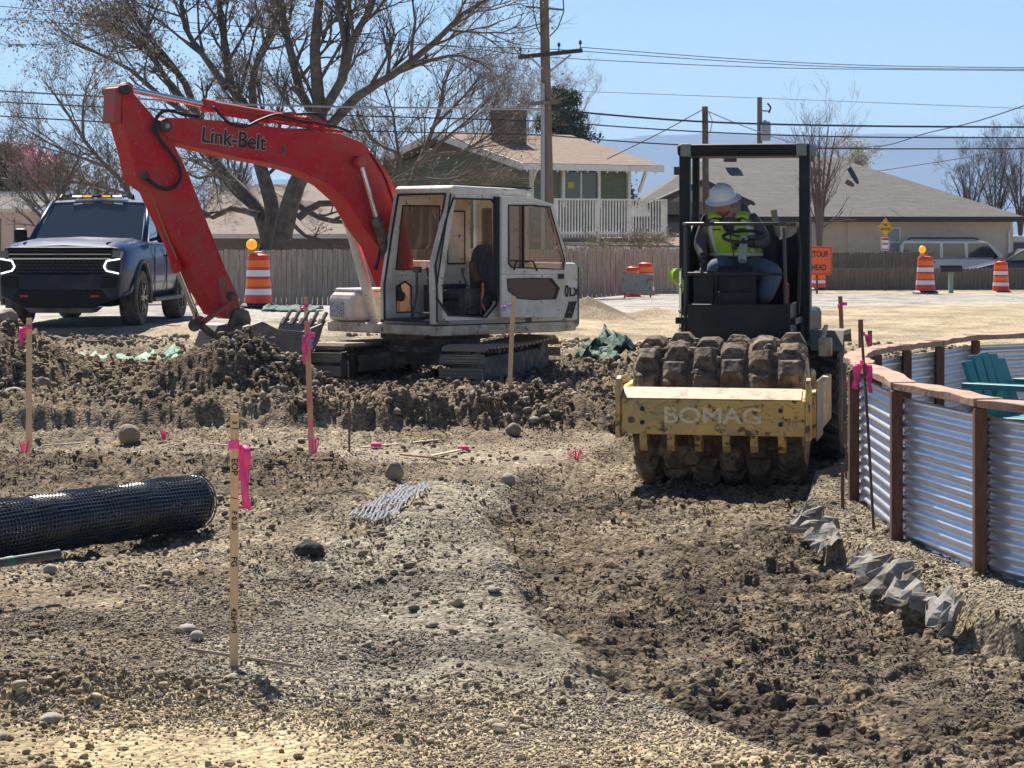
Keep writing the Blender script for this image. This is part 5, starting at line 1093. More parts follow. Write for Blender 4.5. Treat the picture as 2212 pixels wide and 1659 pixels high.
def whisk(lab, x, y, D, h, w_):
    b_ = MB(); r_ = random.Random(int(x)); 
    for k in range(22): a = r_.uniform(-1, 1); b_.bar((a * w_ * .2, r_.uniform(-.01, .01), 0), (a * w_ * .55 + r_.uniform(-.01, .01), r_.uniform(-.03, .02), h * r_.uniform(.7, 1)), .004, .002, Vector((0, 1, 0)))
    o = b_.obj('whisker_flag', PNK); p = Vector((PX(x, D), D, PZ(y, D))); o.location = p; tag(o, lab, 'marker flag', 'pink whisker flags in the dirt')
whisk('pink bristle flag alone on the ground left of the roller', 1242, 997, 18.3, .11, .10); whisk('pink bristle flag at the foot of the left edge stake', 52, 985, 18.2, .13, .07)
whisk('pink bristle flag at the foot of the red sprayed stake', 680, 980, 18.4, .14, .06); whisk('small pink bristle flag beside the big round boulder', 354, 950, 19.4, .08, .05)
whisk('low pink bristle flag by the corner of the metal wall', 1838, 850, 16.3, .1, .05)
def lath(lab, x0_, y0_, x1_, y1_, w_=.035, m=WOOD, grp='loose laths lying on the dirt', name='loose_lath', cat='lath', th=.012, pk=None):
    def g2(x, y):
        D = 18.0
        for _ in range(12): D = F * (CH - gz(PX(x, D), D)) / (y - HY)
        return Vector((PX(x, D), D, gz(PX(x, D), D) + .025))
    a, b = g2(x0_, y0_), g2(x1_, y1_); t = thing(name, lab, cat, a, 0, grp); MB().bar((0, 0, 0), b - a, w_, th).obj('shaft', m, t)
    if pk is not None: c_ = (b - a) * pk; MB().box(c_ + Vector((0, -.01, .012)), (.09, .05, .03)).obj('ribbon', PNK, t)
    return t
WP2 = M('lath_pale', (.55, .46, .33), .8)
lath('long pale lath with a pink tie lying before the bank', 782, 969, 948, 955, m=WP2, pk=.18); lath('short pale lath with a pink end lying in the middle', 930, 990, 1005, 976, m=WP2, pk=.95)
lath('thin dark stick crossing under the short pale lath', 865, 988, 970, 996, .02, m=WOODD); lath('thin pole on the dirt left of the lettered stake top', 92, 972, 175, 963, .02, m=WP2)
lath('thin pale strip lying between the two left stakes', 448, 967, 560, 971, .02, m=WP2); lath('pinkish lath lying along the bank top left of the bucket', 555, 860, 665, 855, .03, m=PNKP)
lath('long thin root stick crossing behind the lettered stake base', 405, 1414, 655, 1454, .006, m=M('root_grey', (.34, .29, .22), .9))
# dark pipe, spade handle, cups
a_ = P(-40, 1222, 11.0); b_ = P(128, 1196, 11.3); pp_ = thing('dark_pipe', 'black metal pipe with green band poking in from the left edge', 'pipe', a_)
MB().cyl((0, 0, 0), b_ - a_, .023, .023, 16).obj('pipe_tube', M('pipe_black', (.05, .055, .055), .35, n=(10, (.15, .14, .12), .5, .65)), pp_, smooth=True)
MB().cyl((b_ - a_) * .30, (b_ - a_) * .40, .0245, .0245, 16).obj('green_band', M('band_green', (.02, .16, .10), .5), pp_)
rod('dark green tool handle stuck in the cut face left of the heap', 366, 862, 20.9, 381, 812, None, .02, 'tool', M('handle_green', (.04, .07, .05), .4)).name = 'tool_handle'
cn = thing('spray_can', 'blue and white spray can lying on the bank top', 'spray can', P(1040, 855, 21.6)); MB().cyl((0, 0, 0), (.16, 0, .0), .033, .033, 16).obj('can_body', WHR, cn, smooth=True); MB().cyl((-.06, 0, 0), (-.002, 0, 0), .03, .034, 16).obj('can_cap', M('cap_blue', (.05, .35, .65), .4), cn, smooth=True)
cu_ = thing('paper_cup', 'white tube lying on the dirt right of the left edge stake', 'tube', P(84, 870, 22.2)); MB().path([(-.05, 0, .02), (.06, -.05, 0)], [.035, .03], 14).obj('cup_wall', WHR, cu_, smooth=True); MB().cyl((.06, -.05, 0), (.062, -.052, 0), .015, .015, 12).obj('cup_hole', BLK, cu_)
st = thing('blue_tube', 'small white marker tube lying next to the spray can', 'tube', P(1088, 846, 21.8)); MB().cyl((0, 0, 0), (.07, .01, .0), .02, .02, 12).obj('tube_body', WHR, st, smooth=True); MB().cyl((.07, .01, 0), (.085, .012, 0), .015, .015, 12).obj('tube_cap', PUR, st)

# ------------------------------------------------------------------ geogrid roll and scrap
GG = M('geogrid_black', (.04, .045, .055), .25, spec=1.0)
ra, rb = P(-90, 1158, 12.6), P(425, 1083, 14.3); rr0 = .165
roll = thing('mesh_roll', 'big roll of black plastic geogrid lying at the left', 'roll', ra); ax = rb - ra; Lr = ax.length; ax.normalize()
u_, v_, _ = frame_of(ax); core = MB(); core.path([(0, 0, 0), ax * Lr * .985], [rr0 * .93, rr0 * .90], 40); core.obj('inner_wraps', M('geogrid_core', (.014, .015, .018), .5, n=(30, (.10, .08, .05), .62, .72)), roll, smooth=True)
mh = MB(); NA = 44; NL = int(Lr / .028); V = []
def rp_(t, a, k=0):
    r = rr0 * (1 - .45 * max(0, (t - (Lr - .05)) / .05) ** 2) + .004 * math.sin(a * 3 + t * 9) + .003 * math.sin(t * 23); return ax * t + (u_ * math.cos(a) + v_ * math.sin(a)) * r
for k in range(NA):
    a = 2 * math.pi * k / NA; mh.path([rp_(t, a + .12 * math.sin(t * 1.5)) for t in np.linspace(0, Lr, 60)], .0045, 4, caps=False)
for i in range(NL):
    t = i * .028; mh.path([rp_(t + .01 * math.sin(2 * a_), a_) + Vector((0, 0, 0)) for a_ in [2 * math.pi * k / 30 for k in range(31)]], .0038, 4, caps=False)
sp2 = MB()
for q_ in range(7):
    sp2.path([ax * (Lr - .01) + (u_ * math.cos(a_) + v_ * math.sin(a_)) * (rr0 * (1 - q_ * .12)) for a_ in [2 * math.pi * k / 30 for k in range(31)]], .005, 5, caps=False)
mo = mh.obj('mesh_strands', GG, roll); tag(mo, kind='stuff'); tag(sp2.obj('roll_end_strands', GG, roll), kind='stuff')
sg = thing('mesh_scrap', 'torn scrap of grey plastic geogrid lying flat in the dirt', 'mesh scrap', gp(830, 15.6)); sm = MB(); 
def sp3(i, j): x = PX(770 + j * 9 + i * 5.5, 15.0) - sg.location.x; y = (14.3 + i * .13) - sg.location.y; return Vector((x, y, gz(x + sg.location.x, y + sg.location.y) - sg.location.z + .035 + .012 * math.sin(i + j)))
for i in range(15): sm.path([sp3(i, j) for j in range(9)], .0055, 4)
for j in range(9): sm.path([sp3(i, j) for i in range(15)], .0055, 4)
tag(sm.obj('mesh_strands', M('geogrid_grey', (.60, .60, .62), .3, spec=.8), sg), kind='stuff')

# ------------------------------------------------------------------ corrugated metal wall
RW = M('redwood', (.135, .062, .042), .75, n=(5, (.22, .11, .075), .42, .65), stretch=(6, 6, 1), bump=(30, .3, .005)); RWC = M('redwood_cap', (.42, .27, .19), .8, n=(7, (.28, .16, .11), .45, .65), bump=(30, .5, .01))
GAL = M('galvanised', (.82, .82, .85), .36, .7, n=(9, (.72, .73, .77), .4, .65))
wall = thing('metal_wall', 'winding corrugated metal wall with redwood posts and cap boards', 'wall', (2.4, 13, .0)); WO = Vector(wall.location)
near = [(3.55, 9.3), (2.85, 10.6), (2.43, 11.8), (2.22, 13.1), (2.26, 15.0), (2.33, 15.75)]
farp = [(2.62, 16.9), (2.94, 17.5), (3.30, 18.1), (3.78, 19.1), (5.1, 20.0), (6.6, 20.6)]
ZB, ZT = .03, .90
def corr(a, b, z0, z1, par, bulge=0.0, mir=1):
    a = Vector((*a, 0)) - Vector((WO.x, WO.y, 0)); b = Vector((*b, 0)) - Vector((WO.x, WO.y, 0)); d = b - a; n_ = Vector((-d.y, d.x, 0)).normalized(); V = []; nz_ = 96; nx = 7
    for i in range(nz_ + 1):
        z = z0 + (z1 - z0) * i / nz_; off = .0135 * math.sin(2 * math.pi * (z - z0) / .068)
        for j in range(nx): t = j / (nx - 1); p = a + d * (.0 + t * 1.0) + n_ * (off + bulge * math.sin(math.pi * t)); V.append((p.x, p.y, z))
    b_ = MB(); b_.add(V, [(i * nx + j, i * nx + j + 1, (i + 1) * nx + j + 1, (i + 1) * nx + j) for i in range(nz_) for j in range(nx - 1)]); o = link_mesh('corrugated_panel', b_.mesh('corrugated_panel'), GAL, par, True); sd_ = o.modifiers.new('t', 'SOLIDIFY'); sd_.thickness = .0015
def zat(i, far): return -.02 if i == 0 else 0
for pts in (near, farp):
    for a, b in zip(pts[:-1], pts[1:]): corr(a, b, -.06, .86, wall)
corr(near[-1], farp[0], -.06, .86, wall)
for k, p in enumerate(near + farp):
    x, y = p[0] - WO.x, p[1] - WO.y; sx = -.045 if k < 5 else .045; MB().bb(x + sx - .032, x + sx + .032, y - .035, y + .035, -.15, .90).obj('post', RW, wall, bevel=.004)
allp = near + farp
for k in range(len(allp) - 1):
    a = Vector((allp[k][0] - WO.x, allp[k][1] - WO.y, .905)); b = Vector((allp[k + 1][0] - WO.x, allp[k + 1][1] - WO.y, .905)); d = (b - a).normalized(); n_ = Vector((-d.y, d.x, 0)); V = []
    m_ = 9
    for i in range(m_):
        t = i / (m_ - 1); p = a.lerp(b, t) + n_ * (.03 * math.sin(math.pi * t) * (-1 if k < 5 else 1)); hw = .075 + .006 * math.sin(t * 9 + k)
        V += [p + n_ * hw, p - n_ * hw, p + n_ * hw + Vector((0, 0, .042 + .004 * math.sin(i * 2 + k))), p - n_ * hw + Vector((0, 0, .042 + .004 * math.cos(i * 2)))]
    c_ = MB(); c_.add(V, [f for i in range(m_ - 1) for f in ((4 * i, 4 * i + 4, 4 * i + 5, 4 * i + 1), (4 * i + 2, 4 * i + 3, 4 * i + 7, 4 * i + 6), (4 * i, 4 * i + 2, 4 * i + 6, 4 * i + 4), (4 * i + 1, 4 * i + 5, 4 * i + 7, 4 * i + 3))] + [(0, 1, 3, 2), (4 * m_ - 4, 4 * m_ - 2, 4 * m_ - 1, 4 * m_ - 3)])
    c_.obj('cap_board', RWC, wall, bevel=.004)
# teal chair behind the wall
TEAL = M('teal_plastic', (.03, .21, .22), .45, n=(7, (.05, .26, .27), .4, .65))
def teal_chair(lab, loc, rz):
    ch = thing('garden_chair', lab, 'chair', loc, rz, 'teal garden chairs behind the metal wall')
    for k in range(5): x = -.22 + k * .11; b_ = MB(); b_.prism([(.18, .58), (.21, .58), (.36, 1.02 - .012 * abs(k - 2) ** 2), (.33, 1.03 - .012 * abs(k - 2) ** 2)], x - .05, x + .05, 'x'); b_.obj('back_slat', TEAL, ch, bevel=.006)
    MB().bb(-.27, .27, -.35, .22, .58, .61).obj('seat', TEAL, ch, bevel=.008)
    for s in (-1, 1):
        MB().bb(s * .34 - .06, s * .34 + .06, -.42, .28, .80, .84).obj('armrest', TEAL, ch, bevel=.008); MB().bb(s * .29 - .015, s * .29 + .015, -.36, -.26, 0, .80).obj('leg', TEAL, ch); MB().bar((s * .29, .05, .8), (s * .29, .35, .0), .03, .09, Vector((1, 0, 0))).obj('leg', TEAL, ch)
    return ch
teal_chair('teal garden chair with tall slatted back just inside the metal wall', Vector((3.50, 15.7, -.06)), R(48))
teal_chair('teal garden chair at the right edge inside the metal wall', Vector((4.3, 15.2, -.04)), R(75))

# ------------------------------------------------------------------ geotextile fabric strips and green silt bags
FAB = M('geotextile', (.27, .255, .23), .85, n=(7, (.14, .11, .085), .48, .62), bump=(30, .5, .01))
def cloth(name, pts, w_, h_, mat, lab, cat, seed, grp=None, n=26, m=9):
    """crumpled strip draped along a ground path"""
    r_ = np.random.default_rng(seed); P_ = [Vector(p) for p in pts]; base = P_[0].copy(); V = []
    o1, o2 = r_.uniform(0, 50, 2)
    for i in range(n):
        t = i / (n - 1) * (len(P_) - 1); k = min(int(t), len(P_) - 2); p = P_[k].lerp(P_[k + 1], t - k); d = (P_[k + 1] - P_[k]).normalized(); s = Vector((-d.y, d.x, 0)).normalized()
        for j in range(m):
            a = j / (m - 1) - .5; q_ = p + s * a * w_ * (1 + .5 * float(vn(np.array([i * .5 + o1]), np.array([3.1]), seed)[0])); z = gz(q_.x, q_.y)
            n1 = float(fbm(np.array([i * .42 + o1]), np.array([j * .5 + o2]), seed, 3)[0]); n2 = float(vn(np.array([i * .9 + o2]), np.array([j * .8 + o1]), seed + 2)[0])
            V.append(Vector((q_.x + .03 * n2, q_.y + .05 * n1, z + .02 + h_ * (1 - 2 * abs(a)) ** .5 * (.6 + .8 * n1 + .5 * abs(n2)))) - base)
    b_ = MB(); b_.add(V, [(i * m + j, i * m + j + 1, (i + 1) * m + j + 1, (i + 1) * m + j) for i in range(n - 1) for j in range(m - 1)])
    o = link_mesh(name, b_.mesh(name), mat, None, True); o.location = base; tag(o, lab, cat, grp); sd_ = o.modifiers.new('t', 'SOLIDIFY'); sd_.thickness = .004; sd_.offset = 1; return o
def wallcloth(lab, pts, seed, hang=.16):
    n = 40; m = 8; V = []; P_ = [Vector(p) for p in pts]; base = P_[0].copy(); r_ = random.Random(seed)
    for i in range(n):
        t = i / (n - 1) * (len(P_) - 1); k = min(int(t), len(P_) - 2); p = P_[k].lerp(P_[k + 1], t - k)
        fold = .13 * float(vn(np.array([i * .62]), np.array([seed * 1.7]), 4)[0]) + .06 * float(vn(np.array([i * 1.4]), np.array([seed * 2.9]), 6)[0]); nn_ = float(vn(np.array([i * .45]), np.array([seed * 3.3]), seed)[0])
        for j in range(m):
            a = j / (m - 1); V.append(Vector((p.x + fold * (.3 + a) - .10 * a + .04 * nn_, p.y - .10 * a + fold * .6 * a, p.z + .05 + .03 * nn_ - a * hang * (.8 + .5 * nn_) + .035 * float(vn(np.array([i * .8]), np.array([j * .7 + seed]), 1)[0]))) - base)
    b_ = MB(); b_.add(V, [(i * m + j, i * m + j + 1, (i + 1) * m + j + 1, (i + 1) * m + j) for i in range(n - 1) for j in range(m - 1)]); o = link_mesh('torn_fabric', b_.mesh('torn_fabric'), FAB, None, False); o.location = base; tag(o, lab, 'fabric', 'torn ground fabric along the cut edge'); sd_ = o.modifiers.new('t', 'SOLIDIFY'); sd_.thickness = .003
def edge(y): return Vector((float(np.interp(y, BEN_Y, BEN_X)) - .02, y, .03))
wallcloth('grey crumpled fabric hanging in folds from the long cut edge', [edge(y) for y in (10.75, 11.3, 11.9, 12.5)], 3, .15)
wallcloth('small pale fabric flap on the cut edge nearer the roller', [edge(y) for y in (13.2, 13.7, 14.2, 14.6)], 6, .10)
GRN = M('silt_bag_green', (.10, .27, .18), .7, n=(9, (.25, .42, .33), .42, .62), bump=(24, .6, .02)); GRND = M('silt_bag_dark', (.03, .08, .06), .8, n=(10, (.16, .22, .18), .5, .62), bump=(24, .6, .02))
SG_ = 'green mesh bags lying round the site'
def bagz(lab, xs, D, w_, h_, mat, seed): cloth('silt_bag', [gp(x, D_) for x, D_ in zip(xs, D)], w_, h_, mat, lab, 'bag', seed, SG_)
bagz('long light green flattened bag in front of the parked car', [150, 230, 300, 370], [29.3, 29.6, 29.6, 29.2], 1.2, .13, GRN, 2)
bagz('puffy green bag end just left of the bucket link', [350, 395, 440], [29.0, 28.4, 27.8], .7, .17, GRN, 3); bagz('dark green bag beside the gravel mound at left', [85, 120, 160], [29.6, 29.4, 29.4], .5, .18, GRND, 4)
bagz('dark green bag by the road left of the excavator body', [572, 620, 690], [41, 41, 41], 1.0, .10, GRND, 5)
bagz('dark green crumpled bag right of the excavator tracks', [1290, 1315, 1340], [31.5, 31.8, 31.2], .5, .22, GRND, 6); bagz('pale green bag piece nearest the excavator tracks', [1270, 1300, 1330], [29.6, 29.8, 29.5], .4, .16, GRND, 7)

# ------------------------------------------------------------------ fences
FW = M('fence_grey', (.34, .26, .19), .9, n=(1.6, (.50, .40, .31), .42, .62), n2=(9, (.08, .065, .055), .55, .7), stretch=(14, 14, 1)); FWD = M('fence_dark', (.17, .125, .09), .9, n=(2, (.25, .19, .14), .42, .65), stretch=(10, 10, 1))
def fence(lab, a, b, zb, h, mat, pw=.135, seed=0):
    a = Vector(a); b = Vector(b); d = b - a; L = d.length; ang = math.atan2(d.y, d.x); f = thing('board_fence', lab, 'fence', (a.x, a.y, zb), ang); r_ = random.Random(seed); n = int(L / pw); p_ = MB()
    for k in range(n): x = k * pw; hh = h * (1 + r_.uniform(-.012, .012)); y = r_.uniform(-.006, .006); p_.prism([(x + .004, -.1), (x + pw - .010, -.1), (x + pw - .010, hh - .03), (x + pw - .035, hh), (x + .03, hh), (x + .004, hh - .03)], y - .008, y + .008)
    o = p_.obj('fence_boards', mat, f); tag(o, kind='stuff')
    r2_ = MB(); r2_.bb(0, L, .01, .05, .3, .39); r2_.obj('rail', mat, f); MB().bb(0, L, .01, .05, h - .4, h - .31).obj('rail', mat, f)
    for k in range(int(L / 2.4) + 1): MB().bb(k * 2.4, k * 2.4 + .09, .05, .14, -.1, h - .05).obj('fence_post', mat, f)
def fz(x, yb, D): return PZ(yb, D)
fence('weathered grey board fence behind the excavator boom', (PX(425, 57), 57, 0), (PX(1470, 62), 62, 0), PZ(668, 58), PZ(539, 58) - PZ(668, 58), FW, seed=1)
fence('dark low board fence behind the drums at the right', (PX(1640, 73), 73, 0), (PX(2330, 76), 76, 0), PZ(646, 74), PZ(580, 74) - PZ(646, 74), FWD, seed=2)
fence('farther dark board fence in front of the tan house', (PX(1745, 79), 79, 0), (PX(2020, 81), 81, 0), PZ(640, 80), PZ(545, 80) - PZ(640, 80), FWD, .14, seed=3)

# ------------------------------------------------------------------ houses
SHG = lambda nm, c, c2: M(nm, c, .95, n=(3, c2, .42, .62), n2=(14, tuple(v * .60 for v in c), .47, .62), stretch=(.22, 2.2, 6))
ROOFG = SHG('shingle_grey', (.125, .122, .115), (.17, .163, .15)); ROOFB = SHG('shingle_brown', (.23, .165, .125), (.29, .215, .165))
TANW = M('stucco_tan', (.78, .62, .46), .95, n=(3, (.70, .55, .41), .4, .65), bump=(30, .3, .01)); WTR = M('white_trim', (.82, .81, .77), .7, n=(5, (.65, .63, .57), .5, .7)); DTR = M('dark_trim', (.06, .045, .04), .8)
WIN = M('house_glass', (.05, .055, .06), .1, spec=.7); SIDG = M('siding_green', (.155, .185, .125), .85, n=(2, (.125, .155, .10), .4, .65), stretch=(1, 1, 8))
GRY = M('lower_wall', (.20, .165, .14), .9)
# tan house on the right
Dh = 88.0
th = thing('tan_house', 'long single storey tan stucco house with a grey hip roof', 'house', (PX(1850, Dh), Dh, -.4)); T0 = Vector(th.location)
def H(x, y, D, T=None): return P(x, y, D) - (T if T is not None else T0)
rb_ = MB(); A0, A1 = H(1330, 452, Dh), H(2216, 471, Dh); R0_, R1_ = H(1530, 338, Dh + 6.5), H(1792, 336, Dh + 6.5); B0, B1 = Vector((A0.x, A0.y + 13.5, A0.z)), Vector((A1.x, A1.y + 13.5, A1.z))
A0.z = A1.z = B0.z = B1.z = PZ(469, Dh) - T0.z
rb_.add([A0, A1, R1_, R0_, B0, B1], [(0, 1, 2, 3), (1, 5, 2), (5, 4, 3, 2), (4, 0, 3), (0, 4, 5, 1)]); rb_.obj('roof', ROOFG, th)
ez = A0.z; MB().bb(A0.x, A1.x, A0.y - .06, A0.y - .005, ez - .18, ez + .02).obj('gutter', DTR, th)
MB().bb(H(1335, 0, Dh).x, H(2196, 0, Dh).x, A0.y + .6, A0.y + 12.5, -.5, ez - .02).obj('wall', TANW, th)
xw = H(2203, 0, Dh).x; MB().path([(A1.x - .5, A0.y, ez - .1), (xw - .25, A0.y + .3, ez - .4), (xw - .3, A0.y + .52, ez - .6), (xw - .3, A0.y + .52, 0)], .05, 8).obj('downspout', WTR, th)
def win(x0_, x1_, y0_, y1_, D, par, T, fm=WTR, gm=WIN, mull=True):
    a, b = P(x0_, y1_, D) - T, P(x1_, y0_, D) - T; Y = a.y; f = MB().frame_prism([(a.x, a.z), (b.x, a.z), (b.x, b.z), (a.x, b.z)], [(a.x + .07, a.z + .07), (b.x - .07, a.z + .07), (b.x - .07, b.z - .07), (a.x + .07, b.z - .07)], Y - .06, Y + .02).obj('window', fm, par)
    MB().bb(a.x + .07, b.x - .07, Y - .012, Y + .0, a.z + .07, b.z - .07).obj('pane', gm, f)
    if mull: zc__ = (a.z + b.z) / 2; MB().bb(a.x + .07, b.x - .07, Y - .04, Y - .015, zc__ - .03, zc__ + .03).obj('sash', fm, f)
win(1912, 1946, 490, 556, Dh + .56, th, T0, gm=M('curtained_glass', (.34, .38, .36), .3)); win(1700, 1735, 488, 545, Dh + .56, th, T0, fm=M('tan_frame', (.33, .25, .18), .8))
MB().bb(H(1835, 0, Dh).x, H(1841, 0, Dh).x, A0.y + .54, A0.y + .62, 0, ez - .1).obj('downspout', TANW, th)
# front porch wing with a small gable
pw_ = MB(); pL, pR, pT = H(1406, 437, Dh - 1.8), H(1630, 436, Dh - 1.8), H(1520, 386, Dh - 1.8)
bk = Vector((0, 6, 0)); pw_.add([pL, pR, pT, pL + bk, pR + bk, pT + bk, pL + Vector((.25, 0, -.16)), pR + Vector((-.25, 0, -.16)), pT + Vector((0, 0, -.26))], [(0, 2, 5, 3), (2, 1, 4, 5), (0, 6, 8, 2), (8, 7, 1, 2)]); go_ = pw_.obj('gable_roof', ROOFG, th)
gd_ = MB(); 
gd_.bar(pL + Vector((0, -.05, -.10)), pT + Vector((0, -.05, -.10)), .10, .24, Vector((0, 1, 0))); go2 = gd_.obj('barge_board', DTR, th); MB().bar(pR + Vector((0, -.05, -.10)), pT + Vector((0, -.05, -.10)), .10, .24, Vector((0, 1, 0))).obj('barge_board', DTR, th)
MB().prism([(pL.x + .4, pL.z - .05), (pR.x - .4, pR.z - .05), (pT.x, pT.z - .25)], pL.y + .3, pL.y + .4).obj('gable_wall', TANW, th); MB().bb(pL.x + .5, pR.x - .5, pL.y + .1, pL.y + .3, pL.z - .45, pL.z + .0).obj('porch_beam', GRY, th)
MB().bb(H(1420, 0, Dh).x, H(1640, 0, Dh).x, pL.y + 1.4, pL.y + 2.2, ez - .25, ez - .02).obj('porch_eave', DTR, th)
MB().bb(H(1365, 0, Dh).x, H(1560, 0, Dh).x, pL.y + 1.7, pL.y + 2.2, .2, PZ(494, Dh) - T0.z).obj('porch_wall', GRY, th)
vtt = MB(); 
for x in (1470, 1578, 1745): c_ = H(x, 344 if x > 1500 else 372, Dh + 5); MB().bb(c_.x - .25, c_.x + .25, c_.y, c_.y + .4, c_.z - .1, c_.z + .22).obj('roof_vent', DTR, th)
# green two storey house
Dg = 76.0; GT = Vector((PX(1140, Dg), Dg, -.3)); GA = R(33); gh = thing('green_house', 'green two storey house with brown shingle roof and white balcony', 'house', GT, GA); GF = Fr(GT, GA)
eh = 4.05 + .3; Wd = 10.0; Ln = 4.6; oh = .55
wb_ = MB(); wb_.bb(.3, Ln - .3, 0.3, Wd, 0, eh - .05); wb_.obj('wall', SIDG, gh)
pk_ = eh + 1.15; gw = MB(); gw.prism([(.3, eh - .1), (Wd, eh - .1), (Wd / 2, pk_ - .12)], .3, .45, 'x'); gw.obj('gable_wall', SIDG, gh)
rf_ = MB(); rf_.add([(-oh, -oh, eh - .08), (Ln + oh, -oh, eh - .08), (Ln + oh, Wd / 2, pk_), (-oh, Wd / 2, pk_), (-oh, Wd + oh, eh - .1), (Ln + oh, Wd + oh, eh - .1)], [(0, 1, 2, 3), (3, 2, 5, 4)]); ro_ = rf_.obj('roof', ROOFB, gh); s_ = ro_.modifiers.new('t', 'SOLIDIFY'); s_.thickness = .06; s_.offset = 1
tm_ = MB(); tm_.bar((-oh, -oh - .02, eh - .14), (Ln + oh, -oh - .02, eh - .14), .04, .2, Vector((0, 0, 1))); tm_.obj('fascia', WTR, gh); MB().bar((-oh - .02, -oh, eh - .14), (-oh - .02, Wd / 2, pk_ - .06), .04, .24).obj('barge_board', WTR, gh); MB().bar((-oh - .02, Wd + oh, eh - .14), (-oh - .02, Wd / 2, pk_ - .06), .04, .24).obj('barge_board', WTR, gh)
for k in range(14): MB().bb(-oh + .1 + k * .4, -oh + .15 + k * .4, -oh - .07, -oh - .03, eh - .30, eh - .22).obj('string_lamp', WTR, gh)
for x in (.3, 1.55, 3.0, Ln - .35): MB().bb(x - .05, x + .06, .18, .295, 2.9, eh - .12).obj('wall_trim', WTR, gh)
sd2 = MB().bb(1.62, 2.95, .24, .298, 2.95, eh - .25).obj('sliding_door', WIN, gh); MB().bb(1.75, 2.0, .232, .239, 3.55, 3.75).obj('paper_sign', M('paper_yellow', (.6, .42, .02), .6), sd2); MB().bb(2.26, 2.32, .22, .239, 2.95, eh - .25).obj('door_stile', WTR, sd2)
for x in (-.15, Ln - .3): MB().bar((x + .4, .25, eh - .9), (x + .1, -oh, eh - .25), .09, .09).obj('bracket', WTR, gh)
chy = MB(); cp = GF.i @ P(1100, 275, 79.5); chy.bb(cp.x - .5, cp.x + .45, cp.y - .4, cp.y + .4, eh, GF.i.__matmul__(P(1100, 238, 79.5)).z); chy.obj('chimney', M('chimney_brick', (.10, .07, .055), .9, n=(10, (.17, .12, .10), .45, .65), bump=(14, .6, .03)), gh)
# balcony in its own part of the house, facing the viewer
bl, br = GF.i @ P(1198, 500, 72.5), GF.i @ P(1436, 500, 75.0)
bz1 = (GF.i @ P(1300, 431, 73.5)).z; bz0 = (GF.i @ P(1300, 507, 73.5)).z
bal = MB(); bal.bar((bl.x, bl.y, bz1), (br.x, br.y, bz1), .12, .05); bal.bar((bl.x, bl.y, bz0 + .05), (br.x, br.y, bz0 + .05), .06, .08); 
dv = Vector((br.x - bl.x, br.y - bl.y, 0)); LB = dv.length; dn = dv.normalized()
for k in range(int(LB / .115)): p = Vector((bl.x, bl.y, 0)) + dn * (k * .115); bal.bar((p.x, p.y, bz0 - .08), (p.x, p.y, bz1), .045, .03, Vector((1, 0, 0)))
tag(bal.obj('balcony_railing', WTR, gh), kind='stuff')
for t in (.0, .38, .67, 1): p = Vector((bl.x, bl.y, 0)) + dv * t; MB().bb(p.x - .06, p.x + .06, p.y - .06, p.y + .06, bz0 - .3, bz1 + .03).obj('balcony_post', WTR, gh)
nrm = Vector((-dn.y, dn.x, 0)) * 3.2; fl = MB(); q0, q1 = Vector((bl.x, bl.y, bz0 - .1)), Vector((br.x, br.y, bz0 - .1)); fl.add([q0, q1, q1 + nrm, q0 + nrm, q0 - Vector((0, 0, .12)), q1 - Vector((0, 0, .12)), q1 + nrm - Vector((0, 0, .12)), q0 + nrm - Vector((0, 0, .12))], [(0, 1, 2, 3), (7, 6, 5, 4), (0, 4, 5, 1), (1, 5, 6, 2), (2, 6, 7, 3), (3, 7, 4, 0)]); fl.obj('balcony_floor', GRY, gh)
# porch roof below and ground floor
pr = MB(); g = lambda x, y, D: GF.i @ P(x, y, D)
pr.add([g(1190, 530, 72), g(1475, 534, 74.5), g(1475, 500, 78), g(1190, 505, 76)], [(0, 1, 2, 3)]); po_ = pr.obj('porch_roof', ROOFB, gh); s_ = po_.modifiers.new('t', 'SOLIDIFY'); s_.thickness = .05
MB().bar(g(1190, 537, 71.9), g(1475, 541, 74.4), .08, .2).obj('porch_fascia', WTR, gh)
for x, D in ((1255, 73), (1362, 74), (1425, 74.4)): a, b = g(x, 660, D), g(x, 540, D); MB().bar(a, b, .10, .10, Vector((1, 0, 0))).obj('porch_post', WTR, gh)
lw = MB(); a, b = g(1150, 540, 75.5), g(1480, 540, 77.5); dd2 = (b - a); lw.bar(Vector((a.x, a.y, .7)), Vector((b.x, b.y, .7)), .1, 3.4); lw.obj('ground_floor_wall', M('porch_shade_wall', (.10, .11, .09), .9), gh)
# brown roofed low house behind the big tree
bt0 = Vector((PX(620, 84), 84, -.3)); bh = thing('low_house', 'low house with tan shingle roof and brick wall behind the big trees', 'house', bt0)
h = lambda x, y, D: P(x, y, D) - bt0
r3 = MB(); r3.add([h(440, 505, 84), h(960, 505, 84), h(900, 398, 90), h(452, 398, 90)], [(0, 1, 2, 3)]); r3.obj('roof', M('shingle_tan', (.26, .21, .175), .95, n=(3, (.32, .26, .22), .42, .62), n2=(14, (.17, .13, .11), .47, .62), stretch=(.22, 2.2, 6)), bh)
MB().bb(h(450, 0, 84).x, h(950, 0, 84).x, .5, 6, 0, PZ(509, 84) - bt0.z).obj('wall', M('wall_brick', (.24, .18, .15), .9, n=(6, (.14, .16, .10), .5, .65)), bh); MB().bb(h(440, 0, 84).x, h(960, 0, 84).x, -.06, -.01, PZ(515, 84) - bt0.z, PZ(505, 84) - bt0.z).obj('fascia', WTR, bh)
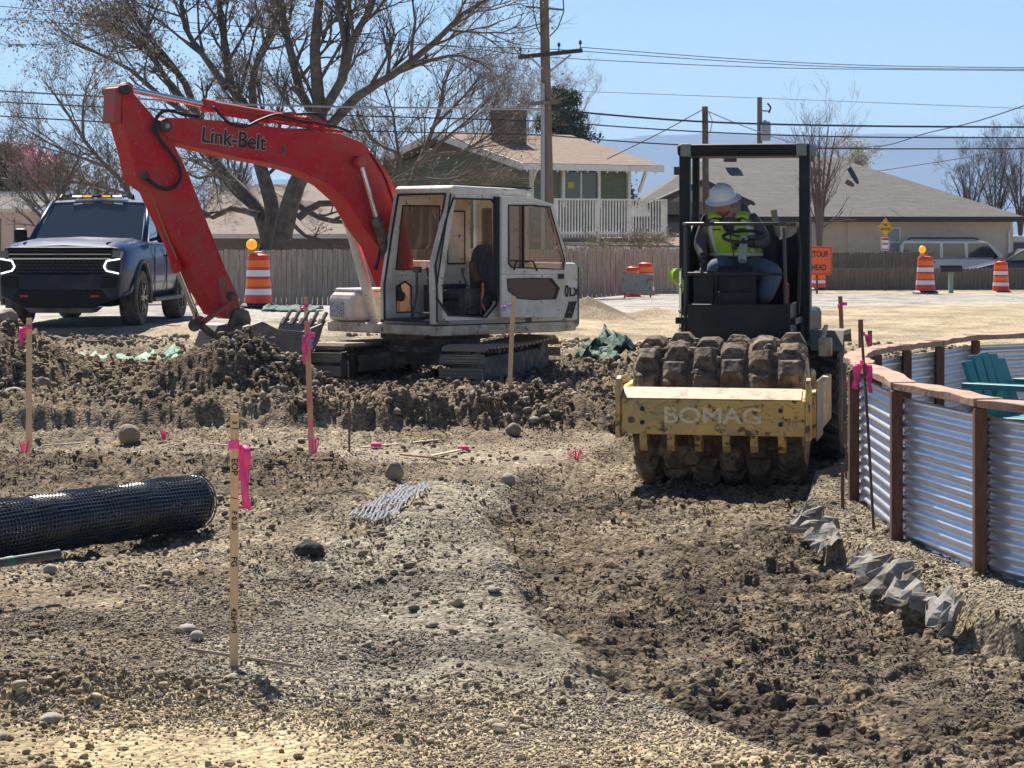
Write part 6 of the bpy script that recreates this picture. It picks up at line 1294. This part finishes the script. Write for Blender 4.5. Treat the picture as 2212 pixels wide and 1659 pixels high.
bg_ = MB(); bg_.prism([(h(800, 0, 86).x, PZ(420, 86) - bt0.z), (h(960, 0, 86).x, PZ(420, 86) - bt0.z), (h(890, 0, 86).x, PZ(330, 86) - bt0.z)], 2.0, 2.2); bg_.obj('gable_wall', M('brick_pale', (.30, .21, .16), .9, n=(12, (.22, .15, .12), .45, .6)), bh)
r4 = MB(); r4.add([h(785, 430, 84), h(890, 322, 84), h(890, 322, 92), h(785, 430, 92), h(985, 430, 84), h(985, 430, 92)], [(0, 1, 2, 3), (1, 4, 5, 2)]); r4.obj('gable_roof', MATS['shingle_tan'], bh)
MB().bb(h(800, 0, 86).x, h(960, 0, 86).x, 2.0, 6, 0, PZ(420, 86) - bt0.z).obj('upper_wall', MATS['brick_pale'], bh)
# beige shed at left edge
b2 = Vector((PX(20, 70), 70, -.2)); sh_ = thing('beige_shed', 'beige flat walled building at the left edge behind the parked car', 'building', b2); h = lambda x, y, D: P(x, y, D) - b2
MB().bb(h(-140, 0, 70).x, h(66, 0, 70).x, 0, 6, 0, PZ(457, 70) - b2.z).obj('wall', M('beige_wall', (.70, .54, .46), .9), sh_); MB().bb(h(-140, 0, 70).x, h(70, 0, 70).x, -.05, -.005, PZ(457, 70) - b2.z, PZ(451, 70) - b2.z).obj('fascia', WTR, sh_)
r5 = MB(); r5.add([h(-150, 451, 69.7), h(76, 451, 69.7), h(150, 418, 76), h(-150, 418, 76)], [(0, 1, 2, 3)]); r5.obj('roof', ROOFG, sh_); MB().bar(h(-150, 417, 76), h(150, 417, 76), .1, .1).obj('ridge_board', WTR, sh_)
for x in (0, 30): MB().bb(h(x, 0, 70).x, h(x, 0, 70).x + .03, -.02, -.003, 0, 2.4).obj('wall_seam', M('seam', (.2, .15, .13), .9), sh_)
# ------------------------------------------------------------------ trees
BARK = M('bark', (.085, .068, .056), .95, n=(4, (.16, .13, .105), .42, .62), bump=(12, .9, .03)); BARKD = M('bark_dark', (.09, .072, .06), .95); BARKR = M('bark_reddish', (.16, .125, .10), .95)
class Lines:
    def __init__(s): s.p = []
    def add(s, pts, rad): s.p.append((np.array([tuple(q) for q in pts]), np.array(rad, dtype=float)))
    def mesh(s, name, mat, parent, lo=0, hi=9, big=False):
        Vs = []; Fs = []; k0 = 0
        for pts, rad in s.p:
            r0 = rad[0]
            if not (lo <= r0 < hi): continue
            n = 8 if r0 > .05 else (5 if r0 > .015 else 3); m = len(pts)
            d = np.gradient(pts, axis=0); d /= np.linalg.norm(d, axis=1)[:, None] + 1e-9
            ref = np.array([0, 1., 0]) if abs(d[:, 1]).mean() < .8 else np.array([1., 0, 0]); u = np.cross(d, ref); u /= np.linalg.norm(u, axis=1)[:, None] + 1e-9; v = np.cross(d, u)
            a = np.arange(n) * 2 * np.pi / n; V = pts[:, None] + (u[:, None] * np.cos(a)[None, :, None] + v[:, None] * np.sin(a)[None, :, None]) * rad[:, None, None]
            Vs.append(V.reshape(-1, 3)); i = np.arange(m - 1)[:, None] * n; j = np.arange(n)[None]; j2 = (j + 1) % n
            Fs.append((np.stack([i + j, i + j2, i + n + j2, i + n + j], -1).reshape(-1, 4)) + k0); k0 += m * n
        if not Vs: return None
        o = np_mesh(name, np.concatenate(Vs), np.concatenate(Fs), mat, smooth=True); o.parent = parent; return o
def grow(L, p, d, ln, r, depth, rnd, up=.12, spread=.7, nch=(3, 5), tips=None, wig=.22, shrink=.58, minr=.0036):
    n = 5; pts = [p]; q = Vector(p); dd = Vector(d).normalized()
    for i in range(n - 1):
        dd = (dd + Vector((rnd.gauss(0, wig), rnd.gauss(0, wig), rnd.gauss(0, wig) + up)) * .55).normalized(); q = q + dd * ln / (n - 1); pts.append(q.copy())
    r1 = max(r * .35, minr * .8); L.add(pts, [max(r + (r1 - r) * i / (n - 1), minr * .8) for i in range(n)])
    if depth <= 0:
        if tips is not None: tips.append(pts[-1]); tips.append(pts[2])
        return
    for c in range(rnd.randint(*nch)):
        t = rnd.uniform(.25, 1.0) * (n - 1); i = min(int(t), n - 2); b = pts[i].lerp(pts[i + 1], t - i); dl = (pts[i + 1] - pts[i]).normalized()
        sd_ = Vector((rnd.gauss(0, 1), rnd.gauss(0, 1), rnd.gauss(0, .8))).normalized(); nd = (dl + sd_ * spread).normalized()
        grow(L, b, nd, ln * shrink * rnd.uniform(.75, 1.2), max(r * (.62 - .05 * t), minr), depth - 1, rnd, up, spread, nch, tips, wig, shrink, minr)
def limb(L, T, pix, D, r0, r1, rnd, kids, depth=3, klen=1.6, dj=.0, tips=None, start=.25, up=.1, spread=.7, nch=(3, 5)):
    n = len(pix); dep = [D + dj * (i / (n - 1)) ** 1 for i in range(n)]; raw = [P(x, y, dep[i]) - T for i, (x, y) in enumerate(pix)]; pts = []
    for i in range(n - 1):
        for t in (0, .5):
            p0, p1, p2, p3 = raw[max(i - 1, 0)], raw[i], raw[i + 1], raw[min(i + 2, n - 1)]
            pts.append(.5 * ((2 * p1) + (p2 - p0) * t + (2 * p0 - 5 * p1 + 4 * p2 - p3) * t * t + (3 * p1 - p0 - 3 * p2 + p3) * t ** 3))
    pts.append(raw[-1]); m = len(pts); L.add(pts, [r0 + (r1 - r0) * i / (m - 1) for i in range(m)])
    for k in range(kids):
        t = (start + (1 - start) * (k + rnd.random()) / kids) * (m - 1); i = min(int(t), m - 2); b = pts[i].lerp(pts[i + 1], t - i); dl = (pts[i + 1] - pts[i]).normalized(); rr = r0 + (r1 - r0) * t / (m - 1)
        sd_ = Vector((rnd.gauss(0, 1), rnd.gauss(0, 1), rnd.gauss(0, .6))).normalized(); grow(L, b, (dl * .9 + sd_ * .75).normalized(), klen * rnd.uniform(.6, 1.25), min(rr * .55, .06), depth, rnd, up, spread, nch, tips)
def leaves(name, tips, N, size, mat, parent, rnd_, spread=.18, drop=.06, lab=None):
    T_ = np.array([tuple(t) for t in tips]); r_ = np.random.default_rng(rnd_); idx = r_.integers(0, len(T_), N); C = T_[idx] + r_.normal(0, spread, (N, 3)) * np.array([1, 1, .8]) - np.array([0, 0, drop])
    s = size * r_.uniform(.5, 1.4, N); a = r_.normal(size=(N, 3)); a /= np.linalg.norm(a, axis=1)[:, None]; b = np.cross(a, r_.normal(size=(N, 3))); b /= np.linalg.norm(b, axis=1)[:, None]
    V = np.stack([C - a * s[:, None], C + b * s[:, None] * .45, C + a * s[:, None], C - b * s[:, None] * .45], 1).reshape(-1, 3); Fq = (np.arange(N) * 4)[:, None] + np.arange(4)[None]
    o = np_mesh(name, V, Fq, mat); o.parent = parent; return o
LEAFB = M('dry_seed', (.30, .235, .17), .9, n=(1.5, (.42, .34, .25), .4, .65))
rnd = random.Random(11)
def tree(name, lab, x, D, yb, group=None): 
    b = Vector((PX(x, D), D, PZ(yb, D))); return thing(name, lab, 'tree', b, 0, group), b
def finish(L, t, bm=BARK):
    L.mesh('trunk', bm, t, .05, 9); o = L.mesh('branches', bm, t, 0, .05)
    return o
# big left tree : several stems leaning from one foot
t1, T = tree('bare_tree', 'large bare tree whose forked stems lean left behind the boom', 575, 66, 560); L = Lines(); tips = []
k = dict(tips=tips, dj=1.5)
limb(L, T, [(590, 580), (580, 520), (560, 460), (530, 420), (490, 380), (455, 330), (430, 270)], 66, .24, .11, rnd, 5, 2, 2.0, **k)
limb(L, T, [(575, 540), (590, 470), (575, 400), (555, 330), (550, 260), (500, 190), (490, 120), (480, 60), (470, -20)], 66, .24, .07, rnd, 12, 3, 2.2, **k)
limb(L, T, [(550, 260), (545, 190), (560, 120), (590, 60), (600, -30)], 66.5, .13, .05, rnd, 9, 3, 2.0, **k)
limb(L, T, [(455, 330), (430, 250), (370, 190), (330, 120), (270, 70), (215, 45)], 66.5, .12, .03, rnd, 13, 3, 2.2, **k)
limb(L, T, [(430, 270), (400, 180), (330, 90), (290, 30), (260, -20)], 67, .12, .04, rnd, 12, 3, 2.2, **k)
limb(L, T, [(490, 190), (440, 120), (400, 60), (390, -20)], 66, .11, .05, rnd, 10, 3, 2.0, **k)
limb(L, T, [(430, 260), (350, 210), (280, 150), (200, 110), (150, 90)], 66, .09, .02, rnd, 10, 3, 1.9, **k)
limb(L, T, [(560, 465), (500, 450), (460, 470), (430, 450), (400, 455)], 65, .10, .03, rnd, 5, 2, 1.0, **k)
limb(L, T, [(540, 430), (500, 390), (470, 375), (430, 385), (400, 370)], 67, .09, .03, rnd, 6, 2, 1.2, **k)
finish(L, t1); leaves('leaves', tips, 13000, .055, LEAFB, t1, 1, .16)
t2, T = tree('bare_tree', 'thickest bare tree standing right of the boom middle with dark upright limbs', 615, 64, 560); L = Lines(); tips = []; k = dict(tips=tips, dj=-1.0)
limb(L, T, [(600, 590), (612, 500), (640, 400), (680, 320), (690, 260), (685, 180), (680, 100), (690, 0), (692, -30)], 64, .30, .09, rnd, 9, 3, 2.2, **k)
limb(L, T, [(690, 270), (650, 200), (630, 120), (612, 40), (605, -30)], 64, .14, .07, rnd, 8, 3, 2.0, **k)
limb(L, T, [(690, 250), (740, 170), (760, 90), (800, 20), (815, -30)], 63.5, .15, .06, rnd, 10, 3, 2.0, **k)
limb(L, T, [(690, 300), (770, 210), (850, 160), (940, 90), (1000, 30), (1070, -10)], 63, .15, .04, rnd, 14, 3, 2.0, **k)
limb(L, T, [(850, 160), (930, 130), (1000, 120), (1060, 150)], 63, .07, .02, rnd, 8, 3, 1.5, **k)
limb(L, T, [(735, 170), (745, 100), (730, 20), (725, -30)], 63.5, .09, .05, rnd, 7, 3, 1.8, **k)
limb(L, T, [(645, 470), (690, 440), (740, 440), (800, 425), (850, 380)], 63, .11, .03, rnd, 6, 2, 1.2, **k)
limb(L, T, [(640, 440), (690, 470), (750, 480), (800, 460)], 65, .10, .03, rnd, 6, 2, 1.2, **k)
limb(L, T, [(630, 480), (660, 510), (700, 520), (740, 560)], 63, .06, .02, rnd, 4, 2, 1.0, **k)
finish(L, t2); leaves('leaves', tips, 1600, .05, LEAFB, t2, 2, .18)
t3, T = tree('bare_tree', 'thin spreading bare tree left of the green house chimney', 880, 71, 560); L = Lines(); tips = []; k = dict(tips=tips, dj=1)
for pix in ([(880, 560), (888, 400), (915, 330), (945, 250), (960, 180), (980, 140)], [(888, 410), (860, 330), (850, 250), (830, 190)], [(905, 350), (960, 300), (1010, 260), (1060, 210)], [(915, 330), (990, 330), (1060, 290), (1110, 260)], [(890, 380), (960, 390), (1020, 370), (1060, 330)], [(860, 330), (800, 300), (770, 240)], [(890, 420), (940, 430), (990, 420)], [(930, 280), (1000, 210), (1040, 160)]):
    limb(L, T, pix, 71, .11 if pix[0][1] > 500 else .06, .02, rnd, 11, 3, 1.8, **k)
finish(L, t3, BARKR); leaves('leaves', tips, 1500, .045, LEAFB, t3, 3, .15)
t4, T = tree('bare_tree', 'low arching bare tree left of the arm behind the parked car', 250, 60, 560); L = Lines(); tips = []; k = dict(tips=tips, dj=1)
for pix in ([(300, 560), (280, 420), (230, 360), (180, 300), (130, 220), (90, 170)], [(230, 360), (150, 330), (90, 300), (40, 270)], [(280, 420), (200, 400), (120, 390), (60, 400)], [(180, 300), (180, 220), (200, 160)], [(280, 420), (260, 330), (240, 260)], [(290, 460), (330, 400), (330, 320)], [(260, 400), (340, 370), (420, 380)], [(120, 560), (110, 450), (80, 400), (50, 360)], [(120, 560), (130, 450), (150, 380), (180, 330)], [(110, 560), (90, 470), (40, 420)]):
    limb(L, T, pix, 60, .08 if pix[0][1] > 500 else .045, .012, rnd, 10, 3, 1.3, **k)
finish(L, t4, BARKR); leaves('leaves', tips, 2600, .04, LEAFB, t4, 4, .14)
def simple(lab, x, D, ytop, yb, wpx, seed, bm=BARKR, leaf=None, n=0, size=.04, stems=3, depth=3, kids=10, name='bare_tree', lean=0, grp=None):
    r_ = random.Random(seed); t, T = tree(name, lab, x, D, yb, grp); L = Lines(); tips = []
    for s in range(stems):
        xt = x + (s - (stems - 1) / 2) / max(1, stems - 1) * wpx * .8 + lean; pix = [(x + r_.uniform(-2, 2), yb), (x + (xt - x) * .2, yb + (ytop - yb) * .35), (x + (xt - x) * .6, yb + (ytop - yb) * .7), (xt, ytop + abs(xt - x) * .25)]
        limb(L, T, pix, D, .075, .012, r_, kids, depth, (yb - ytop) / F * D * .27, dj=r_.uniform(-1, 1), tips=tips, start=.2, up=.2)
    finish(L, t, bm)
    if leaf: leaves('blossoms' if 'blossom' in lab else 'leaves', tips, n, size, leaf, t, seed, .2)
    return t
simple('slim bare tree right of the roller before the tan house', 1770, 79, 275, 560, 90, 21, M('bark_young', (.20, .14, .12), .9), stems=5, depth=2, kids=9)
for i, (x, yt, w_) in enumerate(((2095, 360, 110), (2150, 335, 120), (2205, 325, 120))): simple(['bare tree left of two others beyond the tan house eave', 'middle bare tree of three beyond the tan house eave', 'bare tree at the right edge beyond the tan house eave'][i], x, 115 + i * 5, yt, 520, w_, 30 + i, BARKD, stems=5, kids=10, grp='bare trees beyond the tan house')
for i, (x, yt) in enumerate(((1085, 180), (1030, 200), (1150, 210), (1230, 190))): simple(['bare tree crown above the chimney', 'pale bare tree left of the chimney', 'pale bare crown just left of the tall pole', 'pale bare crown behind the pine'][i], x, 125 + 4 * i, yt, 420, 110, 40 + i, M('bark_far', (.30, .25, .22), .9), stems=4, kids=9, grp='pale bare trees far behind the green house')
PB = M('pink_blossom', (.88, .42, .56), .8, n=(1, (.9, .6, .68), .4, .65)); simple('pink blossom tree at the far left behind the shed', 68, 84, 365, 480, 80, 50, BARKR, PB, 9000, .085, 5, kids=9, name='blossom_tree')
WB = M('white_blossom', (.62, .60, .48), .8); simple('white blossom tree top showing over the tan roof', 1845, 108, 330, 440, 60, 51, BARKR, WB, 2600, .06, 3, name='blossom_tree')
YG = M('spring_leaf', (.30, .28, .14), .8); simple('bushy tree with first yellow green leaves behind the parked car roof', 150, 82, 370, 520, 150, 52, BARKR, YG, 3000, .05, 5)
simple('low bare shrub tree right of the blossom behind the parked car', 230, 80, 380, 520, 140, 53, BARKR, LEAFB, 2500, .045, 5)
simple('budding shrub under the green house balcony', 1390, 70, 520, 640, 130, 54, M('twig_pale', (.26, .21, .14), .9), YG, 1300, .03, 6, depth=3, kids=8, name='shrub'); simple('thin shrub behind the counterweight end', 1290, 69, 535, 640, 90, 55, M('twig_pale', (.26, .21, .14), .9), YG, 700, .03, 5, depth=3, kids=8, name='shrub')
simple('tangled bare tree between the boom and the brick gable', 800, 77, 300, 560, 160, 56, BARKR, LEAFB, 4000, .05, 6, kids=10)
simple('thin bare tree behind the forked stems', 500, 92, 210, 520, 220, 57, BARKR, LEAFB, 2000, .05, 6, kids=10)
# conifers
def conifer(lab, x, D, ytop, yb, wpx, seed, mat, N=9000):
    t, T = tree('pine_tree', lab, x, D, yb); r_ = random.Random(seed); h = (yb - ytop) / F * D; wm = wpx / F * D / 2; L = Lines(); L.add([Vector((0, 0, 0)), Vector((.05, 0, h * .5)), Vector((0, 0, h))], [.16, .09, .02]); tips = []
    for k in range(70):
        z = h * r_.uniform(.22, .98); a = r_.uniform(0, 6.28); l = wm * (1.15 - z / h) * r_.uniform(.7, 1.3) + .15; b0 = Vector((0, 0, z)); e_ = b0 + Vector((math.cos(a) * l, math.sin(a) * l, l * .35)); m_ = b0.lerp(e_, .5) + Vector((0, 0, -.05)); L.add([b0, m_, e_], [.03, .02, .008])
        for t_ in (.45, .65, .85, 1.0, 1.0): tips.append(b0.lerp(e_, t_))
    L.mesh('trunk', BARKD, t, .05, 9); L.mesh('branches', BARKD, t, 0, .05); leaves('needles', tips, N, .085, mat, t, seed, .15)
PINE = M('pine_needles', (.045, .075, .03), .8, n=(1.5, (.09, .12, .045), .4, .65)); conifer('green pine behind the tall utility pole', 1215, 92, 195, 430, 150, 61, PINE, 9000)
conifer('dark evergreen at the far left edge', -5, 78, 318, 500, 110, 62, M('dark_needles', (.02, .035, .022), .8), 6000); conifer('small evergreen between the green house and the tan roof', 1350, 90, 395, 470, 30, 63, PINE, 900)

# ------------------------------------------------------------------ utility poles and wires
PW = M('pole_wood', (.16, .115, .08), .9, n=(2, (.24, .18, .13), .42, .65), stretch=(8, 8, .6), bump=(20, .5, .01)); GALP = M('conduit_grey', (.36, .37, .39), .5, .3); CER = M('insulator', (.05, .035, .04), .3)
def pole(lab, xb, xt_, yt, D, r, yb=600, name='utility_pole', m=PW):
    z0 = PZ(yb, D); b = Vector((PX(xb, D), D, z0)); t = thing(name, lab, 'pole', b); MB().path([(0, 0, 0), P(xt_, yt, D) - b], [r * 1.15, r * .9], 14).obj('pole_shaft', m, t, smooth=True); return t, b
DP = 62; p1_, PB1 = pole('tall wooden utility pole with crossarm behind the excavator cab', 1189, 1174, -60, DP, .135, 640)
h = lambda x, y: P(x, y, DP) - PB1
MB().path([h(1178, 610) + Vector((-.06, -.14, 0)), h(1176, 180) + Vector((-.05, -.14, 0))], .06, 10).obj('riser_conduit', GALP, p1_, smooth=True)
MB().bar(h(1119, 125) + Vector((0, -.2, 0)), h(1258, 110) + Vector((0, -.2, 0)), .10, .11).obj('crossarm', M('arm_dark', (.05, .04, .035), .9), p1_)
MB().bar(h(1146, 126) + Vector((0, -.26, 0)), h(1172, 150) + Vector((0, -.15, 0)), .03, .05).obj('arm_brace', GALP, p1_); MB().bar(h(1232, 120) + Vector((0, -.26, 0)), h(1188, 155) + Vector((0, -.15, 0)), .03, .05).obj('arm_brace', GALP, p1_)
MB().bar(h(1145, 225) + Vector((0, -.2, 0)), h(1205, 221) + Vector((0, -.2, 0)), .09, .10).obj('lower_crossarm', PW, p1_)
for x, y in ((1124, 121), (1207, 112), (1253, 107)): MB().lathe([(.015, 0), (.015, .12), (.05, .13), (.035, .17), (.05, .19), (.01, .24)], 10, h(x, y) + Vector((0, -.2, 0))).obj('insulator', CER, p1_, smooth=True)
cb2 = MB(); cb2.path([h(1150, -30), h(1152, 20), h(1160, 60), h(1172, 85)], .018, 6); cb2.obj('jumper_cable', BLK, p1_, smooth=True); MB().path([h(1215, -30), h(1218, 25), h(1205, 60), h(1188, 78)], .018, 6).obj('jumper_cable', BLK, p1_, smooth=True); MB().bar(h(1135, 15) + Vector((0, -.1, 0)), h(1218, 22) + Vector((0, -.1, 0)), .05, .05).obj('upper_bracket', PW, p1_)
p2_, PB2 = pole('shorter wooden pole rising behind the roller driver', 1526, 1523, 230, 74, .105, 640, m=M('pole_wood_dark', (.10, .075, .055), .9, n=(3, (.17, .13, .10), .45, .65))); MB().path([P(1531, 242, 74) - PB2, P(1539, 262, 74) - PB2, P(1534, 285, 74) - PB2, P(1527, 290, 74) - PB2], .015, 5).obj('hanging_wire', GALP, p2_, smooth=True)
p3_, PB3 = pole('far pole with a grey transformer beyond the tan roof', 1641, 1641, 210, 110, .13, 600); MB().lathe([(.22, 0), (.24, .1), (.24, .8), (.20, .9), (.05, .98)], 16, P(1654, 304, 109.6) - PB3).obj('transformer', GALP, p3_, smooth=True); MB().path([P(1658, 223, 110) - PB3, P(1665, 232, 110) - PB3, P(1661, 244, 110) - PB3], .05, 6).obj('fuse_cutout', CER, p3_); MB().bar(P(1641, 239, 110) - PB3, P(1662, 240, 110) - PB3, .06, .06).obj('bracket', PW, p3_)
WB_ = M('wire_black', (.03, .03, .035), .5); WG_ = M('wire_grey', (.45, .46, .48), .4, .5)
def wire(lab, pts, r=.016, m=WB_, grp='overhead utility wires'):
    q = [P(x, y, D) for x, y, D in pts]; b = q[0].copy(); out = []
    for i in range(len(q) - 1):
        for t in (0, .2, .4, .6, .8):
            p0, p1, p2, p3 = q[max(i - 1, 0)], q[i], q[i + 1], q[min(i + 2, len(q) - 1)]; out.append(.5 * ((2 * p1) + (p2 - p0) * t + (2 * p0 - 5 * p1 + 4 * p2 - p3) * t * t + (3 * p1 - p0 - 3 * p2 + p3) * t ** 3) - b)
    out.append(q[-1] - b); o = MB().path(out, r, 5).obj('utility_wire', m, smooth=True); o.location = b; tag(o, lab, 'wire', grp)
D1 = 62
wire('thick bundled cable sagging low across the left sky to the tall pole', [(-80, 192, D1), (240, 210, D1), (600, 228, D1), (1180, 236, D1)], .026, WG_)
wire('second cable under the thick bundled cable at left', [(-80, 216, D1), (240, 232, D1), (600, 245, D1), (1180, 262, D1)], .018); wire('third lowest cable at the left of the tall pole', [(-80, 246, D1), (240, 264, D1), (600, 278, D1), (1180, 292, D1)], .018)
wire('thick cable running right from the tall pole above the canopy', [(1180, 236, D1), (1500, 262, D1), (1850, 272, D1), (2300, 275, D1)], .026); wire('middle cable running right from the tall pole over the mountain', [(1180, 262, D1), (1500, 284, D1), (1850, 296, D1), (2300, 297, D1)], .018)
wire('lowest cable running right from the tall pole just above the canopy', [(1180, 292, D1), (1450, 312, D1), (1800, 321, D1), (2300, 321, D1)], .018)
wire('highest right wire from the end of the crossarm', [(1253, 102, D1), (1600, 128, D1), (1900, 142, D1), (2300, 147, D1)], .010); wire('second right wire from the middle of the crossarm', [(1207, 107, D1), (1600, 134, D1), (1900, 147, D1), (2300, 150, D1)], .010); wire('third right wire leaving the crossarm underside', [(1124, 117, D1), (1258, 128, D1), (1700, 147, D1), (2300, 153, D1)], .010)
wire('high thin wire crossing the top left corner of the sky', [(-60, 8, D1), (300, 40, D1), (700, 72, D1), (1124, 117, D1)], .010); wire('thin wire below the one in the top left corner', [(-60, 36, D1), (300, 62, D1), (700, 88, D1), (1207, 107, D1)], .010)
wire('far faint wire crossing behind the transformer pole', [(1190, 195, 110), (1641, 212, 110), (2400, 242, 110)], .014, WG_)
wire('service drop slanting from the driver pole to the green house', [(1523, 234, 74), (1420, 290, 75), (1312, 343, 77)], .016); wire('twisted pale cable slanting right from the driver pole', [(1523, 238, 74), (1600, 270, 76), (1690, 302, 80), (1760, 317, 84)], .018, WG_)
wire('curving cable rising to the upper right corner', [(1760, 317, 84), (1900, 316, 78), (2000, 288, 72), (2110, 262, 66), (2260, 212, 60)], .018); wire('straight wire slanting up at the right above the bare trees', [(1895, 370, 90), (2100, 338, 84), (2300, 300, 78)], .014)
shoe_t = thing('hanging_sneakers', 'pair of dark sneakers dangling from a wire before the tan roof', 'shoes', P(1835, 330, 78)); sh = MB()
sh.path([(0, 0, .25), (0, 0, -.55)], .012, 5); sh.path([(.06, 0, .25), (.03, 0, -.85)], .012, 5); sh.obj('laces', WG_, shoe_t)
for (c0_, c1_, m) in (((-.02, 0, -.5), (.30, 0, -1.05), M('shoe_blue', (.02, .03, .08), .6)), ((-.12, 0, -.95), (.15, -.02, -1.12), M('shoe_brown', (.12, .07, .06), .6))): MB().path([c0_, Vector(c0_).lerp(Vector(c1_), .4), Vector(c0_).lerp(Vector(c1_), .8), c1_], [.08, .09, .07, .03], 8).obj('shoe', m, shoe_t, smooth=True)

# ------------------------------------------------------------------ mesa on the horizon and the air
DM = 5000.0; xs = np.linspace(-900, 3200, 240); prof = np.interp(xs, [-900, 0, 60, 300, 700, 1100, 1300, 1400, 1560, 1700, 1780, 1900, 2100, 2212, 3200], [390, 372, 380, 395, 385, 340, 300, 290, 284, 286, 292, 284, 292, 297, 330]) + 2.2 * fbm(xs / 40, xs * 0, 2, 3)
rws = [(0, -.02), (250, .30), (500, .62), (620, .74), (700, .97), (780, 1.0), (2600, 1.02)]; V = []
for dy, hf in rws:
    D = DM + dy; nz_ = 1 + (.08 * fbm(xs / 55 + dy, xs * 0 + dy / 300, 5, 4) if 0 < dy < 700 else 0)
    for x, p, k_ in zip(xs, prof, nz_ * np.ones_like(xs)): V.append(((x - CX) / F * D, D + 90 * float(k_ - 1) * 6, -6 + (PZ(p, DM + 700) + 6) * hf * (float(k_) if hf < .9 else 1)))
nx = len(xs); Fq = [(i * nx + j, i * nx + j + 1, (i + 1) * nx + j + 1, (i + 1) * nx + j) for i in range(len(rws) - 1) for j in range(nx - 1)]
me_ = np_mesh('mountains', np.array(V), np.array(Fq), M('mesa_rock', (.07, .075, .07), .95, n=(.004, (.10, .095, .08), .4, .65)), smooth=True); tag(me_, kind='structure')
hz = MB().bb(-5200, 5200, -30, 8200, -12, 262).obj('haze', None); tag(hz, kind='stuff'); hm = bpy.data.materials.new('haze'); hm.use_nodes = True; ht_ = hm.node_tree; ht_.nodes.clear(); ho = ht_.nodes.new('ShaderNodeOutputMaterial'); pv = ht_.nodes.new('ShaderNodeVolumePrincipled')
pv.inputs['Color'].default_value = (.42, .64, 1, 1); pv.inputs['Density'].default_value = .00020; pv.inputs['Anisotropy'].default_value = .1; ht_.links.new(pv.outputs[0], ho.inputs['Volume']); hz.data.materials.append(hm)

# ------------------------------------------------------------------ tidy: loose pieces of one mesh become parts of their own
def explode(o):
    me = o.data; bm = bmesh.new(); bm.from_mesh(me); bm.verts.ensure_lookup_table(); seen = set(); groups = []
    for v in bm.verts:
        if v.index in seen: continue
        st_ = [v]; seen.add(v.index); g_ = []
        while st_:
            a = st_.pop(); g_.append(a.index)
            for e_ in a.link_edges:
                b = e_.other_vert(a)
                if b.index not in seen: seen.add(b.index); st_.append(b)
        groups.append(g_)
    bm.free()
    if len(groups) < 2 or len(groups) > 90: return
    polys = [tuple(p.vertices) for p in me.polygons]; sm_ = any(p.use_smooth for p in me.polygons)
    for g_ in groups:
        s = set(g_); mp_ = {v: i for i, v in enumerate(g_)}; n = bpy.data.meshes.new(o.name); n.from_pydata([me.vertices[v].co[:] for v in g_], [], [tuple(mp_[v] for v in p) for p in polys if p[0] in s])
        for m in me.materials: n.materials.append(m)
        if sm_: n.polygons.foreach_set('use_smooth', [True] * len(n.polygons))
        c = bpy.data.objects.new(o.name, n); COL.objects.link(c); c.parent = o.parent; c.location = o.location; c.rotation_euler = o.rotation_euler
        for k_ in o.keys():
            if k_ in ('label', 'group'): c[k_] = o[k_]
        for md_ in o.modifiers:
            if md_.type == 'BEVEL': b = c.modifiers.new('b', 'BEVEL'); b.width = md_.width; b.segments = 2; b.limit_method = 'ANGLE'; b.angle_limit = md_.angle_limit
            if md_.type == 'SOLIDIFY': b = c.modifiers.new('s', 'SOLIDIFY'); b.thickness = md_.thickness
    bpy.data.objects.remove(o)
for o in list(bpy.data.objects):
    if o.type == 'MESH' and not o.children and o.name.split('.')[0] in ('canopy_post', 'cab_pillar', 'pin', 'canopy_corner', 'rear_canopy_post', 'bucket_ear', 'link_lever', 'bolt', 'seat_part', 'windscreen_pillar', 'hood_crease', 'mirror_arm', 'bucket_link', 'boots', 'eye', 'pipe_clamps', 'drum_motor', 'control_console', 'grab_rail'): explode(o)
